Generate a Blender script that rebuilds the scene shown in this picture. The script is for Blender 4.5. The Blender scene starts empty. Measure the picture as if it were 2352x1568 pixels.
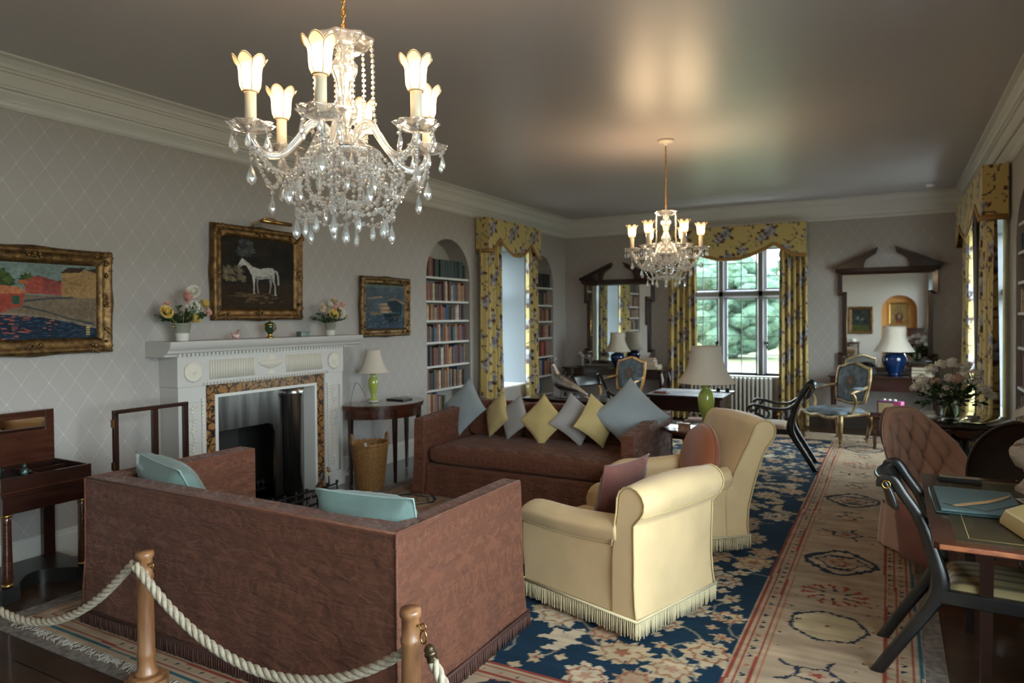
import bpy, math, random
import numpy as np
from mathutils import Vector, Matrix, Euler
random.seed(7); rng = np.random.default_rng(7)
PI = math.pi
sc = bpy.context.scene
col = sc.collection
# ---------------------------------------------------------------- camera
XL, XR, YF, YN, H = -4.885, 0.93, 10.77, -2.0, 3.22     # room: left/right walls, far/near walls, ceiling
def cam_axes(yaw, p, r):
    sy, cy, cp, sp = math.sin(yaw), math.cos(yaw), math.cos(p), math.sin(p)
    F = Vector((-sy*cp, cy*cp, sp)); R = Vector((cy, sy, 0)); U = R.cross(F)
    return R*math.cos(r)+U*math.sin(r), -R*math.sin(r)+U*math.cos(r), F
cR, cU, cF = cam_axes(.503425, -.016472, -.0078985)
cd = bpy.data.cameras.new('camera'); cam = bpy.data.objects.new('camera', cd); col.objects.link(cam)
M = Matrix.Identity(4)
for i in range(3):
    M[i][0], M[i][1], M[i][2] = cR[i], cU[i], -cF[i]
M[2][3] = 1.6
cam.matrix_world = M
cd.sensor_width = 36; cd.lens = 1583.84/2352*36; cd.shift_y = -29.2/2352
cd.clip_start = .05; cd.clip_end = 300
cd.dof.use_dof = True; cd.dof.focus_distance = 2.7; cd.dof.aperture_fstop = 3.2
sc.camera = cam
# ---------------------------------------------------------------- world, exposure
w = bpy.data.worlds.new('sky'); sc.world = w; w.use_nodes = True
nt = w.node_tree; bg = nt.nodes['Background']
tc = nt.nodes.new('ShaderNodeTexCoord'); sx = nt.nodes.new('ShaderNodeSeparateXYZ'); nt.links.new(tc.outputs['Generated'], sx.inputs[0])
rmp = nt.nodes.new('ShaderNodeValToRGB'); nt.links.new(sx.outputs['Z'], rmp.inputs[0]); nt.links.new(rmp.outputs[0], bg.inputs['Color'])
rmp.color_ramp.elements[0].color = (.86, .93, 1, 1); rmp.color_ramp.elements[1].color = (.74, .86, 1, 1)
SKY = 19.0
bg.inputs['Strength'].default_value = SKY
sc.view_settings.view_transform = 'Standard'; sc.view_settings.look = 'None'
sc.view_settings.exposure = 0.52; sc.view_settings.gamma = 1; sc.view_settings.use_curve_mapping = False

def portal(loc, rot, sxx, syy):
    l = bpy.data.lights.new('portal', 'AREA'); l.shape = 'RECTANGLE'; l.size = sxx; l.size_y = syy
    l.cycles.is_portal = True
    o = bpy.data.objects.new('portal', l); o.location = loc; o.rotation_euler = rot; col.objects.link(o)
# area light points along local -Z
portal((-2.03, YF+.36, 1.65), (PI/2, 0, PI), 1.7, 1.95)            # towards -y
portal((XL-.78, 8.68, 1.6), (PI/2, 0, -PI/2), 1.2, 2.0)            # towards +x
for yc, wd in ((9.0, 1.9), (1.65, 2.4), (-.9, 1.6)):
    portal((XR+.32, yc, 1.6), (PI/2, 0, PI/2), wd, 2.0)            # towards -x

# ---------------------------------------------------------------- helpers
class MB:
    def __init__(s): s.v = []; s.f = []; s.sm = []; s.M = None
    def add(s, vs, fs, smooth=False):
        n = len(s.v)
        if s.M is not None: vs = [s.M @ Vector(v) for v in vs]
        s.v += [tuple(v) for v in vs]; s.f += [tuple(i+n for i in f) for f in fs]; s.sm += [smooth]*len(fs); return s
    def box(s, a, b):
        x0, y0, z0 = a; x1, y1, z1 = b
        return s.add([(x0,y0,z0),(x1,y0,z0),(x1,y1,z0),(x0,y1,z0),(x0,y0,z1),(x1,y0,z1),(x1,y1,z1),(x0,y1,z1)],
              [(0,3,2,1),(4,5,6,7),(0,1,5,4),(1,2,6,5),(2,3,7,6),(3,0,4,7)])
    def lathe(s, prof, n=20, c=(0,0), fn=None, smooth=True, caps=True):
        vs = []; fs = []
        for r, z in prof:
            for k in range(n):
                a = 2*PI*k/n; rr = r if fn is None else r*fn(a, z)
                vs.append((c[0]+rr*math.cos(a), c[1]+rr*math.sin(a), z))
        m = len(prof)
        for i in range(m-1):
            for k in range(n):
                k2 = (k+1) % n; fs.append((i*n+k, i*n+k2, (i+1)*n+k2, (i+1)*n+k))
        if caps:
            if prof[0][0] > 1e-4: fs.append(tuple(range(n-1, -1, -1)))
            if prof[-1][0] > 1e-4: fs.append(tuple(range((m-1)*n, m*n)))
        return s.add(vs, fs, smooth)
    def tube(s, pts, rad, n=8, closed=False, smooth=True, sx=1, sy=1, caps=True):
        pts = [Vector(p) for p in pts]; m = len(pts)
        if not hasattr(rad, '__len__'): rad = [rad]*m
        vs = []; fs = []; up = None
        for i, p in enumerate(pts):
            if closed: t = pts[(i+1) % m]-pts[i-1]
            else: t = pts[min(i+1, m-1)]-pts[max(i-1, 0)]
            t = t.normalized() if t.length > 1e-9 else Vector((0,0,1))
            if up is None:
                up = Vector((0,0,1)) if abs(t.z) < .9 else Vector((0,1,0))
            u = (up - t*up.dot(t)); u = u.normalized() if u.length > 1e-6 else t.orthogonal().normalized()
            up = u; b = t.cross(u)
            for k in range(n):
                a = 2*PI*k/n
                vs.append(p + u*(rad[i]*sx*math.cos(a)) + b*(rad[i]*sy*math.sin(a)))
        for i in range(m if closed else m-1):
            j = (i+1) % m
            for k in range(n):
                k2 = (k+1) % n; fs.append((i*n+k, i*n+k2, j*n+k2, j*n+k))
        if not closed and caps: fs += [tuple(range(n-1,-1,-1)), tuple(range((m-1)*n, m*n))]
        return s.add(vs, fs, smooth)
    def prism(s, poly, a, b, axis='y', smooth=False):
        """polygon in the plane across axis, extruded a..b along axis.  y: (x,z)  x: (y,z)  z: (x,y)"""
        n = len(poly)
        def P(p, t): return {'y': (p[0], t, p[1]), 'x': (t, p[0], p[1]), 'z': (p[0], p[1], t)}[axis]
        vs = [P(p, a) for p in poly]+[P(p, b) for p in poly]
        s.add(vs, [tuple(range(n-1,-1,-1)), tuple(range(n, 2*n))])
        return s.add(vs, [(i, (i+1) % n, n+(i+1) % n, n+i) for i in range(n)], smooth)
    def grid(s, fn, nu, nv, cu=False, cv=False, smooth=True):
        vs = [fn(i/(nu if cu else nu-1), j/(nv if cv else nv-1)) for j in range(nv) for i in range(nu)]
        fs = []
        for j in range(nv if cv else nv-1):
            for i in range(nu if cu else nu-1):
                i2 = (i+1) % nu; j2 = (j+1) % nv
                fs.append((j*nu+i, j*nu+i2, j2*nu+i2, j2*nu+i))
        return s.add(vs, fs, smooth)
    def ball(s, c, r, n=10, m=6, fn=None):
        if not hasattr(r, '__len__'): r = (r, r, r)
        vs = [(c[0], c[1], c[2]-r[2])]
        for j in range(1, m):
            t = -PI/2+PI*j/m
            for k in range(n):
                a = 2*PI*k/n; q = 1 if fn is None else fn(a, t)
                vs.append((c[0]+q*r[0]*math.cos(t)*math.cos(a), c[1]+q*r[1]*math.cos(t)*math.sin(a), c[2]+r[2]*math.sin(t)))
        vs.append((c[0], c[1], c[2]+r[2])); L = len(vs)-1
        fs = [(0, 1+(k+1) % n, 1+k) for k in range(n)]
        for j in range(m-2):
            for k in range(n):
                k2 = (k+1) % n; fs.append((1+j*n+k, 1+j*n+k2, 1+(j+1)*n+k2, 1+(j+1)*n+k))
        fs += [(L, 1+(m-2)*n+k, 1+(m-2)*n+(k+1) % n) for k in range(n)]
        return s.add(vs, fs, True)
def smooth_path(pts, k=6):
    P = [Vector(p) for p in pts]; out = []
    for i in range(len(P)-1):
        p0, p1, p2, p3 = P[max(i-1,0)], P[i], P[i+1], P[min(i+2, len(P)-1)]
        for j in range(k):
            t = j/k
            out.append(.5*((2*p1)+(p2-p0)*t+(2*p0-5*p1+4*p2-p3)*t*t+(3*p1-p0-3*p2+p3)*t**3))
    out.append(P[-1]); return out
def interp(xs, ys, x): return float(np.interp(x, xs, ys))
def O(name, mb, m, parent=None, label=None, cat=None, group=None, kind=None, bev=0, seg=2, sub=0, loc=None, auto=False, solid=0):
    me = bpy.data.meshes.new(name); me.from_pydata(mb.v, [], mb.f); me.validate()
    if len(mb.sm) == len(me.polygons): me.polygons.foreach_set('use_smooth', mb.sm)
    o = bpy.data.objects.new(name, me); col.objects.link(o); me.materials.append(m)
    if parent: o.parent = parent
    if loc: o.location = loc
    if label: o['label'] = label
    if cat: o['category'] = cat
    if group: o['group'] = group
    if kind: o['kind'] = kind
    if solid:
        d = o.modifiers.new('s', 'SOLIDIFY'); d.thickness = solid; d.offset = 0
    if bev:
        b = o.modifiers.new('b', 'BEVEL'); b.width = bev; b.segments = seg; b.limit_method = 'ANGLE'; b.harden_normals = False
        me.polygons.foreach_set('use_smooth', [True]*len(me.polygons)); 
        wn = o.modifiers.new('w', 'WEIGHTED_NORMAL'); wn.keep_sharp = True
    if sub:
        q = o.modifiers.new('d', 'SUBSURF'); q.levels = sub; q.render_levels = sub
    return o
def T(name, label, cat, loc=(0,0,0), rz=0, group=None):
    o = bpy.data.objects.new(name, None); col.objects.link(o); o.empty_display_size = .1
    o.location = loc; o.rotation_euler = (0,0,rz); o['label'] = label; o['category'] = cat
    if group: o['group'] = group
    return o
def dup(root, loc=None, rz=None, label=None, group=None):
    def cp(o, p):
        c = o.copy(); col.objects.link(c)
        if p: c.parent = p
        for ch in list(o.children): cp(ch, c)
        return c
    r = cp(root, None)
    if loc: r.location = loc
    if rz is not None: r.rotation_euler = (0,0,rz)
    if label: r['label'] = label
    if group: r['group'] = group
    return r
# ---------------------------------------------------------------- materials
MC = {}
def mat(name, c, rough=.6, metal=0, bump=0, bscale=40, var=0, vscale=6, coat=0, spec=.5, sheen=0, c2=None, trans=0, stretch=None, em=0, emc=None, ior=1.5, dist=.003):
    if name in MC: return MC[name]
    m = bpy.data.materials.new(name); MC[name] = m; m.use_nodes = True; n = m.node_tree; b = n.nodes['Principled BSDF']
    b.inputs['Base Color'].default_value = (*c, 1); b.inputs['Roughness'].default_value = rough; b.inputs['Metallic'].default_value = metal
    b.inputs['Coat Weight'].default_value = coat; b.inputs['Coat Roughness'].default_value = .08; b.inputs['Specular IOR Level'].default_value = spec
    b.inputs['Sheen Weight'].default_value = sheen; b.inputs['IOR'].default_value = ior
    b.inputs['Transmission Weight'].default_value = trans
    if em: b.inputs['Emission Color'].default_value = (*(emc or c), 1); b.inputs['Emission Strength'].default_value = em
    if bump or var or c2:
        t = n.nodes.new('ShaderNodeTexCoord'); mp = n.nodes.new('ShaderNodeMapping'); n.links.new(t.outputs['Object'], mp.inputs[0])
        if stretch: mp.inputs['Scale'].default_value = stretch
    if var or c2:
        nz = n.nodes.new('ShaderNodeTexNoise'); nz.inputs['Scale'].default_value = vscale; nz.inputs['Detail'].default_value = 5
        n.links.new(mp.outputs[0], nz.inputs[0])
        r = n.nodes.new('ShaderNodeValToRGB'); n.links.new(nz.outputs[0], r.inputs[0])
        a = tuple(max(0, x*(1-var)) for x in c); d = c2 or tuple(min(1, x*(1+var)) for x in c)
        r.color_ramp.elements[0].position = .35; r.color_ramp.elements[1].position = .65
        r.color_ramp.elements[0].color = (*a, 1); r.color_ramp.elements[1].color = (*d, 1)
        n.links.new(r.outputs[0], b.inputs['Base Color'])
    if bump:
        nb = n.nodes.new('ShaderNodeTexNoise'); nb.inputs['Scale'].default_value = bscale; nb.inputs['Detail'].default_value = 3
        n.links.new(mp.outputs[0], nb.inputs[0])
        bp = n.nodes.new('ShaderNodeBump'); bp.inputs['Strength'].default_value = bump; bp.inputs['Distance'].default_value = dist
        n.links.new(nb.outputs[0], bp.inputs['Height']); n.links.new(bp.outputs[0], b.inputs['Normal'])
    return m
def vmat(name, rough=.8, coat=0, bump=.3, bscale=300, spec=.3, sheen=0, trans=0):
    if name in MC: return MC[name]
    m = mat(name, (.5,.5,.5), rough, bump=bump, bscale=bscale, coat=coat, spec=spec, sheen=sheen)
    n = m.node_tree; a = n.nodes.new('ShaderNodeVertexColor'); a.layer_name = 'Col'
    n.links.new(a.outputs[0], n.nodes['Principled BSDF'].inputs['Base Color'])
    return m
def set_col(o, C):
    me = o.data; at = me.color_attributes.new('Col', 'FLOAT_COLOR', 'POINT')
    A = np.ones((len(me.vertices), 4), np.float32); A[:, :3] = np.asarray(C).reshape(-1, 3); at.data.foreach_set('color', A.ravel())
def wood(name, c1, c2, rough=.3, coat=.3, sc_=(1.5,1.2,9), bump=.04):
    return mat(name, c1, rough, c2=c2, vscale=3, stretch=sc_, coat=coat, bump=bump, bscale=30)
mahog = wood('dark_mahogany', (.016,.0055,.0035), (.030,.009,.0055), .25, .5)
mahog_r = wood('warm_mahogany', (.036,.010,.005), (.066,.019,.009), .22, .6)
ebony = mat('ebonised_wood', (.007,.007,.008), .34, coat=.15, bump=.1, bscale=60, c2=(.02,.018,.016), vscale=8)
oak = wood('turned_oak', (.20,.083,.033), (.31,.145,.062), .38, .25, (14,14,1.5))
white = mat('white_paint', (.62,.60,.57), .45, bump=.05, bscale=80)
mantelw = mat('mantel_paint', (.50,.475,.45), .4, bump=.05, bscale=60)
cream_rel = mat('mantel_relief', (.60,.55,.47), .5)
gilt = mat('aged_gilt', (.22,.125,.045), .42, metal=.75, c2=(.075,.040,.017), vscale=22, bump=.5, bscale=70, dist=.006)
giltw = mat('gilt_wood', (.34,.23,.10), .45, metal=.4, c2=(.12,.07,.03), vscale=14, bump=.2)
brass = mat('brass', (.45,.27,.09), .3, metal=1, var=.2)
steelb = mat('bright_steel', (.50,.49,.48), .25, metal=1, var=.15, vscale=3, stretch=(6,6,.6)); steel = mat('polished_steel', (.17,.165,.16), .3, metal=1, var=.35, vscale=3, stretch=(6,6,.6))
iron = mat('black_iron', (.012,.012,.013), .45, metal=.4)
silver = mat('silver', (.50,.52,.55), .22, metal=1, bump=.8, bscale=90, dist=.004)
gold = mat('gold_leaf', (.7,.42,.1), .25, metal=1)
mirrorm = mat('mirror_glass', (.86,.87,.86), .015, metal=1)
glass = mat('clear_glass', (.95,1,.98), .02, trans=1, ior=1.45)
greenw = mat('leaf_green', (.03,.075,.02), .5, var=.5, vscale=25)
black = mat('black_void', (.01,.009,.008), .8)
def crystal_mat():
    m = bpy.data.materials.new('cut_crystal'); m.use_nodes = True; n = m.node_tree; n.nodes.clear(); L = n.links.new
    o = n.nodes.new('ShaderNodeOutputMaterial'); g = n.nodes.new('ShaderNodeBsdfGlass'); g.inputs['IOR'].default_value = 1.5; g.inputs['Roughness'].default_value = 0
    q = n.nodes.new('ShaderNodeBsdfGlossy'); q.inputs['Roughness'].default_value = .12; q.inputs['Color'].default_value = (1,1,1,1)
    d = n.nodes.new('ShaderNodeBsdfTranslucent'); d.inputs['Color'].default_value = (.85,.87,.9,1); d2 = n.nodes.new('ShaderNodeBsdfDiffuse'); d2.inputs['Color'].default_value = (.8,.82,.85,1)
    t = n.nodes.new('ShaderNodeBsdfTransparent')
    def mix(a, b, f): x = n.nodes.new('ShaderNodeMixShader'); x.inputs[0].default_value = f; L(a.outputs[0], x.inputs[1]); L(b.outputs[0], x.inputs[2]); return x
    L(mix(mix(mix(g, t, .30), q, .22), mix(d, d2, .5), .10).outputs[0], o.inputs[0]); return m
crystal = crystal_mat()
def damask(name, base, light, scale=1.0, rough=.55):
    """satin damask: mirrored leafy figure woven lighter than the ground, soft creases"""
    m = mat(name, base, rough, sheen=.06, spec=.35); n = m.node_tree; b = n.nodes['Principled BSDF']; L = n.links.new
    t = n.nodes.new('ShaderNodeTexCoord'); s = n.nodes.new('ShaderNodeSeparateXYZ'); L(t.outputs['Object'], s.inputs[0])
    def mth(op, a, b_=None, c_=None):
        q = n.nodes.new('ShaderNodeMath'); q.operation = op
        for i, x in enumerate((a, b_, c_)):
            if x is None: continue
            if isinstance(x, (int, float)): q.inputs[i].default_value = x
            else: L(x, q.inputs[i])
        return q.outputs[0]
    u = mth('PINGPONG', mth('ADD', mth('ADD', s.outputs[0], s.outputs[1]), 50), .14/scale)
    sn = n.nodes.new('ShaderNodeSeparateXYZ'); L(t.outputs['Normal'], sn.inputs[0])
    v = mth('PINGPONG', mth('ADD', mth('ADD', s.outputs[2], mth('MULTIPLY', s.outputs[1], mth('ABSOLUTE', sn.outputs[2]))), 50), .55/scale)
    cb = n.nodes.new('ShaderNodeCombineXYZ'); L(u, cb.inputs[0]); L(v, cb.inputs[1])
    nz = n.nodes.new('ShaderNodeTexNoise'); nz.inputs['Scale'].default_value = 15*scale; nz.inputs['Detail'].default_value = 3.5; nz.inputs['Distortion'].default_value = 1.6
    L(cb.outputs[0], nz.inputs[0])
    r = n.nodes.new('ShaderNodeValToRGB'); L(nz.outputs[0], r.inputs[0]); e = r.color_ramp.elements
    e[0].position = .49; e[0].color = (*base, 1); e[1].position = .53; e[1].color = (*light, 1)
    L(r.outputs[0], b.inputs['Base Color'])
    r2 = n.nodes.new('ShaderNodeMapRange'); L(nz.outputs[0], r2.inputs[0]); r2.inputs[1].default_value = .48; r2.inputs[2].default_value = .54; r2.inputs[3].default_value = rough+.15; r2.inputs[4].default_value = rough-.12
    L(r2.outputs[0], b.inputs['Roughness'])
    mp = n.nodes.new('ShaderNodeMapping'); mp.inputs['Scale'].default_value = (5,5,14); mp.inputs['Rotation'].default_value = (.3,.35,.2); L(t.outputs['Object'], mp.inputs[0])
    cr = n.nodes.new('ShaderNodeTexNoise'); cr.inputs['Scale'].default_value = 1.6; cr.inputs['Detail'].default_value = 6; cr.inputs['Distortion'].default_value = .6; L(mp.outputs[0], cr.inputs[0])
    bp = n.nodes.new('ShaderNodeBump'); bp.inputs['Strength'].default_value = .9; bp.inputs['Distance'].default_value = .025; L(cr.outputs[0], bp.inputs['Height']); L(bp.outputs[0], b.inputs['Normal'])
    return m
sofam = damask('rose_brown_damask', (.118,.040,.021), (.155,.056,.032), 1.15)
brownf = mat('brown_fringe', (.075,.028,.02), .8)
def fabric(name, c, var=.08, sheen=.15, rough=.75, bump=.35, bs=14, dist=.012):
    return mat(name, c, rough, var=var, vscale=4, bump=bump, bscale=bs, sheen=sheen, spec=.25, dist=dist)
creamf = fabric('cream_cover', (.67,.48,.265), rough=.5, bump=.3, bs=7)
creamp = fabric('cream_piping', (.55,.42,.2))
creamfr = fabric('cream_fringe', (.66,.54,.33))
bluef = fabric('grey_blue_linen', (.30,.335,.35)); greyf = fabric('grey_linen', (.33,.31,.30)); yellf = fabric('yellow_linen', (.54,.41,.18))
aquaf = fabric('aqua_silk', (.13,.19,.175), rough=.4); aquap = fabric('aqua_piping', (.26,.34,.32))
rustf = fabric('rust_velvet', (.30,.088,.035), sheen=.5); roseb = fabric('rose_brown_velvet', (.14,.042,.032), sheen=.5)
pinkv = fabric('dusty_pink_velvet', (.52,.33,.26), sheen=.6, bump=.2); pinkc = fabric('pink_satin', (.28,.125,.115), rough=.4)
shadem = mat('pleated_silk_shade', (.60,.53,.44), .8, spec=.2, bump=.1)
lime = mat('lime_glazed_pottery', (.34,.40,.085), .16, coat=.6, var=.12, vscale=9)
blueg = mat('cobalt_glaze', (.004,.022,.085), .1, coat=.8, var=.2)
# ---------------------------------------------------------------- wall surfaces
def wall_mat(name, c, trellis=True):
    m = mat(name, c, .6, bump=.12, bscale=240, spec=.35); n = m.node_tree; b = n.nodes['Principled BSDF']; L = n.links.new
    if not trellis: return m
    t = n.nodes.new('ShaderNodeTexCoord'); s = n.nodes.new('ShaderNodeSeparateXYZ'); L(t.outputs['Object'], s.inputs[0])
    def mth(op, a, b_=None):
        q = n.nodes.new('ShaderNodeMath'); q.operation = op
        for i, x in enumerate((a, b_)):
            if x is None: continue
            if isinstance(x, (int, float)): q.inputs[i].default_value = x
            else: L(x, q.inputs[i])
        return q.outputs[0]
    nz = n.nodes.new('ShaderNodeTexNoise'); nz.inputs['Scale'].default_value = 9; L(t.outputs['Object'], nz.inputs[0])
    w_ = mth('MULTIPLY', mth('SUBTRACT', nz.outputs[0], .5), .12)
    h = mth('ADD', mth('DIVIDE', mth('ADD', mth('ADD', s.outputs[0], s.outputs[1]), 50), .168), w_)
    z = mth('DIVIDE', mth('ADD', s.outputs[2], 50.02), .236)
    def ln(x):
        return mth('ABSOLUTE', mth('SUBTRACT', mth('FRACT', x), .5))
    a = ln(mth('ADD', h, z)); d = ln(mth('SUBTRACT', h, z))
    mn = mth('MINIMUM', a, d); line = mth('LESS_THAN', mn, .013)
    node = mth('LESS_THAN', mth('ADD', a, d), .075)
    k = mth('MAXIMUM', line, node)
    n2 = n.nodes.new('ShaderNodeTexNoise'); n2.inputs['Scale'].default_value = 30; L(t.outputs['Object'], n2.inputs[0])
    k = mth('MULTIPLY', k, mth('MULTIPLY', n2.outputs[0], .85))
    mx = n.nodes.new('ShaderNodeMix'); mx.data_type = 'RGBA'; mx.inputs[6].default_value = (*c, 1); mx.inputs[7].default_value = (c[0]*1.55, c[1]*1.6, c[2]*1.65, 1)
    L(k, mx.inputs[0]); L(mx.outputs[2], b.inputs['Base Color'])
    return m
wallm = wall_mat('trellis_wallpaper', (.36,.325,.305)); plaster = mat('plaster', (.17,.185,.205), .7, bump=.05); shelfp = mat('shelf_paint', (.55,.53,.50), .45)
nichem = mat('niche_paint', (.33,.30,.27), .7); ochre = mat('ochre_paint', (.55,.27,.08), .8)
ceilm = mat('satin_ceiling', (.43,.395,.40), .43, spec=.7, bump=.25, bscale=3.2, coat=.35, dist=.02, stretch=(1,.35,1)); ceilm.node_tree.nodes['Principled BSDF'].inputs['Coat Roughness'].default_value = .36
corn = mat('cornice_paint', (.56,.545,.52), .5)
# ---------------------------------------------------------------- walls with openings
def arch(s0, s1, z0, zs, ztop, n=22):
    c, r = (s0+s1)/2, (s1-s0)/2
    return [(s0, z0)]+[(c-r*math.cos(PI*k/n), zs+(ztop-zs)*math.sin(PI*k/n)) for k in range(n+1)]+[(s1, z0)]
def rect(s0, s1, z0, z1): return [(s0, z0), (s0, z1), (s1, z1), (s1, z0)]
def wall(name, P, s0, s1, ops, m, label):
    """P(s, d, z) -> world; d = depth behind the wall face. ops: (profile, depth, closed, material of the lining)"""
    mb = MB(); cur = s0
    for prof, dep, closed, lm in sorted(ops, key=lambda o: o[0][0][0]):
        a, b = prof[0][0], prof[-1][0]; zb = prof[0][1]
        mb.add([P(cur,0,0), P(a,0,0), P(a,0,H), P(cur,0,H)], [(0,1,2,3)])
        if zb > 0: mb.add([P(a,0,0), P(b,0,0), P(b,0,zb), P(a,0,zb)], [(0,1,2,3)])
        for (p, q) in zip(prof[:-1], prof[1:]):
            if q[0]-p[0] > 1e-6: mb.add([P(p[0],0,p[1]), P(q[0],0,q[1]), P(q[0],0,H), P(p[0],0,H)], [(0,1,2,3)])
        cur = b
    mb.add([P(cur,0,0), P(s1,0,0), P(s1,0,H), P(cur,0,H)], [(0,1,2,3)])
    o = O(name, mb, m, kind='structure', label=label, cat='wall')
    for prof, dep, closed, lm in ops:
        mb = MB(); q = prof+[prof[0]]
        for p1, p2 in zip(q[:-1], q[1:]):
            mb.add([P(p1[0],0,p1[1]), P(p2[0],0,p2[1]), P(p2[0],dep,p2[1]), P(p1[0],dep,p1[1])], [(0,1,2,3)])
        if closed: mb.add([P(p[0], dep, p[1]) for p in prof], [tuple(range(len(prof)))])
        O('recess_lining', mb, lm, o)
    return o
N1 = arch(6.75, 7.72, .12, 2.12, 2.59); N2 = arch(8.98+.5, 10.28, .12, 2.12, 2.58); WL = rect(8.12, 9.28, .60, 2.62)
FP = rect(3.63, 4.73, 0, 1.01)
wall('wall_left', lambda s,d,z: (XL-d, s, z), YN, YF, [(N1,.26,True,nichem),(N2,.26,True,nichem),(WL,.8,False,plaster),(FP,.5,True,black)], wallm, 'left wall papered in pale trellis with arched recesses')
WF = rect(-2.86, -1.22, .70, 2.62)
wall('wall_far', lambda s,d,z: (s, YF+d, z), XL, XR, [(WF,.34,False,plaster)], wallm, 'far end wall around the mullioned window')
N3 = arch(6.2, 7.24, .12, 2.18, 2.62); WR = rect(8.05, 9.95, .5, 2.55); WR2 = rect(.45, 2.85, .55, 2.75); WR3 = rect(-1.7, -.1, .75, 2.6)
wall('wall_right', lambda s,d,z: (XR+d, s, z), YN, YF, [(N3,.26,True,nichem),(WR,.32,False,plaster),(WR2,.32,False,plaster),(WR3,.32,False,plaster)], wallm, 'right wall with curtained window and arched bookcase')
AN = arch(-.27, .66, 0, 1.72, 2.17)
wall('wall_near', lambda s,d,z: (s, YN-d, z), XL, XR, [(AN,.3,True,ochre)], mat('plain_wall_paint', (.46,.41,.36), .7), 'near end wall behind the viewpoint with ochre arched recess')
fl = MB().box((XL-.5, YN-.4, -.05), (XR, YF, 0))
floorm = mat('floor_boards', (.018,.010,.006), .28, coat=.25, spec=.5)
def plank(m):
    n = m.node_tree; b = n.nodes['Principled BSDF']; L = n.links.new
    t = n.nodes.new('ShaderNodeTexCoord'); mp = n.nodes.new('ShaderNodeMapping'); L(t.outputs['Object'], mp.inputs[0])
    br = n.nodes.new('ShaderNodeTexBrick'); br.inputs['Scale'].default_value = 1; br.inputs['Brick Width'].default_value = 2.2; br.inputs['Row Height'].default_value = .13
    br.inputs['Mortar Size'].default_value = .004; br.inputs['Color1'].default_value = (.045,.024,.013,1); br.inputs['Color2'].default_value = (.080,.043,.022,1); br.inputs['Mortar'].default_value = (.004,.003,.002,1)
    L(mp.outputs[0], br.inputs[0])
    n2 = n.nodes.new('ShaderNodeMapping'); n2.inputs['Scale'].default_value = (1,26,1); L(t.outputs['Object'], n2.inputs[0])
    nz = n.nodes.new('ShaderNodeTexNoise'); nz.inputs['Scale'].default_value = 3; nz.inputs['Detail'].default_value = 6; L(n2.outputs[0], nz.inputs[0])
    mx = n.nodes.new('ShaderNodeMix'); mx.data_type = 'RGBA'; mx.blend_type = 'MULTIPLY'; mx.inputs[0].default_value = .8
    rr = n.nodes.new('ShaderNodeValToRGB'); L(nz.outputs[0], rr.inputs[0]); rr.color_ramp.elements[0].position = .3; rr.color_ramp.elements[0].color = (.35,.3,.28,1); rr.color_ramp.elements[1].color = (1.6,1.4,1.2,1)
    L(br.outputs[0], mx.inputs[6]); L(rr.outputs[0], mx.inputs[7]); L(mx.outputs[2], b.inputs['Base Color'])
plank(floorm)
O('floor', fl, floorm, kind='structure', label='dark polished floorboards', cat='floor')
O('ceiling', MB().box((XL, YN, H), (XR, YF, H+.1)), ceilm, kind='structure', label='satin painted ceiling', cat='ceiling')
# cornice: stepped moulding swept round the room
prof = [(0,-.285),(.012,-.285),(.028,-.268),(.030,-.245),(.022,-.238),(.030,-.225),(.055,-.195),(.060,-.180),(.085,-.178),(.088,-.165),(.095,-.160),(.100,-.085),(.118,-.083),(.120,-.070),(.135,-.066),(.145,-.045),(.175,-.020),(.200,-.014),(.212,-.012),(.212,0)]
def ring(d): return [(XL+d, YN+d), (XR-d, YN+d), (XR-d, YF-d), (XL+d, YF-d)]
mb = MB(); vs = []; fs = []
for d, z in prof: vs += [(x, y, H+z) for x, y in ring(d)]
for i in range(len(prof)-1):
    for k in range(4): fs.append((i*4+k, i*4+(k+1) % 4, (i+1)*4+(k+1) % 4, (i+1)*4+k))
mb.add(vs, fs); O('trim_1', mb, corn, kind='structure', label='stepped white plaster cornice around the ceiling', cat='cornice')
def skirting(name, a, b, n_):
    d = Vector((b[0]-a[0], b[1]-a[1], 0)); L_ = d.length; ang = math.atan2(d.y, d.x)
    mb = MB().prism([(.0,0),(.022,0),(.022,.165),(.014,.175),(.012,.19),(0,.20)], 0, L_, 'x')
    o = O(name, mb, shelfp if name != 'baseboard_far' else mat('dark_skirting', (.045,.032,.024), .4), kind='structure', label='painted skirting board on the %s wall' % n_, cat='skirting'); o.location = (a[0], a[1], 0); o.rotation_euler = (0,0,ang)
skirting('baseboard_left', (XL, 3.28), (XL, YN), 'left'); skirting('baseboard_left', (XL, 6.72), (XL, 5.08), 'left')
skirting('baseboard_left', (XL, 9.45), (XL, 7.75), 'left'); skirting('baseboard_far', (XR, YF), (XL, YF), 'far'); skirting('baseboard_right', (XR, 7.3), (XR, YF), 'right'); skirting('baseboard_right', (XR, YN), (XR, 6.15), 'right')
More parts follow.
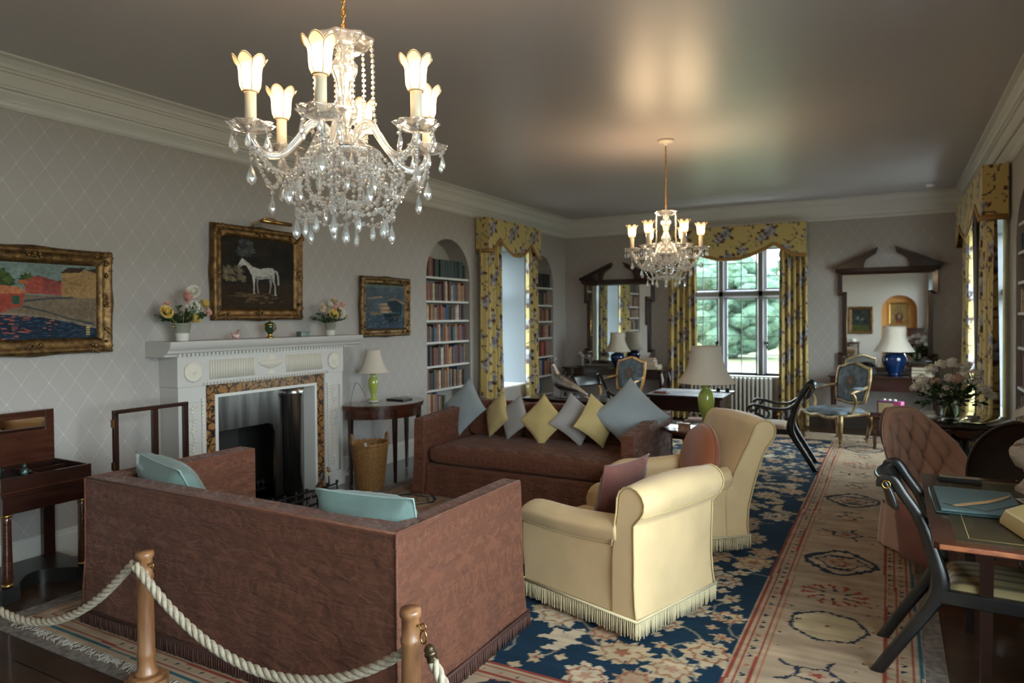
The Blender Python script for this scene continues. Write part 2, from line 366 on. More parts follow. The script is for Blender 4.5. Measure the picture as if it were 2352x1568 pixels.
# ---------------------------------------------------------------- windows
stone = mat('grey_stone', (.15,.145,.155), .7, bump=.2, bscale=50); lead = mat('lead_came', (.06,.065,.07), .5, metal=.3)
wglass = bpy.data.materials.new('window_glass'); wglass.use_nodes = True
_n = wglass.node_tree; _n.nodes.clear(); _o = _n.nodes.new('ShaderNodeOutputMaterial'); _t = _n.nodes.new('ShaderNodeBsdfTransparent'); _g = _n.nodes.new('ShaderNodeBsdfGlossy'); _g.inputs['Roughness'].default_value = .02
_m = _n.nodes.new('ShaderNodeMixShader'); _m.inputs[0].default_value = .06; _n.links.new(_t.outputs[0], _m.inputs[1]); _n.links.new(_g.outputs[0], _m.inputs[2]); _n.links.new(_m.outputs[0], _o.inputs[0]); _t.inputs[0].default_value = (.93,.98,.96,1)
def window(name, loc, rz, W, z0, z1, lights, zt, label, mull=.12, det=True):
    """local x along wall, +y into room; lights = number of lights"""
    r = T(name, label, 'window', loc, rz); r['kind'] = 'structure'
    pw = (W-mull*(lights-1))/lights; fb = MB()
    for k in range(1, lights):
        x = -W/2+k*pw+(k-1)*mull
        fb.prism([(x,-.07),(x+.03,.05),(x+mull-.03,.05),(x+mull,-.07)], z0, z1, 'z')
    fb.prism([(-.07, zt-.06),(.05, zt-.035),(.05, zt+.035),(-.07, zt+.06)], -W/2, W/2, 'x')
    O('mullion', fb, stone, r)
    for k in range(lights):
        x0 = -W/2+k*(pw+mull)
        for (a, b, rows) in ((z0, zt-.06, 4), (zt+.06, z1, 3)):
            f = MB(); t_ = .022
            for bx in (((x0,-.05,a),(x0+t_,-.02,b)), ((x0+pw-t_,-.05,a),(x0+pw,-.02,b)), ((x0,-.05,a),(x0+pw,-.02,a+t_)), ((x0,-.05,b-t_),(x0+pw,-.02,b))): f.box(*bx)
            fr = O('casement', f, mat('casement_paint', (.28,.29,.33), .5), r)
            lb = MB().box((x0+pw/2-.006,-.043,a), (x0+pw/2+.006,-.027,b))
            for q in range(1, rows): zz = a+(b-a)*q/rows; lb.box((x0,-.043,zz-.005), (x0+pw,-.027,zz+.005))
            O('glazing_bar', lb, lead, fr)
            O('glass_pane', MB().box((x0+.01,-.037,a+.01), (x0+pw-.01,-.034,b-.01)), wglass, fr)
        if det and k != 1:
            x = x0+pw-.02 if k == 0 else x0+.02
            O('window_latch', MB().tube([(x,-.01,z0+.50),(x+.01,.02,z0+.47),(x-.03,.03,z0+.38)], .011, 6).box((x-.03,-.02,z0+.46),(x+.03,0,z0+.50)), iron, r)
    return r
w1 = window('window_1', (-2.04, YF+.28, 0), PI, 1.64, .70, 2.62, 3, 1.935, 'stone mullioned window with leaded lights in the far wall')
window('window_2', (XL-.72, 8.7, 0), -PI/2, 1.16, .60, 2.62, 2, 1.9, 'window deep inside the left wall embrasure', det=False)
window('window_3', (XR+.26, 9.0, 0), PI/2, 1.9, .5, 2.55, 3, 1.85, 'window behind curtains in the right wall', det=False)
window('window_4', (XR+.26, 1.65, 0), PI/2, 2.4, .55, 2.75, 3, 1.95, 'near window in the right wall', det=False)
window('window_5', (XR+.26, -.9, 0), PI/2, 1.6, .75, 2.6, 3, 1.95, 'nearest window in the right wall', det=False)
O('trim_2', MB().box((-2.9, YF-.06, .672), (-1.18, YF+.34, .70)), white, kind='structure', label='white sill below the far window', cat='sill', bev=.006)
O('trim_3', MB().box((XL-.8, 8.1, .575), (XL+.02, 9.3, .603)), white, kind='structure', label='white seat board in the left window recess', cat='sill', bev=.006)
# ---------------------------------------------------------------- outside
lawn = mat('lawn_grass', (.070,.080,.030), .9, c2=(.095,.105,.042), vscale=.35); bouncem = mat('pale_bounce_ground', (.22,.205,.19), .9, var=.3, vscale=30)
for nm, x0, x1, y0, y1, lb in (('lawn', -60, 60, YF+1.5, 110, 'sunlit lawn beyond the far window'), ('lawn', XR+1.2, 60, -40, YF+1.5, 'lawn outside the right-hand windows'), ('lawn', -60, XL-1.6, -40, YF+1.5, 'lawn outside the left window')):
    O(nm, MB().box((x0,y0,-1.0),(x1,y1,-.9)), lawn, label=lb, cat='lawn', kind='structure')
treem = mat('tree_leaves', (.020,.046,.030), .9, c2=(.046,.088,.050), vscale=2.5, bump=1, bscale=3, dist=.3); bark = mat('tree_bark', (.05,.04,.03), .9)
def tree(x, y, h, r, i):
    t = T('tree', '', 'tree', (x, y, -.9)); t['group'] = 'trees beyond the lawn'
    t['label'] = 'soft green tree seen through the far window, %s' % i
    O('trunk', MB().tube([(0,0,0),(.1,0,h*.5)], [r*.09, r*.05], 8), bark, t)
    c = MB(); rr = random.Random(x*31+y)
    for k in range(170):
        a, e = rr.uniform(0, 2*PI), rr.uniform(-1.3, 1.4); q = rr.uniform(.3, .78)*r
        cx, cy, cz = q*math.cos(a)*math.cos(e), q*math.sin(a)*math.cos(e), h*.5+q*math.sin(e)*h*.56/r
        ph = rr.uniform(0, 6); s = rr.uniform(.11, .24)*r
        c.ball((cx, cy, max(cz, s*.6)), (s, s, s*.75), 12, 8, lambda a_, t_: 1+.16*math.sin(5*a_+ph)+.12*math.sin(7*t_+3*a_)+.08*math.sin(11*a_+9*t_))
    O('foliage', c, treem, t)
names = ('rounded one seen in the left light', 'rounded one seen in the middle light', 'rounded one seen in the right light', 'tall one at the far left', 'tall rear one left of the middle light', 'tall rear one behind the middle light', 'tall rear one to the right', 'smaller one at the right edge')
for i, (x, y, h, r) in enumerate(((-16,40,6.5,4),(-8.3,42,6,3.9),(-.8,43,6.2,4),(-28,52,10,6),(-16,56,9,5.5),(-5.5,58,8.5,5),(4.5,58,9,5),(7,42,5.5,3.5))):
    tree(x, y, h, r, names[i])
hg = MB(); rr = random.Random(9)
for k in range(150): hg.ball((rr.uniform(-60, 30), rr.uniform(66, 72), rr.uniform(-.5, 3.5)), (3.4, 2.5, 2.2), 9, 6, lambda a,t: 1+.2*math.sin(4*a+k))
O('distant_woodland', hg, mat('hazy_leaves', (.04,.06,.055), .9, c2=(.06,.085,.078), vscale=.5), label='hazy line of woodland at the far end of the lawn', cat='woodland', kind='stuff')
O('bounce_ground', MB().box((XR+1.3, -6, -.9), (XR+6, YF+1.4, -.86)), bouncem, label='unseen pale ground added outside the right-hand windows to bounce light onto the ceiling', cat='bounce_ground', kind='structure')  # unseen pale ground, added to bounce neutral daylight up to the ceiling
hb = MB(); rr = random.Random(4)
for k in range(90): hb.ball((rr.uniform(-9, 3), rr.uniform(14.5, 16), -.75+rr.uniform(0,.5)), (.5,.5,.42), 8, 5, lambda a,t: 1+.2*math.sin(4*a+k))
O('garden_shrubs', hb, mat('shrub_leaves', (.03,.065,.014), .9, c2=(.055,.095,.025), vscale=3), label='band of bright shrubs just outside the far window', cat='shrubs', kind='stuff')
# ---------------------------------------------------------------- pigment painting on point grids
class Ras:
    """X, Y coordinate arrays with a colour per point; stamps lay flat pigment"""
    def __init__(s, X, Y, c): s.X = X; s.Y = Y; s.C = np.empty(X.shape+(3,)); s.C[:] = c
    def sub(s, x0, x1, y0, y1):
        xs = s.X[0]; ys = s.Y[:, 0]
        i0, i1 = np.searchsorted(xs, [x0, x1]); j0, j1 = np.searchsorted(ys, [y0, y1])
        return slice(j0, j1+1), slice(i0, i1+1)
    def shape(s, x, y, r, fn, c, var=0):
        sl = s.sub(x-r, x+r, y-r, y+r); dx = s.X[sl]-x; dy = s.Y[sl]-y
        if dx.size == 0: return
        m = fn(dx, dy)
        cc = np.array(c)*(1+var*(rng.random()-.5)); s.C[sl][m] = cc
    def flower(s, x, y, r, c, k=8, amp=.15, rot=0, asp=1, ph=0):
        def fn(dx, dy):
            a = dx*math.cos(rot)+dy*math.sin(rot); b = (-dx*math.sin(rot)+dy*math.cos(rot))/asp
            th = np.arctan2(b, a); return np.hypot(a, b) < r*(1+amp*np.cos(k*th+ph)+amp*.5*np.sin((k*2+1)*th+2*ph))/(1+amp)
        s.shape(x, y, r*1.3*max(1, asp), fn, c, .15)
    def ringf(s, x, y, r, w_, c, k=8, amp=.15, asp=1, rot=0):
        def fn(dx, dy):
            a = dx*math.cos(rot)+dy*math.sin(rot); b = (-dx*math.sin(rot)+dy*math.cos(rot))/asp
            th = np.arctan2(b, a); d = np.hypot(a, b)-r*(1+amp*np.cos(k*th))
            return np.abs(d) < w_*(1+.9*(np.sin(k*2.5*th+3*np.cos(3*th)) > .3))
        s.shape(x, y, r*1.4*max(1, asp)+w_*3, fn, c)
    def leaf(s, x, y, L, w_, rot, c, bend=.3):
        def fn(dx, dy):
            a = (dx*math.cos(rot)+dy*math.sin(rot))/L; b = -dx*math.sin(rot)+dy*math.cos(rot)-bend*L*(1-a*a)
            return (np.abs(a) < 1) & (np.abs(b) < w_*np.sqrt(np.clip(1-a*a, 0, 1))*(1+.25*np.sin(13*a+rot*5)))
        s.shape(x, y, L*1.35, fn, c, .2)
    def line(s, pts, w_, c):
        for (x0, y0), (x1, y1) in zip(pts[:-1], pts[1:]):
            sl = s.sub(min(x0,x1)-w_, max(x0,x1)+w_, min(y0,y1)-w_, max(y0,y1)+w_); X = s.X[sl]; Y = s.Y[sl]
            if X.size == 0: continue
            dx, dy = x1-x0, y1-y0; L2 = dx*dx+dy*dy+1e-12
            t = np.clip(((X-x0)*dx+(Y-y0)*dy)/L2, 0, 1); m = np.hypot(X-x0-t*dx, Y-y0-t*dy) < w_; s.C[sl][m] = c
    def poly(s, pts, c):
        xs = [p[0] for p in pts]; ys = [p[1] for p in pts]; sl = s.sub(min(xs), max(xs), min(ys), max(ys)); X = s.X[sl]; Y = s.Y[sl]
        if X.size == 0: return
        ins = np.zeros(X.shape, bool); n = len(pts)
        for i in range(n):
            x0, y0 = pts[i]; x1, y1 = pts[(i+1) % n]
            if y0 == y1: continue
            ins ^= ((Y >= min(y0, y1)) & (Y < max(y0, y1)) & (X < (x1-x0)*(Y-y0)/(y1-y0)+x0))
        s.C[sl][ins] = c
def noise2(shape, cells, amp):
    ny, nx = shape; g = rng.random((cells[1]+2, cells[0]+2))-.5
    x = np.linspace(0, cells[0], nx); y = np.linspace(0, cells[1], ny); xi = x.astype(int); yi = y.astype(int); fx = (x-xi)[None, :]; fy = (y-yi)[:, None]
    g00 = g[yi][:, xi]; g01 = g[yi][:, xi+1]; g10 = g[yi+1][:, xi]; g11 = g[yi+1][:, xi+1]
    return amp*((g00*(1-fx)+g01*fx)*(1-fy)+(g10*(1-fx)+g11*fx)*fy)
def grid_mesh(name, X, Y, Z, C, m, parent=None, **k):
    ny, nx = X.shape; me = bpy.data.meshes.new(name); nv = nx*ny
    co = np.stack([X, Y, Z], -1).reshape(-1).astype(np.float32); me.vertices.add(nv); me.vertices.foreach_set('co', co)
    i = np.arange(nx-1)[None, :]+np.arange(ny-1)[:, None]*nx; q = np.stack([i, i+1, i+1+nx, i+nx], -1).reshape(-1, 4); nf = len(q)
    me.loops.add(nf*4); me.loops.foreach_set('vertex_index', q.ravel()); me.polygons.add(nf); me.polygons.foreach_set('loop_start', np.arange(nf)*4); me.polygons.foreach_set('loop_total', np.full(nf, 4))
    me.update(); me.validate(); me.polygons.foreach_set('use_smooth', np.ones(nf, bool))
    o = bpy.data.objects.new(name, me); col.objects.link(o); me.materials.append(m); set_col(o, C)
    if parent: o.parent = parent
    for a, b in k.items(): o[a] = b
    return o
# ---- carpet
RX0, RX1, RY0, RY1 = -4.08, .13, 1.92, 10.15
NAVY = (.004,.022,.046); CRM = (.42,.31,.19); BGE = (.355,.255,.17); TER = (.27,.105,.055); RED = (.22,.040,.022); BLK = (.016,.022,.038); PNK = (.38,.21,.13)
xs = np.arange(RX0, RX1+.004, .009); ys = np.concatenate([np.arange(RY0, 5, .009), np.arange(5, RY1+.01, .016)])
X, Y = np.meshgrid(xs, ys); R = Ras(X, Y, BGE)
FX0, FX1, FY0, FY1 = RX0+.77, -.655, RY0+.80, RY1-.62
inf = (X > FX0) & (X < FX1) & (Y > FY0) & (Y < FY1); R.C[inf] = NAVY
rr = random.Random(12)
def vine(x, y, a, n, c, w_=.008):
    p = [(x, y)]
    for i in range(n): a += rr.uniform(-.7, .7); x += .07*math.cos(a); y += .07*math.sin(a); p.append((x, y))
    R.line(p, w_, c)
gy = FY0+.1; row = 0
while gy < FY1:
    gx = FX0+.12+(row % 2)*.17
    while gx < FX1:
        x, y = gx+rr.uniform(-.05,.05), gy+rr.uniform(-.05,.05); k = rr.random()
        vine(x, y, rr.uniform(0, 6.3), 4, (.20,.17,.13), .006)
        cc = rr.choice([CRM, (.44,.33,.215), (.36,.245,.15), (.46,.36,.25)])
        if k < .38:
            r = rr.uniform(.10, .17); q = rr.randint(7, 11); rt = rr.uniform(0, 3); R.flower(x, y, r, cc, q, .16, rt, rr.uniform(.65, 1)); R.ringf(x, y, r*.55, .006, rr.choice([TER, (.28,.14,.07)]), 6, .15); R.flower(x, y, r*.28, rr.choice([TER, PNK, NAVY]), 5, .25)
        elif k < .7:
            for q in range(rr.randint(2, 4)):
                a = rr.uniform(0, 6.3); R.leaf(x+.07*math.cos(a), y+.07*math.sin(a), rr.uniform(.08,.14), rr.uniform(.022,.042), a+rr.uniform(-.6,.6), cc, rr.uniform(-.4,.4))
        else:
            R.flower(x, y, rr.uniform(.06,.09), cc, 5, .3, rr.uniform(0,3), .6); R.flower(x, y, .022, TER, 4, .3)
            for q in range(3): a = rr.uniform(0,6.3); R.flower(x+.12*math.cos(a), y+.12*math.sin(a), rr.uniform(.025,.045), cc, 4, .3)
        gx += rr.uniform(.24, .32)
    gy += .225; row += 1
out = ~inf; bg_ = np.array(BGE); R.C[out] = bg_           # borders
R.C[out] = np.clip(bg_*(1+noise2(X.shape, (14, 90), .35)[..., None]), 0, 1)[out]
def bline(off, c, w_=.005):
    for a in (FX0-off, FX1+off): R.line([(a+.006*math.sin(t*2.1), t) for t in np.arange(FY0-off, FY1+off, .1)], w_, c)
    for b in (FY0-off, FY1+off): R.line([(t, b+.004*math.sin(t*3)) for t in np.arange(FX0-off, FX1+off, .1)], w_, c)
for off, c, w_ in ((.012, RED, .009), (.045, RED, .005), (.105, RED, .006), (.135, (.3,.12,.06), .004), (.625, RED, .006), (.675, RED, .005), (.735, RED, .005), (.765, (.02,.09,.12), .008)): bline(off, c, w_)
for off in (.075, .65, .705):
    for t in np.arange(FY0, FY1, .085):
        for a in (FX0-off, FX1+off): R.flower(a, t+rr.uniform(-.02,.02), .014, rr.choice([BLK, BLK, TER]), 3, .4, 0, 1.5)
    for t in np.arange(FX0, FX1, .085):
        for b in (FY0-off, FY1+off): R.flower(t, b, .014, rr.choice([BLK, BLK, TER]), 3, .4, 0, .7)
def medallion(x, y, k, ax):
    e = 1.0
    if k == 0:
        R.flower(x, y, .17, (.43,.335,.20), 9, .03, 0, 1.0); R.ringf(x, y, .175, .007, BLK, 7, .04, 1.0); R.flower(x, y, .014, RED, 3, .2)
    elif k == 1:
        for q in range(12):
            a = q*PI/6; R.leaf(x+.13*math.cos(a), y+.12*math.sin(a), .035, .012, a, RED, .3); R.flower(x+.165*math.cos(a+.2), y+.15*math.sin(a+.2), .018, RED, 4, .3)
        for q in range(6):
            a = q*PI/3+.5; R.flower(x+.075*math.cos(a), y+.07*math.sin(a), .024, BLK, 3, .2, a, .55)
    elif k == 2:
        R.ringf(x, y, .185, .013, BLK, 4, .09, 1.15); R.ringf(x, y+.02, .13, .006, BLK, 6, .12, .8); R.leaf(x, y+.1, .07, .02, 0, BLK, .2); R.leaf(x, y-.11, .08, .022, 0, BLK, -.2); R.ringf(x, y-.02, .05, .008, RED, 5, .2, .6); R.flower(x, y+.06, .03, TER, 5, .3)
    elif k == 3:
        R.ringf(x, y, .09, .008, BLK, 5, .14, .7); R.flower(x, y, .04, RED, 5, .3, 0, .6)
        for q in range(5): a = q*1.26; R.leaf(x+.17*math.cos(a), y+.12*math.sin(a), .045, .01, a, rr.choice([BLK, TER]), .3)
    else:
        for q in range(4): a = q*PI/2+.4; R.flower(x+.08*math.cos(a), y+.05*math.sin(a), .035, BLK, 4, .35, a, .6)
        R.flower(x, y, .03, TER, 6, .3); R.leaf(x, y+.12, .08, .014, .1, BLK, .2); R.leaf(x, y-.11, .06, .012, .1, RED, .2)
seq = [3, 0, 1, 2, 4, 4, 3, 2, 0, 4, 2, 1, 4, 0, 3, 2, 4, 1, 3]; mx_ = FX1+.37
y = 2.62; i = 0
ymarks = [(2.85, 4), (3.28, 3), (3.83, 0), (4.28, 1), (4.86, 2), (5.5, 3), (6.0, 4), (6.55, 2), (7.1, 4), (7.6, 3), (8.1, 1), (8.6, 4), (9.1, 2), (9.6, 3)]
for y, k in ymarks:
    medallion(mx_, y, k, 0); medallion(FX0-.37, y, k, 0)
    for q in range(9): R.flower(mx_+rr.choice([-1,1])*rr.uniform(.14,.23), y+rr.uniform(-.24,.24), rr.uniform(.008,.02), rr.choice([BLK, TER, RED, BLK]), 3, .4, rr.uniform(0,3), .6)
for x in np.arange(RX0+.3, RX1-.2, .46):
    medallion(x, FY0-.38, seq[int((x+5)*3) % 19], 0); medallion(x, FY1+.33, seq[int((x+9)*3) % 19], 0)
R.C *= (1+noise2(X.shape, (60, 160), .35)+noise2(X.shape, (9, 400), .30))[..., None]
R.C = np.clip(R.C, 0, 1)
Z = .0125+noise2(X.shape, (20, 40), .004)
edge = np.minimum.reduce([X-RX0, RX1-X, Y-RY0, RY1-Y]); Z = np.where(edge < .006, .0075, Z)
rug = grid_mesh('carpet', X, Y, Z, R.C, vmat('wool_pile', .95, bump=.6, bscale=350, spec=.05, sheen=.03))
rug['label'] = 'large oriental carpet with blue floral field and cream medallion border'; rug['category'] = 'carpet'
u = O('rug_underlay', MB().box((RX0-.12, RY0-.10, 0), (RX1+.09, RY1+.02, .006)), mat('felt_underlay', (.17,.14,.12), .95, bump=.8, bscale=120, var=.35, vscale=30), label='grey felt underlay showing around the edge of the oriental carpet', cat='underlay')
fb = MB(); rr = random.Random(3)
for i in range(420):
    x = RX0+rr.random()*(2.9); L = rr.uniform(.02, .055)
    fb.tube([(x, RY0, .012), (x+rr.uniform(-.02,.02), RY0-L*.6, .010), (x+rr.uniform(-.03,.03), RY0-L, .007)], .0022, 4)
O('frayed_warp', fb, mat('warp_thread', (.42,.38,.33), .9), rug, kind='stuff')
# ---- chintz cloth
def chintz():
    n = 300; X, Y = np.meshgrid(np.linspace(0, .62, n), np.linspace(0, .84, 400)); R = Ras(X, Y, (.50,.385,.15))
    BR = (.07,.05,.045); LF = (.075,.030,.022); PT = (.27,.26,.29); PT2 = (.40,.38,.40); PT3 = (.20,.19,.23)
    def blossom(x, y, r, q):
        for ox in (-.62, 0, .62):
            for oy in (-.84, 0, .84):
                X0, Y0 = x+ox, y+oy
                for k in range(5): a = k*1.26+q; R.leaf(X0+r*.95*math.cos(a), Y0+r*.95*math.sin(a), r*.5, r*.26, a, LF, .1)
                for k in range(6): a = k*1.05+q*2; R.flower(X0+r*.42*math.cos(a), Y0+r*.42*math.sin(a), r*.5, (PT, PT2, PT3)[k % 3], 3, .12, a, .8)
                R.flower(X0, Y0, r*.16, (.12,.03,.025), 5, .3)
    def branch(p, w_=.007):
        for ox in (-.62, 0, .62):
            for oy in (-.84, 0, .84): R.line([(a+ox, b+oy) for a, b in p], w_, BR)
    def curl(x, y, r, a0, a1, w_=.007): branch([(x+r*math.cos(a), y+r*math.sin(a)) for a in np.linspace(a0, a1, 14)], w_)
    curl(.24,.25,.14,0,4); curl(.45,.60,.13,1,5.2); curl(.1,.62,.11,-1,2.6,.005); curl(.5,.14,.1,2,5.5,.005)
    for i in range(14):
        a = i*1.7; x = (.37*i) % .62; y = (.29*i) % .84; branch([(x,y),(x+.06*math.cos(a),y+.06*math.sin(a)),(x+.09*math.cos(a+.5),y+.09*math.sin(a+.5))], .0035)
        for ox in (0,.62): R.leaf(x+.09*math.cos(a)+ox-.31, y+.09*math.sin(a), .02, .006, a, (.14,.09,.06), .1)
    blossom(.14,.20,.095,0); blossom(.25,.11,.07,1); blossom(.46,.42,.10,.7); blossom(.34,.52,.07,2); blossom(.12,.68,.085,1.4); blossom(.53,.78,.075,.4)
    return R.C
CH = chintz()
def chz(u, v):
    i = (np.mod(u, .62)/.62*299).astype(int); j = (np.mod(v, .84)/.84*399).astype(int); return CH[j, i]
chm = vmat('chintz', .7, bump=.15, bscale=200, sheen=.2)
trimm = mat('amber_braid', (.30,.155,.045), .7, bump=.5, bscale=150)
def curtain(parent, x0, x1, z0, z1, y, folds, off=0, gather=.0):
    """hangs in local x0..x1 at depth y (front), pleated; the cloth is wider than its span"""
    nx = max(30, int(folds*16)); nz = int((z1-z0)/.018); U, V = np.meshgrid(np.linspace(0,1,nx), np.linspace(0,1,nz))
    c = (x0+x1)/2; hw = (x1-x0)/2*(1+gather*(1-V)); ph = 2*PI*folds*U
    XX = c+(2*U-1)*hw+.012*np.sin(2*ph)*0; am = .035+.018*(1-V)
    YY = y+am*np.sin(ph)+.012*np.sin(2.3*ph+3*V+off)
    ZZ = z0+V*(z1-z0); w_ = (x1-x0)*1.9
    return grid_mesh('curtain_panel', XX, YY, ZZ, chz(U*w_+off, ZZ), chm, parent)
def pelmet(parent, W, ztop, drop, dep, off=0):
    def zb(s):
        return interp([0,.15,.33,.50,.60,.70,.85,1], [-.49,-.485,-.43,-.35,-.285,-.36,-.465,-.47], abs(s))*drop/.47
    n = 90; S = np.linspace(-1, 1, n); V = np.linspace(0, 1, 40)
    xs_ = S*W/2; ZB = np.array([zb(s) for s in S]); XX = np.repeat(xs_[None, :], 40, 0); ZZ = ztop+ZB[None, :]*(1-V[:, None]); YY = np.full_like(XX, dep)
    p = grid_mesh('pelmet_front', XX, YY, ZZ, chz(XX+off, ZZ-.1), chm, parent)
    for sgn in (-1, 1):
        y_ = np.linspace(dep, .005, 14); YY = np.repeat(y_[None, :], 40, 0); ZZ = ztop+zb(1)*(1-V[:, None])+0*YY; XX = np.full_like(YY, sgn*W/2)
        grid_mesh('pelmet_side', XX, YY, ZZ, chz(YY*1.0+off+.2, ZZ-.1), chm, parent)
    pts = [(-W/2, 0.01, ztop+zb(1))]+[(x, dep+.004, ztop+zb(s)) for x, s in zip(xs_, S)]+[(W/2, .01, ztop+zb(1))]
    O('braid_trim', MB().tube(pts, .02, 6, sx=1.3, sy=.5), trimm, parent)
    O('pelmet_board', MB().box((-W/2+.01, .005, ztop-.02), (W/2-.01, dep-.005, ztop)), white, parent)
def curtains(label_l, label_r, label_p, loc, rz, W, ztop, drop, dep, spans, g):
    t = T('pelmet', label_p, 'pelmet', loc, rz); t['group'] = g; pelmet(t, W, ztop, drop, dep, off=.1)
    for (x0, x1, zb_, f), lb in zip(spans, (label_l, label_r)):
        c = T('curtain', lb, 'curtain', loc, rz); c['group'] = g+' curtains'; curtain(c, x0, x1, zb_, ztop-.2, .10, f, off=.3 if x0 < 0 else .05, gather=.12)
# far: local x = -world x about -2.125
curtains('yellow magnolia chintz curtain on the right of the far window', 'yellow magnolia chintz curtain on the left of the far window', 'yellow magnolia chintz pelmet with scalloped braid over the far window',
    (-2.125, YF-.02, 0), PI, 2.12, 2.925, .47, .20, ((-1.07, -.70, .02, 5), (.50, .93, .02, 5)), 'far window')
# left: local x = -world y about 8.62
curtains('yellow chintz curtain right of the left-wall window, beside the far bookcase', 'yellow chintz curtain between the near bookcase and the left-wall window', 'short magnolia chintz pelmet on the left wall between the bookcases',
    (XL+.02, 8.63, 0), -PI/2, 1.56, 2.93, .44, .20, ((-.80, -.50, .02, 3.4), (.30, .80, .02, 5)), 'left window')
curtains('near chintz curtain on the right wall, beside the arched bookcase', 'far chintz curtain on the right wall near the corner', 'tall chintz pelmet on the right wall',
    (XR-.02, 8.95, 0), PI/2, 2.95, 2.93, .47, .20, ((-1.38, -.55, .02, 6), (.85, 1.40, .02, 4)), 'right window')
# ================================================================ furniture
def pillow(name, w_, h_, t_, m, label, loc, rot, piping=None, parent=None, cat='cushion', group=None, pinch=.10, seed=0, n=18):
    """cushion in local XZ plane, thickness along Y"""
    r_ = random.Random(seed); p1, p2 = r_.uniform(0,6), r_.uniform(0,6)
    def side(sg):
        def fn(u, v):
            a, b = 2*u-1, 2*v-1
            x = a*w_/2*(1-pinch*(1-b*b)**.8*abs(a)**2*0-pinch*.9*(1-b*b)*abs(a)); z = b*h_/2*(1-pinch*.9*(1-a*a)*abs(b))
            e = max(0, (1-a**2)*(1-b**2)); th = t_/2*e**.42
            th *= 1+.10*math.sin(4*a+p1)*math.sin(3*b+p2)*e
            wr = .006*math.sin(22*math.atan2(b, a)+p1)*max(0, (a*a+b*b)-.55)*e**.5*3
            return (x, sg*(th+wr), z)
        return fn
    mb = MB().grid(side(1), n, n).grid(lambda u, v: side(-1)(1-u, v), n, n)
    o = O(name, mb, m, parent, label, cat, group)
    o.location = loc; o.rotation_euler = rot if not isinstance(rot, Matrix) else rot.to_euler()
    if piping:
        pts = []
        q = side(1); N = 14
        for k in range(N): pts.append(q(k/N, 0))
        for k in range(N): pts.append(q(1, k/N))
        for k in range(N): pts.append(q(1-k/N, 1))
        for k in range(N): pts.append(q(0, 1-k/N))
        O('piping', MB().tube(pts, .005, 5, closed=True), piping, o)
    return o
def soft(mb_pts, f): return mb_pts
def rail(mb, prof, path, axis=None): pass
def fringe(mb, pts, drop, step=.012, r=.0042, seed=1, wob=.004):
    """twisted bullion fringe below a polyline of (x,y,z)"""
    rr_ = random.Random(seed); pts = [Vector(p) for p in pts]
    for a, b in zip(pts[:-1], pts[1:]):
        L = (b-a).length; n = max(1, int(L/step))
        for i in range(n):
            p = a.lerp(b, (i+.5)/n); q = p+Vector((rr_.uniform(-wob, wob), rr_.uniform(-wob, wob), -drop*rr_.uniform(.9, 1.03)))
            mb.tube([p, p.lerp(q, .5), q], [r*.8, r, r*.7], 5)
        mb.tube([a, b], r*1.5, 5)
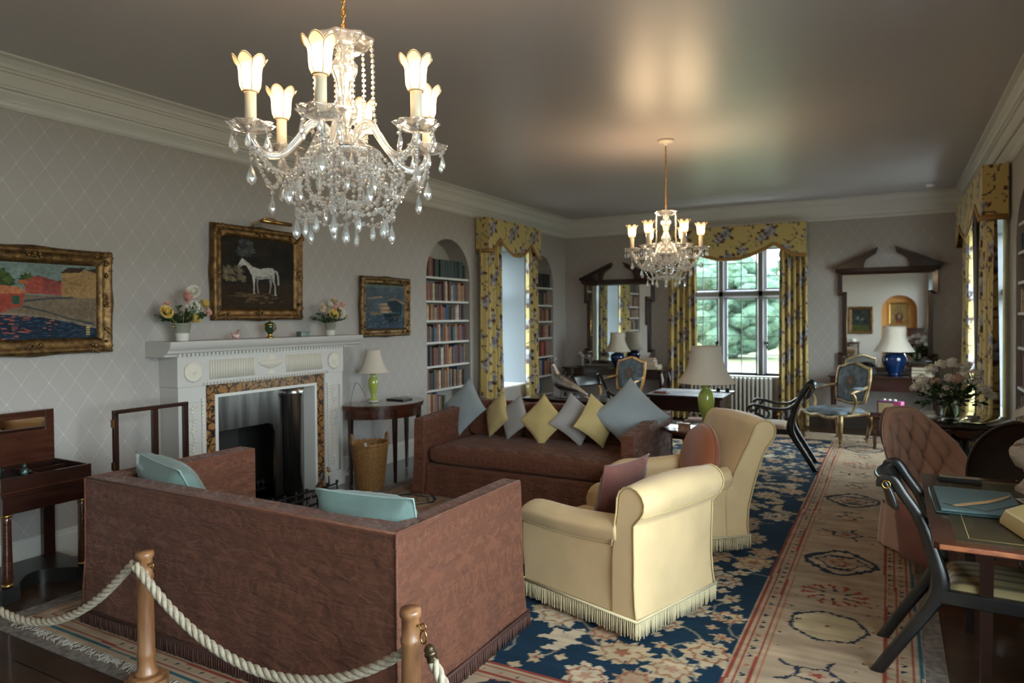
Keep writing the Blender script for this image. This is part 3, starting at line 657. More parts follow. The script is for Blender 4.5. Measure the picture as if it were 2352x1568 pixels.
# ---- sofas: local origin at floor centre, faces +y
def sofa(name, W, D, Hh, label, loc, rz, arm_h, cushions=0, frg=True, seed=0):
    t = T(name, label, 'sofa', loc, rz); a = .11; fl_ = .022
    def slab(x0, x1, y0, y1, h, h2=None):
        """upholstered slab with slightly flared foot"""
        m = MB(); nz = 9
        for sx in (0,):
            h2 = h if h2 is None else h2
        def ring_(z, k): 
            f = fl_*(1-min(1, z/.5))**1.5
            return [(x0-f*k[0], y0-f*k[1], z), (x1+f*k[2], y0-f*k[1], z), (x1+f*k[2], y1+f*k[3], z), (x0-f*k[0], y1+f*k[3], z)]
        return m, ring_
    def body(nm, x0, x1, y0, y1, hf, hb, k, par=t):
        """box from y0 (rear) to y1 (front), rear height hb, front height hf"""
        m = MB(); zs = [.02+.98*i/8 for i in range(9)]; n = 14; vs = []; fs = []
        def outline(s):
            pts = []
            for (ax, ay), (bx, by) in (((x0,y0),(x1,y0)), ((x1,y0),(x1,y1)), ((x1,y1),(x0,y1)), ((x0,y1),(x0,y0))):
                for q in range(n): pts.append((ax+(bx-ax)*q/n, ay+(by-ay)*q/n))
            return pts
        rs = random.Random(seed+len(nm)); ph = rs.uniform(0, 6)
        for s in zs:
            for (x, y) in outline(s):
                f = fl_*(1-min(1, s/.6))**1.5; tt = (y-y0)/(y1-y0) if y1 != y0 else 0
                hh = hb+(hf-hb)*tt; 
                dx = (-k[0] if x == x0 else k[2] if x == x1 else 0)*f; dy = (-k[1] if y == y0 else k[3] if y == y1 else 0)*f
                wv = .004*math.sin(9*x+7*y+5*s+ph)*(1-s)
                vs.append((x+dx*(1+.4*math.sin(11*y+ph)), y+dy*(1+.4*math.sin(11*x+ph))+wv, hh*s))
        N = 4*n
        for i in range(8):
            for q in range(N): fs.append((i*N+q, i*N+(q+1) % N, (i+1)*N+(q+1) % N, (i+1)*N+q))
        fs.append(tuple(range(8*N, 9*N))); fs.append(tuple(range(N-1, -1, -1)))
        m.add(vs, fs); return O(nm, m, sofam, par, bev=.018, seg=3)
    bk = body('sofa_back', -W/2, W/2, -D/2, -D/2+.14, Hh, Hh, (1,1,1,0))
    al = body('sofa_arm', -W/2+.001, -W/2+a, -D/2+.13, D/2, arm_h, Hh-.004, (1,0,0,1)); ar = body('sofa_arm', W/2-a, W/2-.001, -D/2+.13, D/2, arm_h, Hh-.004, (0,0,1,1))
    body('seat_base', -W/2+a, W/2-a, -D/2+.13, D/2-.015, .29, .29, (0,0,0,1))
    # seat cushion
    def cush(x0, x1, y0, y1, z0, z1, crown, nm, m_=sofam, ver=False):
        cx, cy, cz = (x0+x1)/2, (y0+y1)/2, (z0+z1)/2; hx, hy, hz = (x1-x0)/2, (y1-y0)/2, (z1-z0)/2
        def sp(v, p): return math.copysign(abs(v)**p, v)
        def fn(u, v):
            th = 2*PI*u; ph = -PI/2+PI*v
            x = sp(math.cos(th), .16)*sp(math.cos(ph), .22); y = sp(math.sin(th), .16)*sp(math.cos(ph), .22); z = sp(math.sin(ph), .45)
            cr_ = crown*(1-x*x)*(1-y*y)*(.8+.2*math.sin(5*x+seed))
            if ver: return (cx+x*hx, cy+y*hy+math.copysign(cr_, y)*abs(y)**3, cz+z*hz)
            return (cx+x*hx, cy+y*hy, cz+z*hz+(cr_ if z > 0 else 0))
        return O(nm, MB().grid(fn, 56, 20, cu=True), m_, t)
    cush(-W/2+a+.005, W/2-a-.005, -D/2+.15, D/2+.005, .285, .455, .035, 'seat_cushion')
    for k in range(cushions):
        w0 = (W-2*a)/cushions; cush(-W/2+a+k*w0+.004, -W/2+a+(k+1)*w0-.004, -D/2+.13, -D/2+.30, .45, Hh+.035, .03, 'back_cushion', ver=True)
    # piping along the arm and back tops
    e = .006
    pts = [(-W/2+e, D/2-e, arm_h-.03), (-W/2+e, D/2-.02, arm_h), (-W/2+e, -D/2+e, Hh), (W/2-e, -D/2+e, Hh), (W/2-e, D/2-.02, arm_h), (W/2-e, D/2-e, arm_h-.03), (W/2, D/2, .3), (W/2+.01, D/2+.012, .06)]
    O('piping', MB().tube(pts, .0065, 6), sofam, t)
    O('piping', MB().tube([(-W/2, -D/2, Hh), (-W/2-.002, -D/2-.004, .35), (-W/2-.018, -D/2-.02, .05)], .006, 6), sofam, t); O('piping', MB().tube([(W/2, -D/2, Hh), (W/2+.002, -D/2-.004, .35), (W/2+.018, -D/2-.02, .05)], .006, 6), sofam, t)
    if frg:
        f = MB(); g = fl_+.006; fringe(f, [(-W/2-g, D/2+g, .085), (-W/2-g, -D/2-g, .085), (W/2+g, -D/2-g, .085), (W/2+g, D/2+g, .085), (-W/2-g, D/2+g, .085)], .075, .016, .0055)
        O('bullion_fringe', f, brownf, t)
    return t
sofa('sofa', 2.07, 1.02, .77, 'rose-brown damask sofa seen from behind, nearest the rope barrier', (-2.70, 2.60, 0), 0, .765, 0)
sofa('sofa', 2.08, 1.02, .755, 'rose-brown damask sofa facing the viewer with a row of diamond cushions', (-2.76, 5.55, 0), PI, .685, 3, frg=False, seed=3)
# cushions on the far sofa: (centre px known -> world), size, material
def diamond(x, z, y, s, m, lab, roll, yaw, tilt, seed):
    r_ = Matrix.Rotation(yaw, 4, 'Z') @ Matrix.Rotation(tilt, 4, 'X') @ Matrix.Rotation(roll, 4, 'Y')
    pillow('scatter_cushion', s, s, s*.30, m, lab, (x, y, z), r_, group='cushions along the far sofa', seed=seed)
for x, y, z, s, m, lab, roll, yaw, tilt in (
    (-3.68, 5.70, .725, .43, bluef, 'large grey-blue cushion on its corner at the left end of the far sofa', PI/4, -.25, -.30),
    (-3.29, 5.66, .68, .335, yellf, 'small yellow cushion tucked behind the left grey one on the far sofa', PI/4+.12, -.55, -.30),
    (-3.07, 5.60, .675, .325, greyf, 'small grey cushion left of the middle yellow one on the far sofa', PI/4+.15, -.35, -.28),
    (-2.74, 5.53, .675, .345, yellf, 'yellow diamond cushion in the middle of the far sofa, in front of its neighbours', PI/4-.04, .02, -.26),
    (-2.45, 5.60, .69, .345, greyf, 'small grey cushion right of the middle yellow one on the far sofa', PI/4-.1, .70, -.26),
    (-2.23, 5.56, .70, .345, yellf, 'narrow-looking yellow cushion beside the large right-hand grey one', PI/4-.12, .95, -.20),
    (-1.95, 5.62, .755, .47, bluef, 'large grey-blue cushion on its corner against the right arm of the far sofa', PI/4, .30, -.30)):
    diamond(x, z, y, s, m, lab, roll, yaw, tilt, int(abs(x)*100))
# cushions on the near sofa
rr_ = lambda a, b, c: (Matrix.Rotation(a, 4, 'Z') @ Matrix.Rotation(b, 4, 'X') @ Matrix.Rotation(c, 4, 'Y'))
pillow('scatter_cushion', .48, .44, .24, aquaf, 'aqua silk cushion in the left corner of the near sofa', (-3.40, 2.38, .665), rr_(-.20, .50, .10), aquap, seed=4, pinch=.05)
pillow('scatter_cushion', .50, .44, .24, aquaf, 'aqua silk cushion leaning at the right end of the near sofa', (-1.99, 2.34, .645), rr_(.10, .35, 0), aquap, seed=9, pinch=.05)
pillow('scatter_cushion', .38, .36, .13, yellf, 'flat yellow cushion just showing over the near sofa back, left of centre', (-2.78, 2.44, .60), rr_(.1, 1.15, .2), yellf, seed=11)
pillow('scatter_cushion', .36, .34, .12, bluef, 'pale blue cushion edge showing between the aqua and yellow cushions on the near sofa', (-3.03, 2.36, .60), rr_(-.1, .95, .3), None, seed=13)
# ---- cream armchairs: origin floor centre, faces +y
def armchair(label, loc, rz, W, D, hb, ha, lean, seatz=.40, seed=0):
    t = T('armchair', label, 'armchair', loc, rz, 'cream armchairs'); z0 = .115
    # back section in (y,z)
    yb = -D/2
    n = 8
    def back_sec():
        p = [(yb+.14, z0), (yb+.14, seatz)]
        ty, tz = yb+.14-lean, hb-.085
        for k in range(1, 5): q = k/5; p.append((yb+.14-lean*q**1.2, seatz+(tz-seatz)*q))
        cy, cz, r = ty-.075, hb-.085, .083
        for k in range(9): a = math.radians(10+k*27); p.append((cy+r*math.cos(a), cz+r*math.sin(a)))
        p.append((cy-.015, cz-.105)); 
        for k in range(1, 6): q = k/6; p.append((cy-.015+(yb-.005-cy+.015)*q**.8, (cz-.105)*(1-q)+.24*q))
        p += [(yb-.012, .19), (yb-.022, z0)]
        return p
    bs = back_sec(); N = len(bs); M_ = 15
    ycr = sum(p[0] for p in bs)/N
    def wid(z): return W/2*(.955+.085*z/hb)
    m = MB(); vs = []
    for i in range(M_):
        u = -1+2*i/(M_-1)
        for (y, z) in bs:
            puff = .018*(1-u*u) if z > seatz else .008*(1-u*u)
            f = .015*max(0, 1-(z-z0)/.25)
            yy = y-(puff if y < ycr-.02 else -puff)
            crown = .020*(1-u*u) if z > hb-.12 else 0
            vs.append((u*(wid(z)-.0+f), yy, z+crown))
    fs = [(i*N+j, i*N+(j+1) % N, (i+1)*N+(j+1) % N, (i+1)*N+j) for i in range(M_-1) for j in range(N)]
    fs += [tuple(range(N-1, -1, -1)), tuple(range((M_-1)*N, M_*N))]
    m.add(vs, fs); O('chair_back', m, creamf, t, bev=.014, seg=3)
    for sx in (-1, 1):
        O('piping', MB().tube([(sx*(wid(z)+.003+.015*max(0, 1-(z-z0)/.25)), y, z) for y, z in bs[2:]], .0055, 5), creamp, t)
    O('piping', MB().tube([(u*W/2*1.01, bs[14][0]-.004-.018*(1-u*u), bs[14][1]) for u in np.linspace(-1, 1, 12)], .004, 5), creamp, t)
    # arms
    aw = .13
    for sx in (-1, 1):
        sec = [(0,z0),(0,ha-.10),(-.008,ha-.05),(.02,ha-.008),(.075,ha+.012),(.13,ha-.012),(.152,ha-.055),(.14,ha-.10),(.118,ha-.13),(.112,.3),(.118,.2),(.128,z0)]
        n2 = len(sec); m = MB(); vs = []; K = 16
        for i in range(K):
            q = i/(K-1); y = yb+.10+(D-.12)*q
            for j, (s, z) in enumerate(sec):
                e = max(0, (q-.80)/.20); zz = z; top = z > ha-.14
                k = math.sqrt(max(0, 1-e*e*.8))
                if top: zz = (ha-.14)+(z-ha+.14)*(.55+.45*k)+.02*(1-q)-.015*math.sin(PI*q)
                ss = .06+(s-.06)*(1-.22*(1-k)) if top else s
                yy = y+(.035*math.sin(PI*min(1, max(0, (zz-.15)/(ha-.15)))))*max(0, (q-.8)/.2)
                vs.append((sx*(W/2-aw+ss), yy, zz))
        fs = [(i*n2+j, i*n2+(j+1) % n2, (i+1)*n2+(j+1) % n2, (i+1)*n2+j) for i in range(K-1) for j in range(n2)]
        fs += [tuple(range(n2-1, -1, -1)), tuple(range((K-1)*n2, K*n2))]
        m.add(vs, fs); O('chair_arm', m, creamf, t, bev=.012, seg=3)
        O('piping', MB().tube([vs[i*n2+8] if True else 0 for i in range(K)], .005, 5), creamp, t)
    m = MB().box((-W/2+aw-.01, yb+.12, z0), (W/2-aw+.01, D/2-.03, .30)); O('seat_base', m, creamf, t, bev=.012)
    m = MB().box((-W/2+aw+.004, yb+.13, .30), (W/2-aw-.004, D/2+.005, seatz+.04)); O('seat_cushion', m, creamf, t, bev=.045, seg=4)
    f = MB(); g = .014; fringe(f, [(-W/2-g, D/2-.02, z0+.008), (-W/2-g, yb-.03, z0+.008), (W/2+g, yb-.03, z0+.008), (W/2+g, D/2-.02, z0+.008), (-W/2-g, D/2-.02, z0+.008)], .092, .0125, .0048, seed)
    O('bullion_fringe', f, creamfr, t)
    for sx in (-1, 1):
        for y in (yb+.05, D/2-.08):
            l = O('leg', MB().lathe([(.022,.055),(.028,.075),(.024,.13),(.03,.16)], 12, (sx*(W/2-.07), y)), mahog, t)
            O('castor', MB().lathe([(.036,.014),(.04,.02),(.04,.028),(.03,.036),(.012,.04),(.012,.06)], 16, (sx*(W/2-.07), y)), mat('worn_bone', (.45,.33,.22), .5), l)
    return t
def place(nearback, fd, W, D, side):
    """centre & heading from the near-rear corner; side=+1: chair extends to the left of fd"""
    fd = Vector((fd[0], fd[1])).normalized(); sd = Vector((-fd.y, fd.x))*side
    c = Vector(nearback)+fd*D/2+sd*W/2; return (c.x, c.y, 0), math.atan2(-fd.x, fd.y)
Wc, Dc = .70, .79
lc, rc = place((-1.10, 3.20), (-.95, .31), Wc, Dc, -1)
armchair('cream loose-covered armchair seen from behind, nearest the viewer', lc, rc, Wc, Dc, .775, .575, .06, seed=1)
Wd, Dd = .64, .74
ld, rd = place((-.86, 4.80), (-.76, -.65), Wd, Dd, -1)
armchair('taller cream armchair with a round rust cushion, behind the nearest armchair', ld, rd, Wd, Dd, .895, .55, .20, seed=2)
pillow('scatter_cushion', .42, .40, .13, roseb, 'rose-brown velvet cushion against the back of the nearest cream armchair', (-1.31, 3.60, .625), rr_(rc+.05, .26, 0), roseb, seed=21)
def disc_cushion(label, loc, rot, r, th, m):
    mb = MB().lathe([(0,-th/2),(r*.35,-th/2*.98),(r*.7,-th/2*.8),(r*.92,-th/2*.42),(r,0),(r*.92,th/2*.42),(r*.7,th/2*.8),(r*.35,th/2*.98),(0,th/2)], 36, caps=False)
    o = O('round_cushion', mb, m, None, label, 'cushion'); o.location = loc; o.rotation_euler = rot.to_euler()
    O('piping', MB().tube([(r*math.cos(a), r*math.sin(a), 0) for a in np.linspace(0, 2*PI, 40)[:-1]], .006, 5, closed=True), m, o)
disc_cushion('round rust velvet cushion on the taller cream armchair', (-1.20, 4.93, .60), Matrix.Rotation(rd, 4, 'Z') @ Matrix.Rotation(-PI/2+.2, 4, 'X'), .235, .17, rustf)
# ---- table building blocks
def leg_square(m, x, y, z0, z1, a, b): m.prism([(x-a,y-a),(x+a,y-a),(x+a,y+a),(x-a,y+a)], z0, z1, 'z') if a == b else m.add([(x-b,y-b,z0),(x+b,y-b,z0),(x+b,y+b,z0),(x-b,y+b,z0),(x-a,y-a,z1),(x+a,y-a,z1),(x+a,y+a,z1),(x-a,y+a,z1)], [(0,3,2,1),(4,5,6,7),(0,1,5,4),(1,2,6,5),(2,3,7,6),(3,0,4,7)])
def table_rect(name, label, loc, rz, W, D, Hh, m, apron=.11, legs='square', th=.025, over=.03, a=.024, b=.015, cat='table'):
    t = T(name, label, cat, loc, rz)
    O('tabletop', MB().box((-W/2,-D/2,Hh-th),(W/2,D/2,Hh)), m, t, bev=.006)
    O('apron', MB().box((-W/2+over,-D/2+over,Hh-th-apron),(W/2-over,D/2-over,Hh-th)), m, t, bev=.002)
    for sx in (-1,1):
        for sy in (-1,1):
            mb = MB(); x, y = sx*(W/2-over-a), sy*(D/2-over-a)
            if legs == 'cab':
                mb.tube(smooth_path([(x,y,Hh-th-.02),(x+sx*.03,y+sy*.02,Hh-th-apron-.06),(x+sx*.012,y+sy*.01,Hh*.45),(x-sx*.006,y,.12),(x+sx*.012,y+sy*.008,.03),(x+sx*.02,y+sy*.015,.0)], 4), [.034]*3+[.038]*3+[.03]*5+[.02]*6+[.024]*4, 8)
            else: leg_square(mb, x, y, 0, Hh-th-.02, a, b)
            O('leg', mb, m, t, bev=.003 if legs != 'cab' else 0)
    return t
# half-round table by the mantelpiece
t = T('half_round_table', 'half-round mahogany side table between the fireplace and the bookcase', 'table', (-4.63, 5.5, 0))
def half(r, z0, z1, n=26): return [(r*math.cos(a), r*math.sin(a)) for a in np.linspace(-PI/2, PI/2, n)]
O('tabletop', MB().prism(half(.49,0,0), .738, .76, 'z'), mahog_r, t, bev=.004)
O('table_leaf', MB().prism(half(.482,0,0), .715, .736, 'z'), mahog_r, t, bev=.004)
O('apron', MB().prism(half(.455,0,0), .625, .715, 'z'), mahog_r, t)
for a in (-1.45, -.45, .45, 1.45):
    mb = MB(); leg_square(mb, .44*math.cos(a), .44*math.sin(a), 0, .71, .021, .011); O('leg', mb, mahog, t)
def table_lamp(label, loc, s, gm, shp, shr, hsh, group=None, tilt=0, base='urn', n=10):
    """loc at the base; s = pottery height; shr = shade lower radius"""
    t = T('table_lamp', label, 'lamp', loc, 0, group)
    if base == 'urn': pr = [(.20,0),(.20,.045),(.18,.065),(.09,.09),(.07,.14),(.08,.17),(.10,.20),(.09,.22),(.12,.30),(.165,.45),(.19,.62),(.187,.74),(.16,.82),(.115,.87),(.095,.92),(.10,.97),(.125,1.0)]
    else: pr = [(.22,0),(.25,.02),(.24,.06),(.27,.15),(.40,.40),(.48,.62),(.49,.76),(.42,.90),(.25,.97),(.2,1.0),(.22,1.04)]
    O('lamp_base', MB().lathe([(r*s, z*s) for r, z in pr], 28), gm, t)
    O('lamp_fitting', MB().lathe([(.012, s*.98),(.012, s+.05),(.018, s+.055),(.018, s+.10)], 10), brass, t)
    z0 = s+.015; rt = shr*shp
    pf = [(shr*1.0, 0), (shr*.985, .03), (shr*.80, .22), (shr*.66, .42), (shr*.57, .62), (rt*1.02, .85), (rt, 1.0)]
    fn = lambda a, z: 1+.012*abs(math.cos(a*n/2))
    sh = O('lamp_shade', MB().lathe([(r, z0+q*hsh) for r, q in pf], 60, fn=fn, caps=False), shadem, t, solid=.003)
    O('shade_binding', MB().tube([(shr*1.012*math.cos(a), shr*1.012*math.sin(a), z0+.004) for a in np.linspace(0,2*PI,40)[:-1]], .005, 5, closed=True).tube([(rt*1.012*math.cos(a), rt*1.012*math.sin(a), z0+hsh-.003) for a in np.linspace(0,2*PI,40)[:-1]], .004, 5, closed=True), shadem, sh)
    if tilt: t.rotation_euler = (tilt, 0, 0)
    return t
table_lamp('lime green pottery lamp on the half-round table beside the fireplace', (-4.66, 5.50, .761), .27, lime, .46, .155, .235)
O('lamp_flex', MB().tube(smooth_path([(-4.70,5.44,.80),(-4.75,5.36,.95),(-4.78,5.33,.86),(-4.80,5.32,.775),(-4.84,5.34,.60),(-4.85,5.40,.42),(-4.83,5.37,.2),(-4.84,5.30,.05)], 6), .004, 5), mat('grey_flex', (.2,.19,.18), .6), label='grey lamp flex trailing down the wall behind the half-round table', cat='cable')
O('dish', MB().lathe([(.03,0),(.045,.004),(.055,.018),(.05,.016),(.03,.008),(0,.007)], 20), mat('white_china', (.6,.58,.52), .2, coat=.5), loc=(-4.55,5.37,.761), label='little white china dish on the half-round table', cat='dish')
O('leather_case', MB().box((-.11,-.08,0),(.11,.08,.014)), ebony, loc=(-4.45,5.66,.761), label='flat dark leather case on the half-round table, right of the lime lamp', cat='case', bev=.004)
# wicker basket
wick = mat('wicker', (.19,.085,.022), .6, c2=(.32,.16,.045), vscale=50)
t = T('waste_basket', 'tall wicker waste basket with two loop handles beside the fireplace', 'basket', (-4.28, 4.99, 0))
mb = MB()
for i in range(30):
    z = .012+i*.0142; r = .122+.045*(z/.43)
    mb.tube([((r+.004*(1 if (k+i) % 2 else -1))*math.cos(k*2*PI/40), (r+.004*(1 if (k+i) % 2 else -1))*math.sin(k*2*PI/40), z) for k in range(40)], .0068, 5, closed=True)
O('woven_wall', mb, wick, t)
mb = MB()
for k in range(20): a = k*2*PI/20+.08; mb.tube([(.12*math.cos(a), .12*math.sin(a), .01), (.168*math.cos(a), .168*math.sin(a), .44)], .006, 5)
mb.lathe([(.0,.01),(.12,.01),(.12,.02),(0,.02)], 24, caps=False); O('stake', mb, wick, t, kind='stuff')
O('rim', MB().tube([(.170*math.cos(a), .170*math.sin(a), .438+.006*math.sin(20*a)) for a in np.linspace(0, 2*PI, 60)[:-1]], .012, 6, closed=True), wick, t)
for a in (.9, .9+PI):
    c = Vector((.165*math.cos(a), .165*math.sin(a), .43)); d = Vector((-math.sin(a), math.cos(a), 0))
    O('handle', MB().tube([c+d*.065*math.cos(q)+Vector((0,0,.095*math.sin(q))) for q in np.linspace(0, PI, 14)], .009, 6), wick, t)
O('luggage_tag', MB().box((-.014,-.001,-.035),(.014,.001,0)), mat('tag_card', (.6,.57,.5), .8), t, loc=(.09,-.16,.47))
# ---- mantelpiece
my0, my1 = 3.30, 5.06
t = T('mantelpiece', 'white carved chimneypiece with fluted frieze, urn panel and paterae', 'fireplace', (XL, (my0+my1)/2, 0)); hw = (my1-my0)/2   # local: x out of wall, y along
iy = .64; dx = .195
for sy in (-1, 1):
    a, b = sorted((sy*hw, sy*(iy+.001))); O('pilaster', MB().box((.001,a,0),(dx+.02,b,1.091)), mantelw, t, bev=.003)
    a, b = sorted((sy*(hw+.012), sy*(iy+.002))); O('plinth', MB().box((.001,a,0),(dx+.035,b,.12)), mantelw, t, bev=.004)
m = MB().box((.001,-hw-.006,1.0915),(dx+.026,hw+.006,1.325)); O('frieze', m, mantelw, t, bev=.002)
sh = [(0,1.325),(.226,1.325),(.232,1.345),(.262,1.352),(.268,1.372),(.285,1.385),(.300,1.405),(.305,1.44),(0,1.44)]
O('mantel_shelf', MB().prism([(x, z) for x, z in sh], -hw-.115, hw+.205, 'y'), mantelw, t, bev=.003)
m = MB()
y = -hw-.01
while y < hw+.02: m.box((.22, y, 1.325), (.247, y+.022, 1.348)); y += .036
O('dentil_course', m, mantelw, t)
for y0, y1 in ((-iy+.03, -.17), (.17, iy-.03)):
    y = y0; m = MB()
    while y < y1-.01: m.tube([(dx+.027, y+.008, 1.135), (dx+.027, y+.008, 1.285)], .0095, 6); y += .0245
    O('fluting', m, cream_rel, t)
for sy in (-1, 1):
    c = (dx+.027, sy*(hw-.125), 1.205); mm = MB(); mm.M = Matrix.Translation(c) @ Matrix.Rotation(PI/2, 4, 'Y')
    mm.lathe([(.078,0),(.08,.006),(.07,.012),(.062,.007),(.05,.006),(.04,.012),(.03,.008),(.02,.014),(0,.02)], 30, fn=lambda a, z: 1+.03*math.cos(12*a)*(z > .005)); O('patera', mm, cream_rel, t)
    mm = MB(); yy = sy*(hw-.125)
    for k in range(30): mm.ball((dx+.024, yy+.010*math.sin(k*1.1), .22+k*.025), (.006,.012+.006*(k % 3 == 0),.013), 6, 4)
    for k in range(8): mm.tube([(dx+.024, yy-.035, .30+k*.09), (dx+.024, yy, .285+k*.09), (dx+.024, yy+.035, .30+k*.09)], .0035, 4)
    O('garland', mm, cream_rel, t)
    mm = MB(); 
    for k in range(28): mm.box((dx+.02, sy*(iy+.035)-.012, .14+k*.031), (dx+.034, sy*(iy+.035)+.012, .158+k*.031))
    O('bead_moulding', mm, cream_rel, t)
    O('panel_moulding', MB().tube([(dx+.022, yy-.075, .15), (dx+.022, yy-.075, .97), (dx+.022, yy+.075, .97), (dx+.022, yy+.075, .15)], .007, 4, closed=True), mantelw, t)
m = MB(); k = -iy-.03
while k < iy+.03: m.box((dx+.024, k, 1.094), (dx+.040, k+.018, 1.114)); k += .031
O('egg_moulding', m, mantelw, t)
m = MB(); m.M = Matrix.Translation((dx+.026, 0, 1.128)) @ Matrix.Diagonal((.22, 1, 1, 1))
m.lathe([(.055,0),(.05,.012),(.02,.03),(.018,.05),(.05,.06),(.115,.085),(.135,.11),(.125,.118),(.06,.125),(.035,.14),(.05,.15),(.02,.165),(0,.18)], 26); O('urn_relief', m, cream_rel, t)
marble = mat('brocatelle_marble', (.30,.13,.035), .18, coat=.5)
n = marble.node_tree; L = n.links.new; tcn = n.nodes.new('ShaderNodeTexCoord'); vo = n.nodes.new('ShaderNodeTexVoronoi'); vo.feature = 'DISTANCE_TO_EDGE'; vo.inputs['Scale'].default_value = 15
dn = n.nodes.new('ShaderNodeTexNoise'); dn.inputs['Scale'].default_value = 9; dn.inputs['Detail'].default_value = 4; vm = n.nodes.new('ShaderNodeVectorMath'); vm.operation = 'MULTIPLY_ADD'; vm.inputs[1].default_value = (.16,.16,.16)
L(tcn.outputs['Object'], dn.inputs[0]); L(dn.outputs['Color'], vm.inputs[0]); L(tcn.outputs['Object'], vm.inputs[2]); L(vm.outputs[0], vo.inputs[0])
cr = n.nodes.new('ShaderNodeValToRGB'); L(vo.outputs['Distance'], cr.inputs[0]); e = cr.color_ramp.elements; e[0].position = .03; e[0].color = (.02,.012,.012,1); e[1].position = .16; e[1].color = (.30,.145,.045,1); q = e.new(.4); q.color = (.20,.095,.045,1)
L(cr.outputs[0], n.nodes['Principled BSDF'].inputs['Base Color'])
ih = .55
m = MB().box((.0,-iy,0),(dx+.004,-ih,1.09)).box((0,ih,0),(dx+.004,iy,1.09)).box((0,-ih,1.01),(dx+.004,ih,1.09)); O('marble_slip', m, marble, t)
m = MB().box((-.05,-ih,0),(dx+.010,-ih+.028,1.01)).box((-.05,ih-.028,0),(dx+.010,ih,1.01)).box((-.05,-ih+.028,.985),(dx+.010,ih-.028,1.01)); O('inner_frame', m, white, t, bev=.003)
# steel register hood & cylinder
t2 = T('fire_grate', 'polished steel register grate with arched hood inside the chimneypiece', 'grate', (XL, 4.18, 0))
hood = [(-.515,.98),(-.515,.62),(-.47,.62),(-.455,.67),(-.41,.69),(.08,.69),(.13,.67),(.155,.60),(.155,.02),(.24,.02),(.24,.98)]
O('steel_hood', MB().prism([(y, z) for y, z in hood], .06, .085, 'x'), steel, t2, bev=.004)
for cy, r in ((.345,.085),): O('steel_column', MB().lathe([(r,.02),(r,.9),(r*1.15,.92),(r*1.15,.98)], 24, (.11, cy)), steelb, t2)
O('steel_panel', MB().box((.05,.24,.02),(.065,.515,.98)), steel, t2)
O('firebox', MB().box((-.42,-.515,.0),(-.40,.16,.7)), mat('firebrick', (.035,.03,.027), .9, bump=.5), t2)
m = MB().box((-.02,-.4,.16),(.0,.1,.18)).box((-.30,-.4,.10),(.02,.1,.115))
for k in range(9): m.tube([(.01,-.38+k*.058,.11),(.01,-.38+k*.058,.19)], .006, 5)
O('fire_basket', m, iron, t2)
logm = mat('silvery_log', (.17,.13,.10), .85, bump=.6, bscale=30, c2=(.30,.25,.20), vscale=14)
for i, (y, z, r, L_, a) in enumerate(((-.25,.175,.055,.36,.1),(-.05,.17,.045,.26,.9),(-.14,.265,.06,.33,-.3),(-.30,.25,.04,.2,.5))):
    c = Vector((-.08, y, z)); d = Vector((math.sin(a)*.5, math.cos(a), 0))*L_/2
    O('firewood_log', MB().tube([c-d, c+d*.3, c+d], [r, r*1.06, r*.93], 10), logm, label='split log %s in the grate' % ('lowest on the left', 'lying crosswise on the right', 'resting on top', 'small one at the back left')[i], cat='log', group='logs in the grate', loc=(XL-.12, 4.18, 0))
O('hearth_slab', MB().box((XL+.005, 3.42, 0), (XL+.66, 4.94, .008)), mat('black_slate', (.012,.012,.014), .12, coat=.4), label='polished black hearth slab before the fireplace', cat='hearth')
t2 = T('fire_irons_stand', 'low black and brass fender with fire irons on the hearth', 'fire irons', (XL+.40, 4.30, .008))
m = MB().tube([(.05,-.45,.035),(.05,.42,.035)], .012, 6).tube([(.05,-.45,.09),(.05,.42,.09)], .008, 6)
for k in range(8): m.tube([(.05,-.45+k*.124,0),(.05,-.45+k*.124,.10)], .007, 6).ball((.05,-.45+k*.124,.11), .015, 8, 6)
O('fender_rail', m, iron, t2)
O('poker', MB().tube([(-.1,.38,.16),(.22,-.12,.03)], .007, 6).ball((-.1,.38,.16), .016, 8, 6), steel, t2)
O('brass_tongs', MB().tube([(-.05,.42,.06),(-.05,.42,.2),(-.09,.44,.22)], .007, 6).ball((-.05,.42,.2), .017, 8, 6), brass, t2)
# ---- lime lamp table, book table, writing table
t = T('pie_crust_table', 'low round mahogany table with scalloped edge beside the far sofa', 'table', (-1.365, 5.80, 0))
sc_fn = lambda a, z: 1+.035*abs(math.sin(a*6))
O('tabletop', MB().lathe([(.0,.635),(.31,.635),(.33,.648),(.326,.670),(.31,.662),(.0,.660)], 96, fn=sc_fn, caps=False), mahog_r, t)
O('apron', MB().lathe([(.21,.60),(.21,.635)], 24), mahog, t)
for k in range(4):
    a = PI/4+k*PI/2; mb = MB(); leg_square(mb, .19*math.cos(a), .19*math.sin(a), 0, .62, .014, .014); O('leg', mb, mahog, t)
for k in range(4):
    a, b = PI/4+k*PI/2, PI/4+(k+1)*PI/2; mb = MB()
    mb.tube([(.19*math.cos(a), .19*math.sin(a), .2), (.19*math.cos(b), .19*math.sin(b), .2)], .013, 4)
    for q in (.33, .66):
        x = .19*(math.cos(a)*(1-q)+math.cos(b)*q); y = .19*(math.sin(a)*(1-q)+math.sin(b)*q); mb.tube([(x,y,.2),(x,y,.62)], .006, 5)
    O('spindle_panel', mb, mahog, t)
table_lamp('lime green pottery lamp with large shade on the low scalloped table', (-1.36, 5.83, .661), .365, lime, .52, .232, .305)
mb = MB()
for b in (((-.045,-.03,0),(.045,.03,.006)),((-.045,-.03,.05),(.045,.03,.056)),((-.045,-.03,.006),(-.033,.03,.05)),((.033,-.03,.006),(.045,.03,.05)),((-.033,.024,.006),(.033,.03,.05))): mb.box(*b)
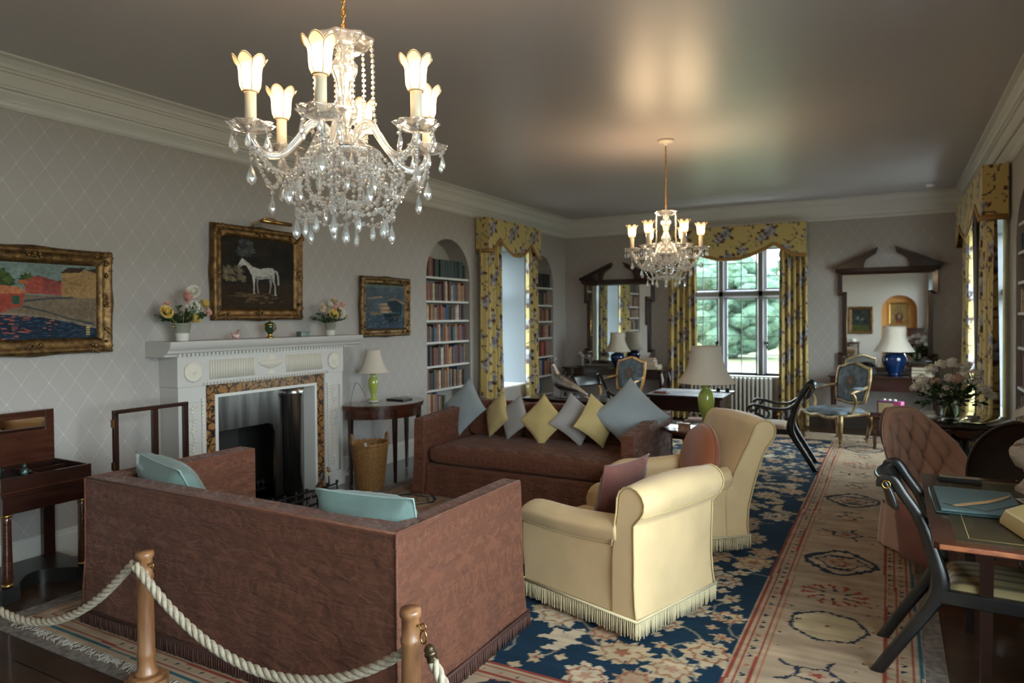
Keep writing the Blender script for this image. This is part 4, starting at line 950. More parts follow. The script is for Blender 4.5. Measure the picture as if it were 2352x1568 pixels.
O('brass_box', mb, mat('pink_brass', (.5,.34,.26), .3, metal=.8), label='small open-fronted brass box on the low scalloped table', cat='box', loc=(-1.50,5.66,.661))
O('ashtray', MB().lathe([(.03,0),(.055,.006),(.066,.02),(.06,.018),(.035,.007),(0,.006)], 24), mat('white_china', (.6,.58,.52)), label='shallow white dish in front of the large lime lamp', cat='dish', loc=(-1.22,5.72,.661))
bt = table_rect('magazine_table', 'low dark table piled with books behind the large lime lamp', (-1.72, 6.72, 0), .05, .78, .46, .50, mahog, apron=.05)
BOOKC = {'brown': (.10,.045,.025), 'dark red': (.12,.018,.015), 'navy': (.015,.03,.07), 'green': (.02,.05,.035), 'tan': (.30,.17,.08), 'black': (.015,.015,.016), 'rust': (.25,.07,.03), 'cream': (.42,.35,.25), 'blue': (.03,.10,.19), 'grey': (.14,.14,.14), 'pink': (.38,.17,.13), 'dark green': (.012,.025,.018)}
def bookm(c): return mat('book_cloth_'+c.replace(' ', '_'), BOOKC[c], .6, var=.25, vscale=30)
pagem = mat('page_edges', (.42,.36,.27), .9)
def flatbook(x, y, z, w_, d, h, rz, c, label, g):
    """lying flat: cover and page block"""
    t = T('book', label, 'book', (x, y, z), rz, g)
    O('book_cover', MB().box((-w_/2,-d/2,0),(w_/2,d/2,.003)).box((-w_/2,-d/2,h-.003),(w_/2,d/2,h)).box((-w_/2,-d/2,.003),(-w_/2+.004,d/2,h-.003)), bookm(c), t)
    O('page_block', MB().box((-w_/2+.004,-d/2+.004,.003),(w_/2-.005,d/2-.004,h-.003)), pagem, t); return t
def pile(x, y, z, specs, g, where):
    for i, (w_, d, h, rz, c) in enumerate(specs):
        pos = ['lowest', 'second from the bottom', 'third from the bottom', 'fourth from the bottom', 'topmost'][min(i, 4)] if i < len(specs)-1 else ('topmost' if len(specs) > 1 else 'single')
        flatbook(x, y, z, w_, d, h, rz, c, '%s book, %s %s' % (c, pos, where), g); z += h
pile(-1.95, 6.68, .50, ((.30,.24,.03,.1,'brown'),(.27,.22,.02,-.1,'tan'),(.28,.2,.012,.2,'grey')), 'books on the low table', 'of left pile behind the lime lamp')
pile(-1.62, 6.64, .50, ((.26,.2,.04,.05,'navy'),(.26,.2,.03,-.08,'dark red'),(.25,.18,.03,.1,'rust'),(.2,.15,.02,.3,'pink')), 'books on the low table', 'of right pile behind the lime lamp')
wt = table_rect('writing_table', 'mahogany table with blue-grey cloth top in front of the far window', (-1.93, 7.55, 0), .02, .80, .66, .755, mahog, apron=.14)
O('table_cloth', MB().box((-.41,-.34,.7555),(.41,.34,.762)), mat('slate_cloth', (.10,.10,.15), .55, sheen=.2), label='slate-blue cover lying over the window writing table', cat='cloth', loc=(-1.93,7.55,0), bev=.002).rotation_euler = (0,0,.02)
for i, (x, y, rz, w_, d) in enumerate(((-2.10,7.66,.3,.24,.17),(-1.86,7.58,-.2,.3,.2),(-1.68,7.40,.5,.16,.11),(-1.70,7.68,.1,.2,.14))):
    O('paper_sheet', MB().box((-w_/2,-d/2,0),(w_/2,d/2,.001)), mat('paper', (.5,.5,.55), .7), label='pale paper on the window table, %s' % ('back left', 'in the middle', 'small one front right', 'back right')[i], cat='paper', group='papers on the window table', loc=(x,y,.7625)).rotation_euler = (0,0,rz)
O('pen_tray', MB().box((-.09,-.035,0),(.09,.035,.008)).box((-.07,-.012,.008),(.02,.012,.022)).box((.03,-.012,.008),(.06,.012,.026)), mat('tray_wood', (.22,.10,.05), .4), label='little pen tray at the front left of the window table', cat='tray', loc=(-2.20,7.33,.7625), bev=.002)
O('inkstand', MB().box((-.12,-.05,0),(.12,.05,.01)).lathe([(.022,.01),(.024,.04),(.01,.05)], 12, (-.05,0)).lathe([(.022,.01),(.024,.04),(.01,.05)], 12, (.05,0)), ebony, label='black double inkstand at the back right of the window table', cat='inkstand', loc=(-1.63,7.76,.7625))
# radiator
t = T('radiator', 'cream column radiator under the far window', 'radiator', (-2.12, YF-.14, 0)); crm = mat('radiator_enamel', (.42,.385,.33), .4)
for k in range(20):
    x = -.57+k*.06; mb = MB()
    for y in (-.04, .04): mb.tube(smooth_path([(x,y*.3,.67),(x,y,.64),(x,y,.58),(x,y,.20),(x,y,.14),(x,y*.3,.11)], 3), .017, 8)
    mb.tube([(x,-.05,.66),(x,.05,.66)], .017, 8); mb.box((x-.016,-.05,.1),(x+.016,.05,.13)); O('radiator_column', mb, crm, t)
O('valve', MB().tube([(.63,0,.14),(.68,0,.14),(.68,0,.02)], .011, 8).lathe([(.02,.13),(.024,.15),(.02,.19)], 12, (.68,0)), brass, t)
# ---- klismos / regency chairs: faces +y
def regency(label, loc, rz, arms=True, seatc=None, sw=.50, sd=.46, crest=.05, topz=.89, g='ebonised regency chairs'):
    t = T('regency_chair', label, 'chair', loc, rz, g); sm = seatc or mat('ochre_stripe_seat', (.30,.22,.11), .6)
    yb = -sd/2
    for sx in (-1, 1):
        x = sx*sw/2*.92
        pts = smooth_path([(x*.95, yb-.245, 0), (x, yb-.15, .16), (x, yb-.04, .34), (x, yb+.0, .44), (x*.98, yb-.02, .56), (x*.98, yb-.075, .72), (x*.98, yb-.135, topz-.07), (x*.98, yb-.175, topz-.01), (x*.98, yb-.215, topz-.015), (x*.98, yb-.22, topz-.045)], 5)
        n = len(pts); rad = [.022+.012*math.exp(-((i/n-.33)/.12)**2)-.003*(i/n) for i in range(n)]
        lg = O('back_post', MB().tube(pts, rad, 8, sx=1.15, sy=.62), ebony, t)
        O('brass_ring', MB().tube([(x*.98+sx*.018, yb-.20+.016*math.cos(a), topz-.03+.016*math.sin(a)) for a in np.linspace(0, 2*PI, 13)[:-1]], .0035, 5, closed=True), gold, lg)
        pts = smooth_path([(sx*sw/2*.95, sd/2+.03, 0), (sx*sw/2*.98, sd/2-.01, .12), (sx*sw/2, sd/2-.035, .28), (sx*sw/2*.98, sd/2-.03, .42)], 5); n = len(pts)
        O('front_leg', MB().tube(pts, [.016+.016*(i/n) for i in range(n)], 8, sx=1, sy=1.15), ebony, t)
        if arms:
            pts = smooth_path([(x*.98, yb-.06, .70), (x*1.0, yb+.03, .64), (x*1.04, yb+.17, .635), (x*1.06, yb+.31, .665), (x*1.06, yb+.37, .665), (x*1.06, yb+.40, .635), (x*1.06, yb+.375, .605), (x*1.06, yb+.35, .62)], 5)
            am = O('arm', MB().tube(pts, .019, 8, sx=.8, sy=1), ebony, t)
            pts = smooth_path([(x*1.05, yb+.30, .655), (x*1.05, yb+.33, .59), (x*1.04, yb+.24, .53), (x*1.02, yb+.27, .45), (x*1.0, yb+.35, .42)], 5)
            O('arm_support', MB().tube(pts, .015, 8), ebony, am)
        O('side_rail', MB().box((x-.018, yb, .375), (x+.018, sd/2-.01, .432)), ebony, t, bev=.004)
    def cr(u, v):
        a = (2*u-1); return (a*sw/2*.98, yb-.16-.045*(1-a*a)-.05*v**1.5, topz-.135+.145*v-.02*v*v)
    mb = MB().grid(cr, 16, 8); O('crest_rail', mb, ebony, t, solid=.020)
    mb = MB().grid(lambda u, v: ((2*u-1)*sw/2*.94, yb-.045-.02*(1-(2*u-1)**2), .585+.045*v), 10, 3); O('splat_rail', mb, ebony, t, solid=.016)
    O('front_rail', MB().box((-sw/2*.9, sd/2-.05, .38), (sw/2*.9, sd/2-.015, .43)), ebony, t, bev=.004); O('rear_rail', MB().box((-sw/2*.85, yb-.01, .38), (sw/2*.85, yb+.02, .43)), ebony, t, bev=.004)
    def st(u, v):
        a, b = 2*u-1, 2*v-1; e = max(0, (1-a**4)*(1-b**4)); return (a*(sw/2-.03), b*(sd/2-.025)-.0, .425+.045*e**.4)
    mb = MB().grid(st, 20, 20); O('seat', mb, sm, t)
    return t
stripe = mat('striped_seat_cloth', (.33,.25,.12), .6)
n = stripe.node_tree; L = n.links.new; tcn = n.nodes.new('ShaderNodeTexCoord'); wv = n.nodes.new('ShaderNodeTexWave'); wv.bands_direction = 'X'; wv.inputs['Scale'].default_value = 4.2; L(tcn.outputs['Object'], wv.inputs[0])
cr = n.nodes.new('ShaderNodeValToRGB'); cr.color_ramp.elements[0].color = (.13,.10,.055,1); cr.color_ramp.elements[0].position = .1; cr.color_ramp.elements[1].position = .5; cr.color_ramp.elements[1].color = (.33,.25,.12,1); L(wv.outputs[0], cr.inputs[0]); L(cr.outputs[0], n.nodes['Principled BSDF'].inputs['Base Color'])
buff = mat('buff_seat_cloth', (.40,.28,.17), .7)
regency('ebonised sabre-leg chair with striped seat drawn up to the writing desk', (.42, 3.62, 0), -PI/2-.05, arms=False, seatc=stripe, sw=.44, sd=.46, topz=.885)
regency('ebonised armchair with scrolled arms to the right of the window writing table', (-1.16, 7.78, 0), PI/2+.08, True, buff, .56, .46)
regency('ebonised armchair behind the far sofa, to the left of the window writing table', (-2.86, 7.62, 0), -PI/2-.35, True, mat('blue_grey_seat', (.16,.17,.19), .7), .54, .46)
# ---- gilt tapestry armchairs: faces +y
def tap(seed):
    n = 90; X, Y = np.meshgrid(np.linspace(-.5, .5, n), np.linspace(-.5, .5, n)); R = Ras(X, Y, (.085,.10,.11)); R.C *= 1+noise2(X.shape, (14, 14), .9)[..., None]
    q = random.Random(seed)
    for i in range(16): R.flower(q.uniform(-.4,.4), q.uniform(-.4,.4), q.uniform(.03,.07), q.choice([(.17,.16,.15), (.05,.06,.06), (.12,.12,.14)]), 5, .3)
    R.flower(0, .02, .22, (.065,.055,.04), 9, .15); R.flower(.0, .05, .12, (.10,.055,.035), 7, .25); R.flower(.02, .04, .06, (.16,.10,.07), 5, .25)
    return R
tapm = vmat('tapestry', .85, bump=.4, bscale=250)
def gilt_chair(label, loc, rz, seed, fm=giltw):
    t = T('gilt_armchair', label, 'chair', loc, rz, 'gilt tapestry armchairs'); R = tap(seed)
    def bx(u, v):   # back pad shape: (x, z) from unit square
        a = 2*u-1; w_ = .235+.03*math.sin(PI*v*.9)-.02*(1-v); zt = .93+.055*(math.cos(a*PI)*.5+.5)+.0*a; zb = .50-.012*math.cos(a*PI); return a*w_, zb+(zt-zb)*v
    N = 26; XX = np.zeros((N, N)); YY = XX.copy(); ZZ = XX.copy()
    for j in range(N):
        for i in range(N):
            u, v = i/(N-1), j/(N-1); x, z = bx(u, v); e = max(0, (1-(2*u-1)**2)*(1-(2*v-1)**2))
            XX[j,i], ZZ[j,i] = x*.93, .515+(z-.5)*.95; YY[j,i] = -.20-.16*(z-.45)+.035*e**.5
    ii = (np.linspace(0, 89, N)).astype(int); grid_mesh('back_pad', XX, YY, ZZ, R.C[ii][:, ii], tapm, t)
    def back(z): return -.205-.16*(z-.45)
    pts = [];
    for k in range(16): x, z = bx(0, k/16); pts.append((x, back(z), z))
    for k in range(16): x, z = bx(k/16, 1); pts.append((x, back(z), z))
    for k in range(16): x, z = bx(1, 1-k/16); pts.append((x, back(z), z))
    for k in range(16): x, z = bx(1-k/16, 0); pts.append((x, back(z), z))
    O('back_frame', MB().tube(pts, .020, 8, closed=True), fm, t)
    O('crest_carving', MB().ball((0, back(.98)+.015, .99), (.05,.015,.018), 12, 6, lambda a, q: 1+.2*math.cos(6*a)), fm, t)
    O('back_panel', MB().grid(lambda u, v: (bx(u, v)[0]*.95, back(bx(u,v)[1])-.01, bx(u, v)[1]), 12, 12), tapm if 0 else mat('back_linen', (.12,.11,.10), .9), t)
    XX = np.zeros((N, N)); YY = XX.copy(); ZZ = XX.copy()
    for j in range(N):
        for i in range(N):
            a, b = 2*i/(N-1)-1, 2*j/(N-1)-1; wd = .27+.04*b; e = max(0, (1-a**4)*(1-b**4))
            XX[j,i] = a*wd; YY[j,i] = b*.25+.02*(1-a*a)*max(0,b); ZZ[j,i] = .385+.07*e**.4
    grid_mesh('seat_pad', XX, YY, ZZ, R.C[ii][:, ii[::-1]]*1.15, tapm, t)
    m = MB(); m.tube(smooth_path([(-.31,.25,.375),(-.15,.275,.345),(0,.285,.365),(.15,.275,.345),(.31,.25,.375)], 5), .024, 8)
    m.tube([(-.31,.25,.375),(-.24,-.24,.375)], .022, 8).tube([(.31,.25,.375),(.24,-.24,.375)], .022, 8).tube([(-.24,-.24,.375),(.24,-.24,.375)], .022, 8); O('seat_frame', m, fm, t)
    for sx in (-1, 1):
        for (x, y, o_) in ((.31, .25, 1), (.24, -.24, -1)):
            pts = smooth_path([(sx*x, y, .38), (sx*(x+.025), y+.025*o_, .30), (sx*(x+.01), y+.01*o_, .16), (sx*(x-.005), y-.005*o_, .05), (sx*(x+.02), y+.02*o_, .012)], 4)
            O('leg', MB().tube(pts, np.interp(np.linspace(0,1,len(pts)), [0,.25,.6,.9,1], [.032,.034,.02,.016,.024]), 8), fm, t)
        ap = O('arm', MB().tube(smooth_path([(sx*.235, back(.70), .71), (sx*.30, -.10, .69), (sx*.335, .08, .66), (sx*.34, .12, .645)], 5), .017, 8), fm, t)
        O('arm_support', MB().tube(smooth_path([(sx*.335,.10,.655),(sx*.355,.07,.60),(sx*.325,.04,.50),(sx*.30,.08,.40)], 5), .018, 8), fm, ap)
        O('arm_pad', MB().ball((sx*.315, -.02, .70), (.03,.10,.022), 12, 8), mat('arm_pad_cloth', (.07,.085,.09), .9), ap)
    return t
gilt_chair('worn gilt armchair with grey tapestry on the carpet before the right console table', (-.60, 9.52, 0), math.atan2(.32, -.35)+.0, 5)
gilt_chair('gilt-framed tapestry armchair partly hidden behind the ebonised armchair, before the left console', (-3.50, 9.62, 0), PI-.35, 8, mat('orange_gilt_wood', (.45,.23,.07), .4, metal=.3, var=.3, vscale=15))
# ---- console tables, mirrors, lamps
table_rect('console_table', 'dark console table under the left pedimented mirror', (-3.84, 10.38, 0), 0, 1.66, .50, .795, mahog, apron=.13, legs='cab', cat='table')
table_rect('console_table', 'dark console table under the right pedimented mirror', (-.10, 10.36, 0), 0, 1.30, .52, .795, mahog, apron=.17, cat='table')
def ped_mirror(label, x, W, z0, z1):
    t = T('pier_mirror', label, 'mirror', (x, YF-.035, 0)); hw = W/2; ear = .055
    P = [(-hw,z0),(hw,z0),(hw,z0+.25),(hw-ear,z0+.252),(hw-ear,z1-.322),(hw,z1-.32),(hw,z1),(-hw,z1),(-hw,z1-.32),(-hw+ear,z1-.322),(-hw+ear,z0+.252),(-hw,z0+.25)]
    f = .055; Q = []
    for (x_, z_) in P: Q.append((x_-math.copysign(f, x_), z_))
    Q = [(x_, z0+.05 if abs(z_-z0) < 1e-6 else z1-.03 if abs(z_-z1) < 1e-6 else z_+(-.05 if z_ < (z0+z1)/2 else .05)) for x_, z_ in Q]
    m = MB(); n = len(P); vs = []
    for (px_, pz), (qx, qz) in zip(P, Q): vs += [(px_, .03, pz), (px_, -.02, pz), (qx, -.012, qz), (qx, .005, qz)]
    fs = []
    for i in range(n):
        j = (i+1) % n
        for k in range(4): fs.append((i*4+k, i*4+(k+1) % 4, j*4+(k+1) % 4, j*4+k))
    m.add(vs, fs); O('mirror_frame', m, mahog, t)
    O('mirror_glass', MB().add([(x_, .004, z_) for x_, z_ in Q], [tuple(range(n))]), mirrorm, t)
    O('gilt_slip', MB().tube([(x_, -.004, z_) for x_, z_ in Q], .006, 5, closed=True), brass, t)
    O('cornice_rail', MB().prism([(-.07, z1+.045), (-.05, z1), (.03, z1-.01), (.03, z1+.055), (-.075, z1+.055)], -hw-.03, hw+.03, 'x'), mahog, t)
    for s in (-1, 1):
        A_ = [(hw+.065, z1+.055), (hw+.06, z1+.085), (.105, z1+.325), (.105, z1+.305), (.13, z1+.245), (.19, z1+.21), (.245, z1+.17), (.27, z1+.11), (.275, z1+.055)]
        O('broken_pediment', MB().prism([(s*a, b) for a, b in A_][::s], -.03, .03, 'y'), mahog, t)
        O('pediment_moulding', MB().prism([(s*a, b) for a, b in [(hw+.07, z1+.06), (hw+.065, z1+.09), (.10, z1+.335), (.112, z1+.29)]][::s], -.075, -.02, 'y'), mahog, t)
    return t
ped_mirror('left pier mirror with broken pediment, behind the cobalt lamp and model horse', -3.92, 1.20, .82, 2.15)
ped_mirror('right pier mirror with broken pediment above the right console table', -.065, 1.20, .82, 2.19)
table_lamp('cobalt blue jar lamp on the left console table', (-3.80, 10.36, .796), .235, blueg, .56, .20, .30, 'cobalt lamps', base='jar')
table_lamp('cobalt blue jar lamp on the right console table', (.03, 10.38, .796), .30, blueg, .56, .235, .33, 'cobalt lamps', base='jar')
pile(-3.28, 10.32, .796, ((.36,.28,.035,.05,'cream'),(.33,.26,.03,-.1,'cream'),(.24,.18,.04,.1,'pink'),(.22,.17,.035,-.05,'rust'),(.2,.15,.03,.1,'pink')), 'books on the left console', 'of the pile on the left console table')
pile(.34, 10.30, .796, ((.26,.2,.045,.1,'brown'),(.24,.18,.04,0,'black'),(.22,.16,.04,-.1,'dark red')), 'books on the right console', 'of the pile on the right console table')
# model horse and rider
def horse(mb, s, c=(0,0,0)):
    def P(x, y, z): return (c[0]+x*s, c[1]+y*s, c[2]+z*s)
    mb.tube(smooth_path([P(-.40,0,.78), P(-.30,0,.83), P(0,0,.78), P(.25,0,.80), P(.36,0,.80)], 4), np.interp(np.linspace(0,1,17), [0,.15,.5,.85,1], [.07*s,.15*s,.145*s,.16*s,.1*s]), 10)
    mb.tube(smooth_path([P(.30,0,.84), P(.44,0,1.02), P(.50,0,1.16), P(.56,0,1.17)], 4), np.interp(np.linspace(0,1,13), [0,.5,1], [.12*s,.08*s,.06*s]), 8)
    mb.tube([P(.50,0,1.17), P(.62,0,1.06), P(.70,0,.97)], [.07*s,.055*s,.035*s], 8)
    for y in (-.03,.03): mb.tube([P(.50,y,1.2), P(.49,y,1.27)], [.018*s,.005*s], 5)
    for x, y, dx_ in ((.27,.07,.03),(.27,-.07,-.04),(-.33,.08,-.05),(-.33,-.08,.02)):
        mb.tube([P(x,y,.76), P(x+dx_*.5+(.02 if x > 0 else -.04),y,.42), P(x+dx_,y,.10), P(x+dx_+.03,y,0)], [.075*s,.035*s,.022*s,.03*s], 7)
    mb.tube(smooth_path([P(-.44,0,.84), P(-.54,0,.74), P(-.55,0,.5), P(-.52,0,.3)], 4), np.interp(np.linspace(0,1,13), [0,.5,1], [.02*s,.045*s,.008*s]), 6)
t = T('horse_figurine', 'small grey model racehorse with blue-clad jockey on the left console', 'figurine', (-4.33, 10.33, .796), PI+.25)
mb = MB(); horse(mb, .19, (0,0,.012)); O('horse_body', mb, mat('dapple_china', (.36,.34,.31), .3, var=.25, vscale=60), t)
O('saddle_cloth', MB().ball((-.01,0,.165), (.045,.032,.022), 12, 8), mat('blue_silks', (.02,.07,.28), .5), t)
mb = MB(); mb.tube([(-.015,0,.18),(0,0,.215),(.02,0,.235)], [.016,.018,.012], 8).ball((.03,0,.25), .014, 8, 6).tube([(0,.02,.225),(.04,.01,.21)], .006, 6).tube([(0,-.02,.225),(.04,-.01,.21)], .006, 6).tube([(-.01,.02,.18),(.02,.032,.15),(0,.034,.12)], .009, 6).tube([(-.01,-.02,.18),(.02,-.032,.15),(0,-.034,.12)], .009, 6); O('jockey', mb, mat('jockey_paint', (.06,.025,.03), .5), t)
O('plinth', MB().box((-.12,-.04,0),(.12,.04,.012)), mat('moss_green', (.015,.03,.012), .7), t, bev=.003)
# silver pheasant on a sofa table
table_rect('sofa_table', 'dark narrow table behind the far sofa carrying the silver bird', (-2.9, 6.52, 0), 0, 1.0, .34, .76, mahog, apron=.07)
t = T('silver_pheasant', 'silver crested bird sculpture standing behind the far sofa', 'sculpture', (-2.93, 6.52, .761), -.12)
pts = smooth_path([(-.20,0,.345),(-.185,0,.32),(-.165,0,.265),(-.135,0,.20),(-.08,0,.155),(.0,0,.125),(.10,0,.095),(.22,0,.04)], 5)
mb = MB().tube(pts, np.interp(np.linspace(0,1,len(pts)), [0,.06,.14,.3,.48,.62,.8,1], [.010,.027,.026,.042,.076,.078,.056,.014]), 12, sx=1, sy=.8); mb.tube([(-.195,0,.335),(-.225,0,.325)], [.012,.003], 6); O('bird_body', mb, silver, t)
mb = MB()
for k in range(5): a = -.7+k*.42; mb = MB(); mb.tube([(-.19,0,.35),(-.19+.05*math.sin(a),.01*(k-2),.35+.05*math.cos(a))], .0022, 4).ball((-.19+.055*math.sin(a),.012*(k-2),.35+.057*math.cos(a)), .008, 6, 4); O('crest_plume', mb, silver, t)
for y in (-.02,.025):
    mb = MB().tube([(-.04,y,.11),(-.065,y,.07),(-.085,y,.01)], [.016,.007,.006], 7)
    for a in (-.5,0,.5): mb.tube([(-.085,y,.008),(-.085-.03*math.cos(a),y+.03*math.sin(a),.004)], .004, 5)
    O('leg', mb, silver, t)
O('tail', MB().grid(lambda u, v: (.12+.16*u, (v-.5)*.06*(1-.5*u), .10-.10*u-.03*(2*v-1)**2), 10, 7), silver, t, solid=.004)
mb = MB()
for k in range(12): mb.ball((.02+.012*k, .03*math.sin(k*2), .02+.01*math.cos(k)), .010, 6, 4)
O('foliate_support', mb, silver, t); O('plinth', MB().box((-.14,-.05,0),(.06,.05,.008)), silver, t, bev=.003)
# ================================================================ bookshelves in the arched recesses
def bookcase(nm, label, toworld, s0, s1, shelves, zs_arch, ztop, dep, where, seed, wmin=.028, wmax=.052, cols=None, smax=None, sbot=None):
    """toworld(s, d, z): s along wall left->right as seen, d depth behind the wall face"""
    t = T('arched_bookcase', label, 'bookcase', tuple(toworld(s0, .02, 0))); base = Vector(toworld(s0, .02, 0)); r = random.Random(seed)
    def bxw(m, a, b):
        A_, B_ = Vector(toworld(*a))-base, Vector(toworld(*b))-base
        lo = [min(A_[i], B_[i]) for i in range(3)]; hi = [max(A_[i], B_[i]) for i in range(3)]; m.box(lo, hi)
    for z in shelves:
        m = MB(); bxw(m, (s0+.003, .012, z-.026), (s1-.003, dep-.002, z)); O('shelf', m, shelfp, t, bev=.003)
    m = MB(); bxw(m, (s0+.003, .012, .121), (s1-.003, dep-.002, .15)); O('shelf', m, shelfp, t)
    lv = sorted(shelves+[.15]); rows = []
    names = {0: 'top shelf', 1: 'second shelf down', 2: 'third shelf down', 3: 'fourth shelf down', 4: 'fifth shelf down', 5: 'sixth shelf down', 6: 'seventh shelf down', 7: 'eighth shelf down'}
    for ri, z in enumerate(sorted(lv, reverse=True)):
        above = [q for q in lv if q > z+.01]; zt = min(above)-.03 if above else z+.27
        hmax = min(zt-z-.012, .30); s = s0+.012; i = 0
        row = []
        while s < s1-.03:
            if ri == 0 and cols: c = cols[0] if i > 3 else r.choice(['dark red','brown','rust'])
            else: c = r.choice(['brown','dark red','navy','green','tan','black','rust','cream','grey','brown','rust','dark red','brown','blue','black','tan'])
            w_ = r.uniform(wmin, wmax) if not (ri == 0 and i > 3) else .040
            h = hmax*(r.uniform(.78, 1.0) if not (ri == 0 and i > 3) else .86)
            if ri == 0: 
                mid = (s0+s1)/2; rr2 = (s1-s0)/2; d_ = max(abs(s-mid), abs(s+w_-mid)); lim = zs_arch+(ztop-zs_arch)*math.sqrt(max(0, 1-(d_/rr2)**2))-z-.03
                if lim < h: h = lim
                if h < .10: s += w_; continue
            if s+w_ > s1-.01 or (smax and s > smax) or (sbot and (z < .2 or (z < .5 and s > sbot))): break
            row.append((s, w_, h, c)); s += w_+.0015; i += 1
        n = len(row)
        cnt = {}
        for k, (s, w_, h, c) in enumerate(row):
            dp = r.uniform(.13, .17) if w_ < .05 else .17
            cnt[c] = cnt.get(c, 0)+1
            pos = 'leftmost' if k == 0 else 'rightmost' if k == n-1 else '%s from left' % ORD[k+1]
            P0 = Vector(toworld(s, .03+r.uniform(0, .02), z)); d_ = toworld(s+w_, .03+dp, z+h)
            bk = T('book', '%s book, %s on the %s of the %s' % (c, pos, names[ri], where), 'book', tuple(P0), 0, 'books on the %s of the %s' % (names[ri], where))
            sp = Vector(toworld(s+w_, .04, z+h))-Vector(toworld(s, .04, z)); dd = Vector(toworld(s, .04+dp, z))-Vector(toworld(s, .04, z))
            def q(a, b, c_): v = sp*0; v = Vector((sp.x, sp.y, 0))*a+dd*b; return (v.x, v.y, h*c_)
            e = .0025/w_
            def bb(m, a0, a1, b0, b1, c0, c1):
                p = [q(a, b, c_) for c_ in (c0, c1) for a, b in ((a0,b0),(a1,b0),(a1,b1),(a0,b1))]
                m.add(p, [(0,3,2,1),(4,5,6,7),(0,1,5,4),(1,2,6,5),(2,3,7,6),(3,0,4,7)])
            m = MB(); bb(m, 0, 1, .0, .03, 0, 1); bb(m, 0, e, .03, 1, 0, 1); bb(m, 1-e, 1, .03, 1, 0, 1); O('book_cover', m, bookm(c), bk)
            m = MB(); bb(m, e, 1-e, .03, .98, .01, .975); O('page_block', m, pagem, bk)
    return t
ORD = {i: w_ for i, w_ in enumerate('zeroth first second third fourth fifth sixth seventh eighth ninth tenth eleventh twelfth thirteenth fourteenth fifteenth sixteenth seventeenth eighteenth nineteenth twentieth'.split())}
for i in range(21, 40): ORD[i] = ('twenty-' if i < 30 else 'thirty-')+ORD.get(i-20 if i < 30 else i-30, '')
BOOKC['gilt-lettered black'] = (.02,.02,.02)
bookcase('a', 'white-shelved arched bookcase nearer the fireplace, left of the curtained window', lambda s,d,z: (XL-d, s, z), 6.75, 7.72, [2.106,1.813,1.574,1.308,1.015,.723,.43], 2.12, 2.59, .26, 'near left bookcase', 21, cols=['dark green'], sbot=7.15)
bookcase('b', 'white-shelved arched bookcase in the far left corner, right of the curtained window', lambda s,d,z: (XL-d, s, z), 9.48, 10.28, [2.076,1.796,1.538,1.272,.972,.664,.37], 2.12, 2.58, .26, 'far left bookcase', 33, .034, .060, cols=['black'], sbot=9.9)
bookcase('c', 'arched bookcase in the right wall beside the tall chintz curtain', lambda s,d,z: (XR+d, 13.44-s, z), 6.2, 7.24, [2.381-.02,2.12,1.87,1.61,1.32,.98,.70], 2.18, 2.62, .26, 'right-wall bookcase', 45, .04, .06, smax=6.42)
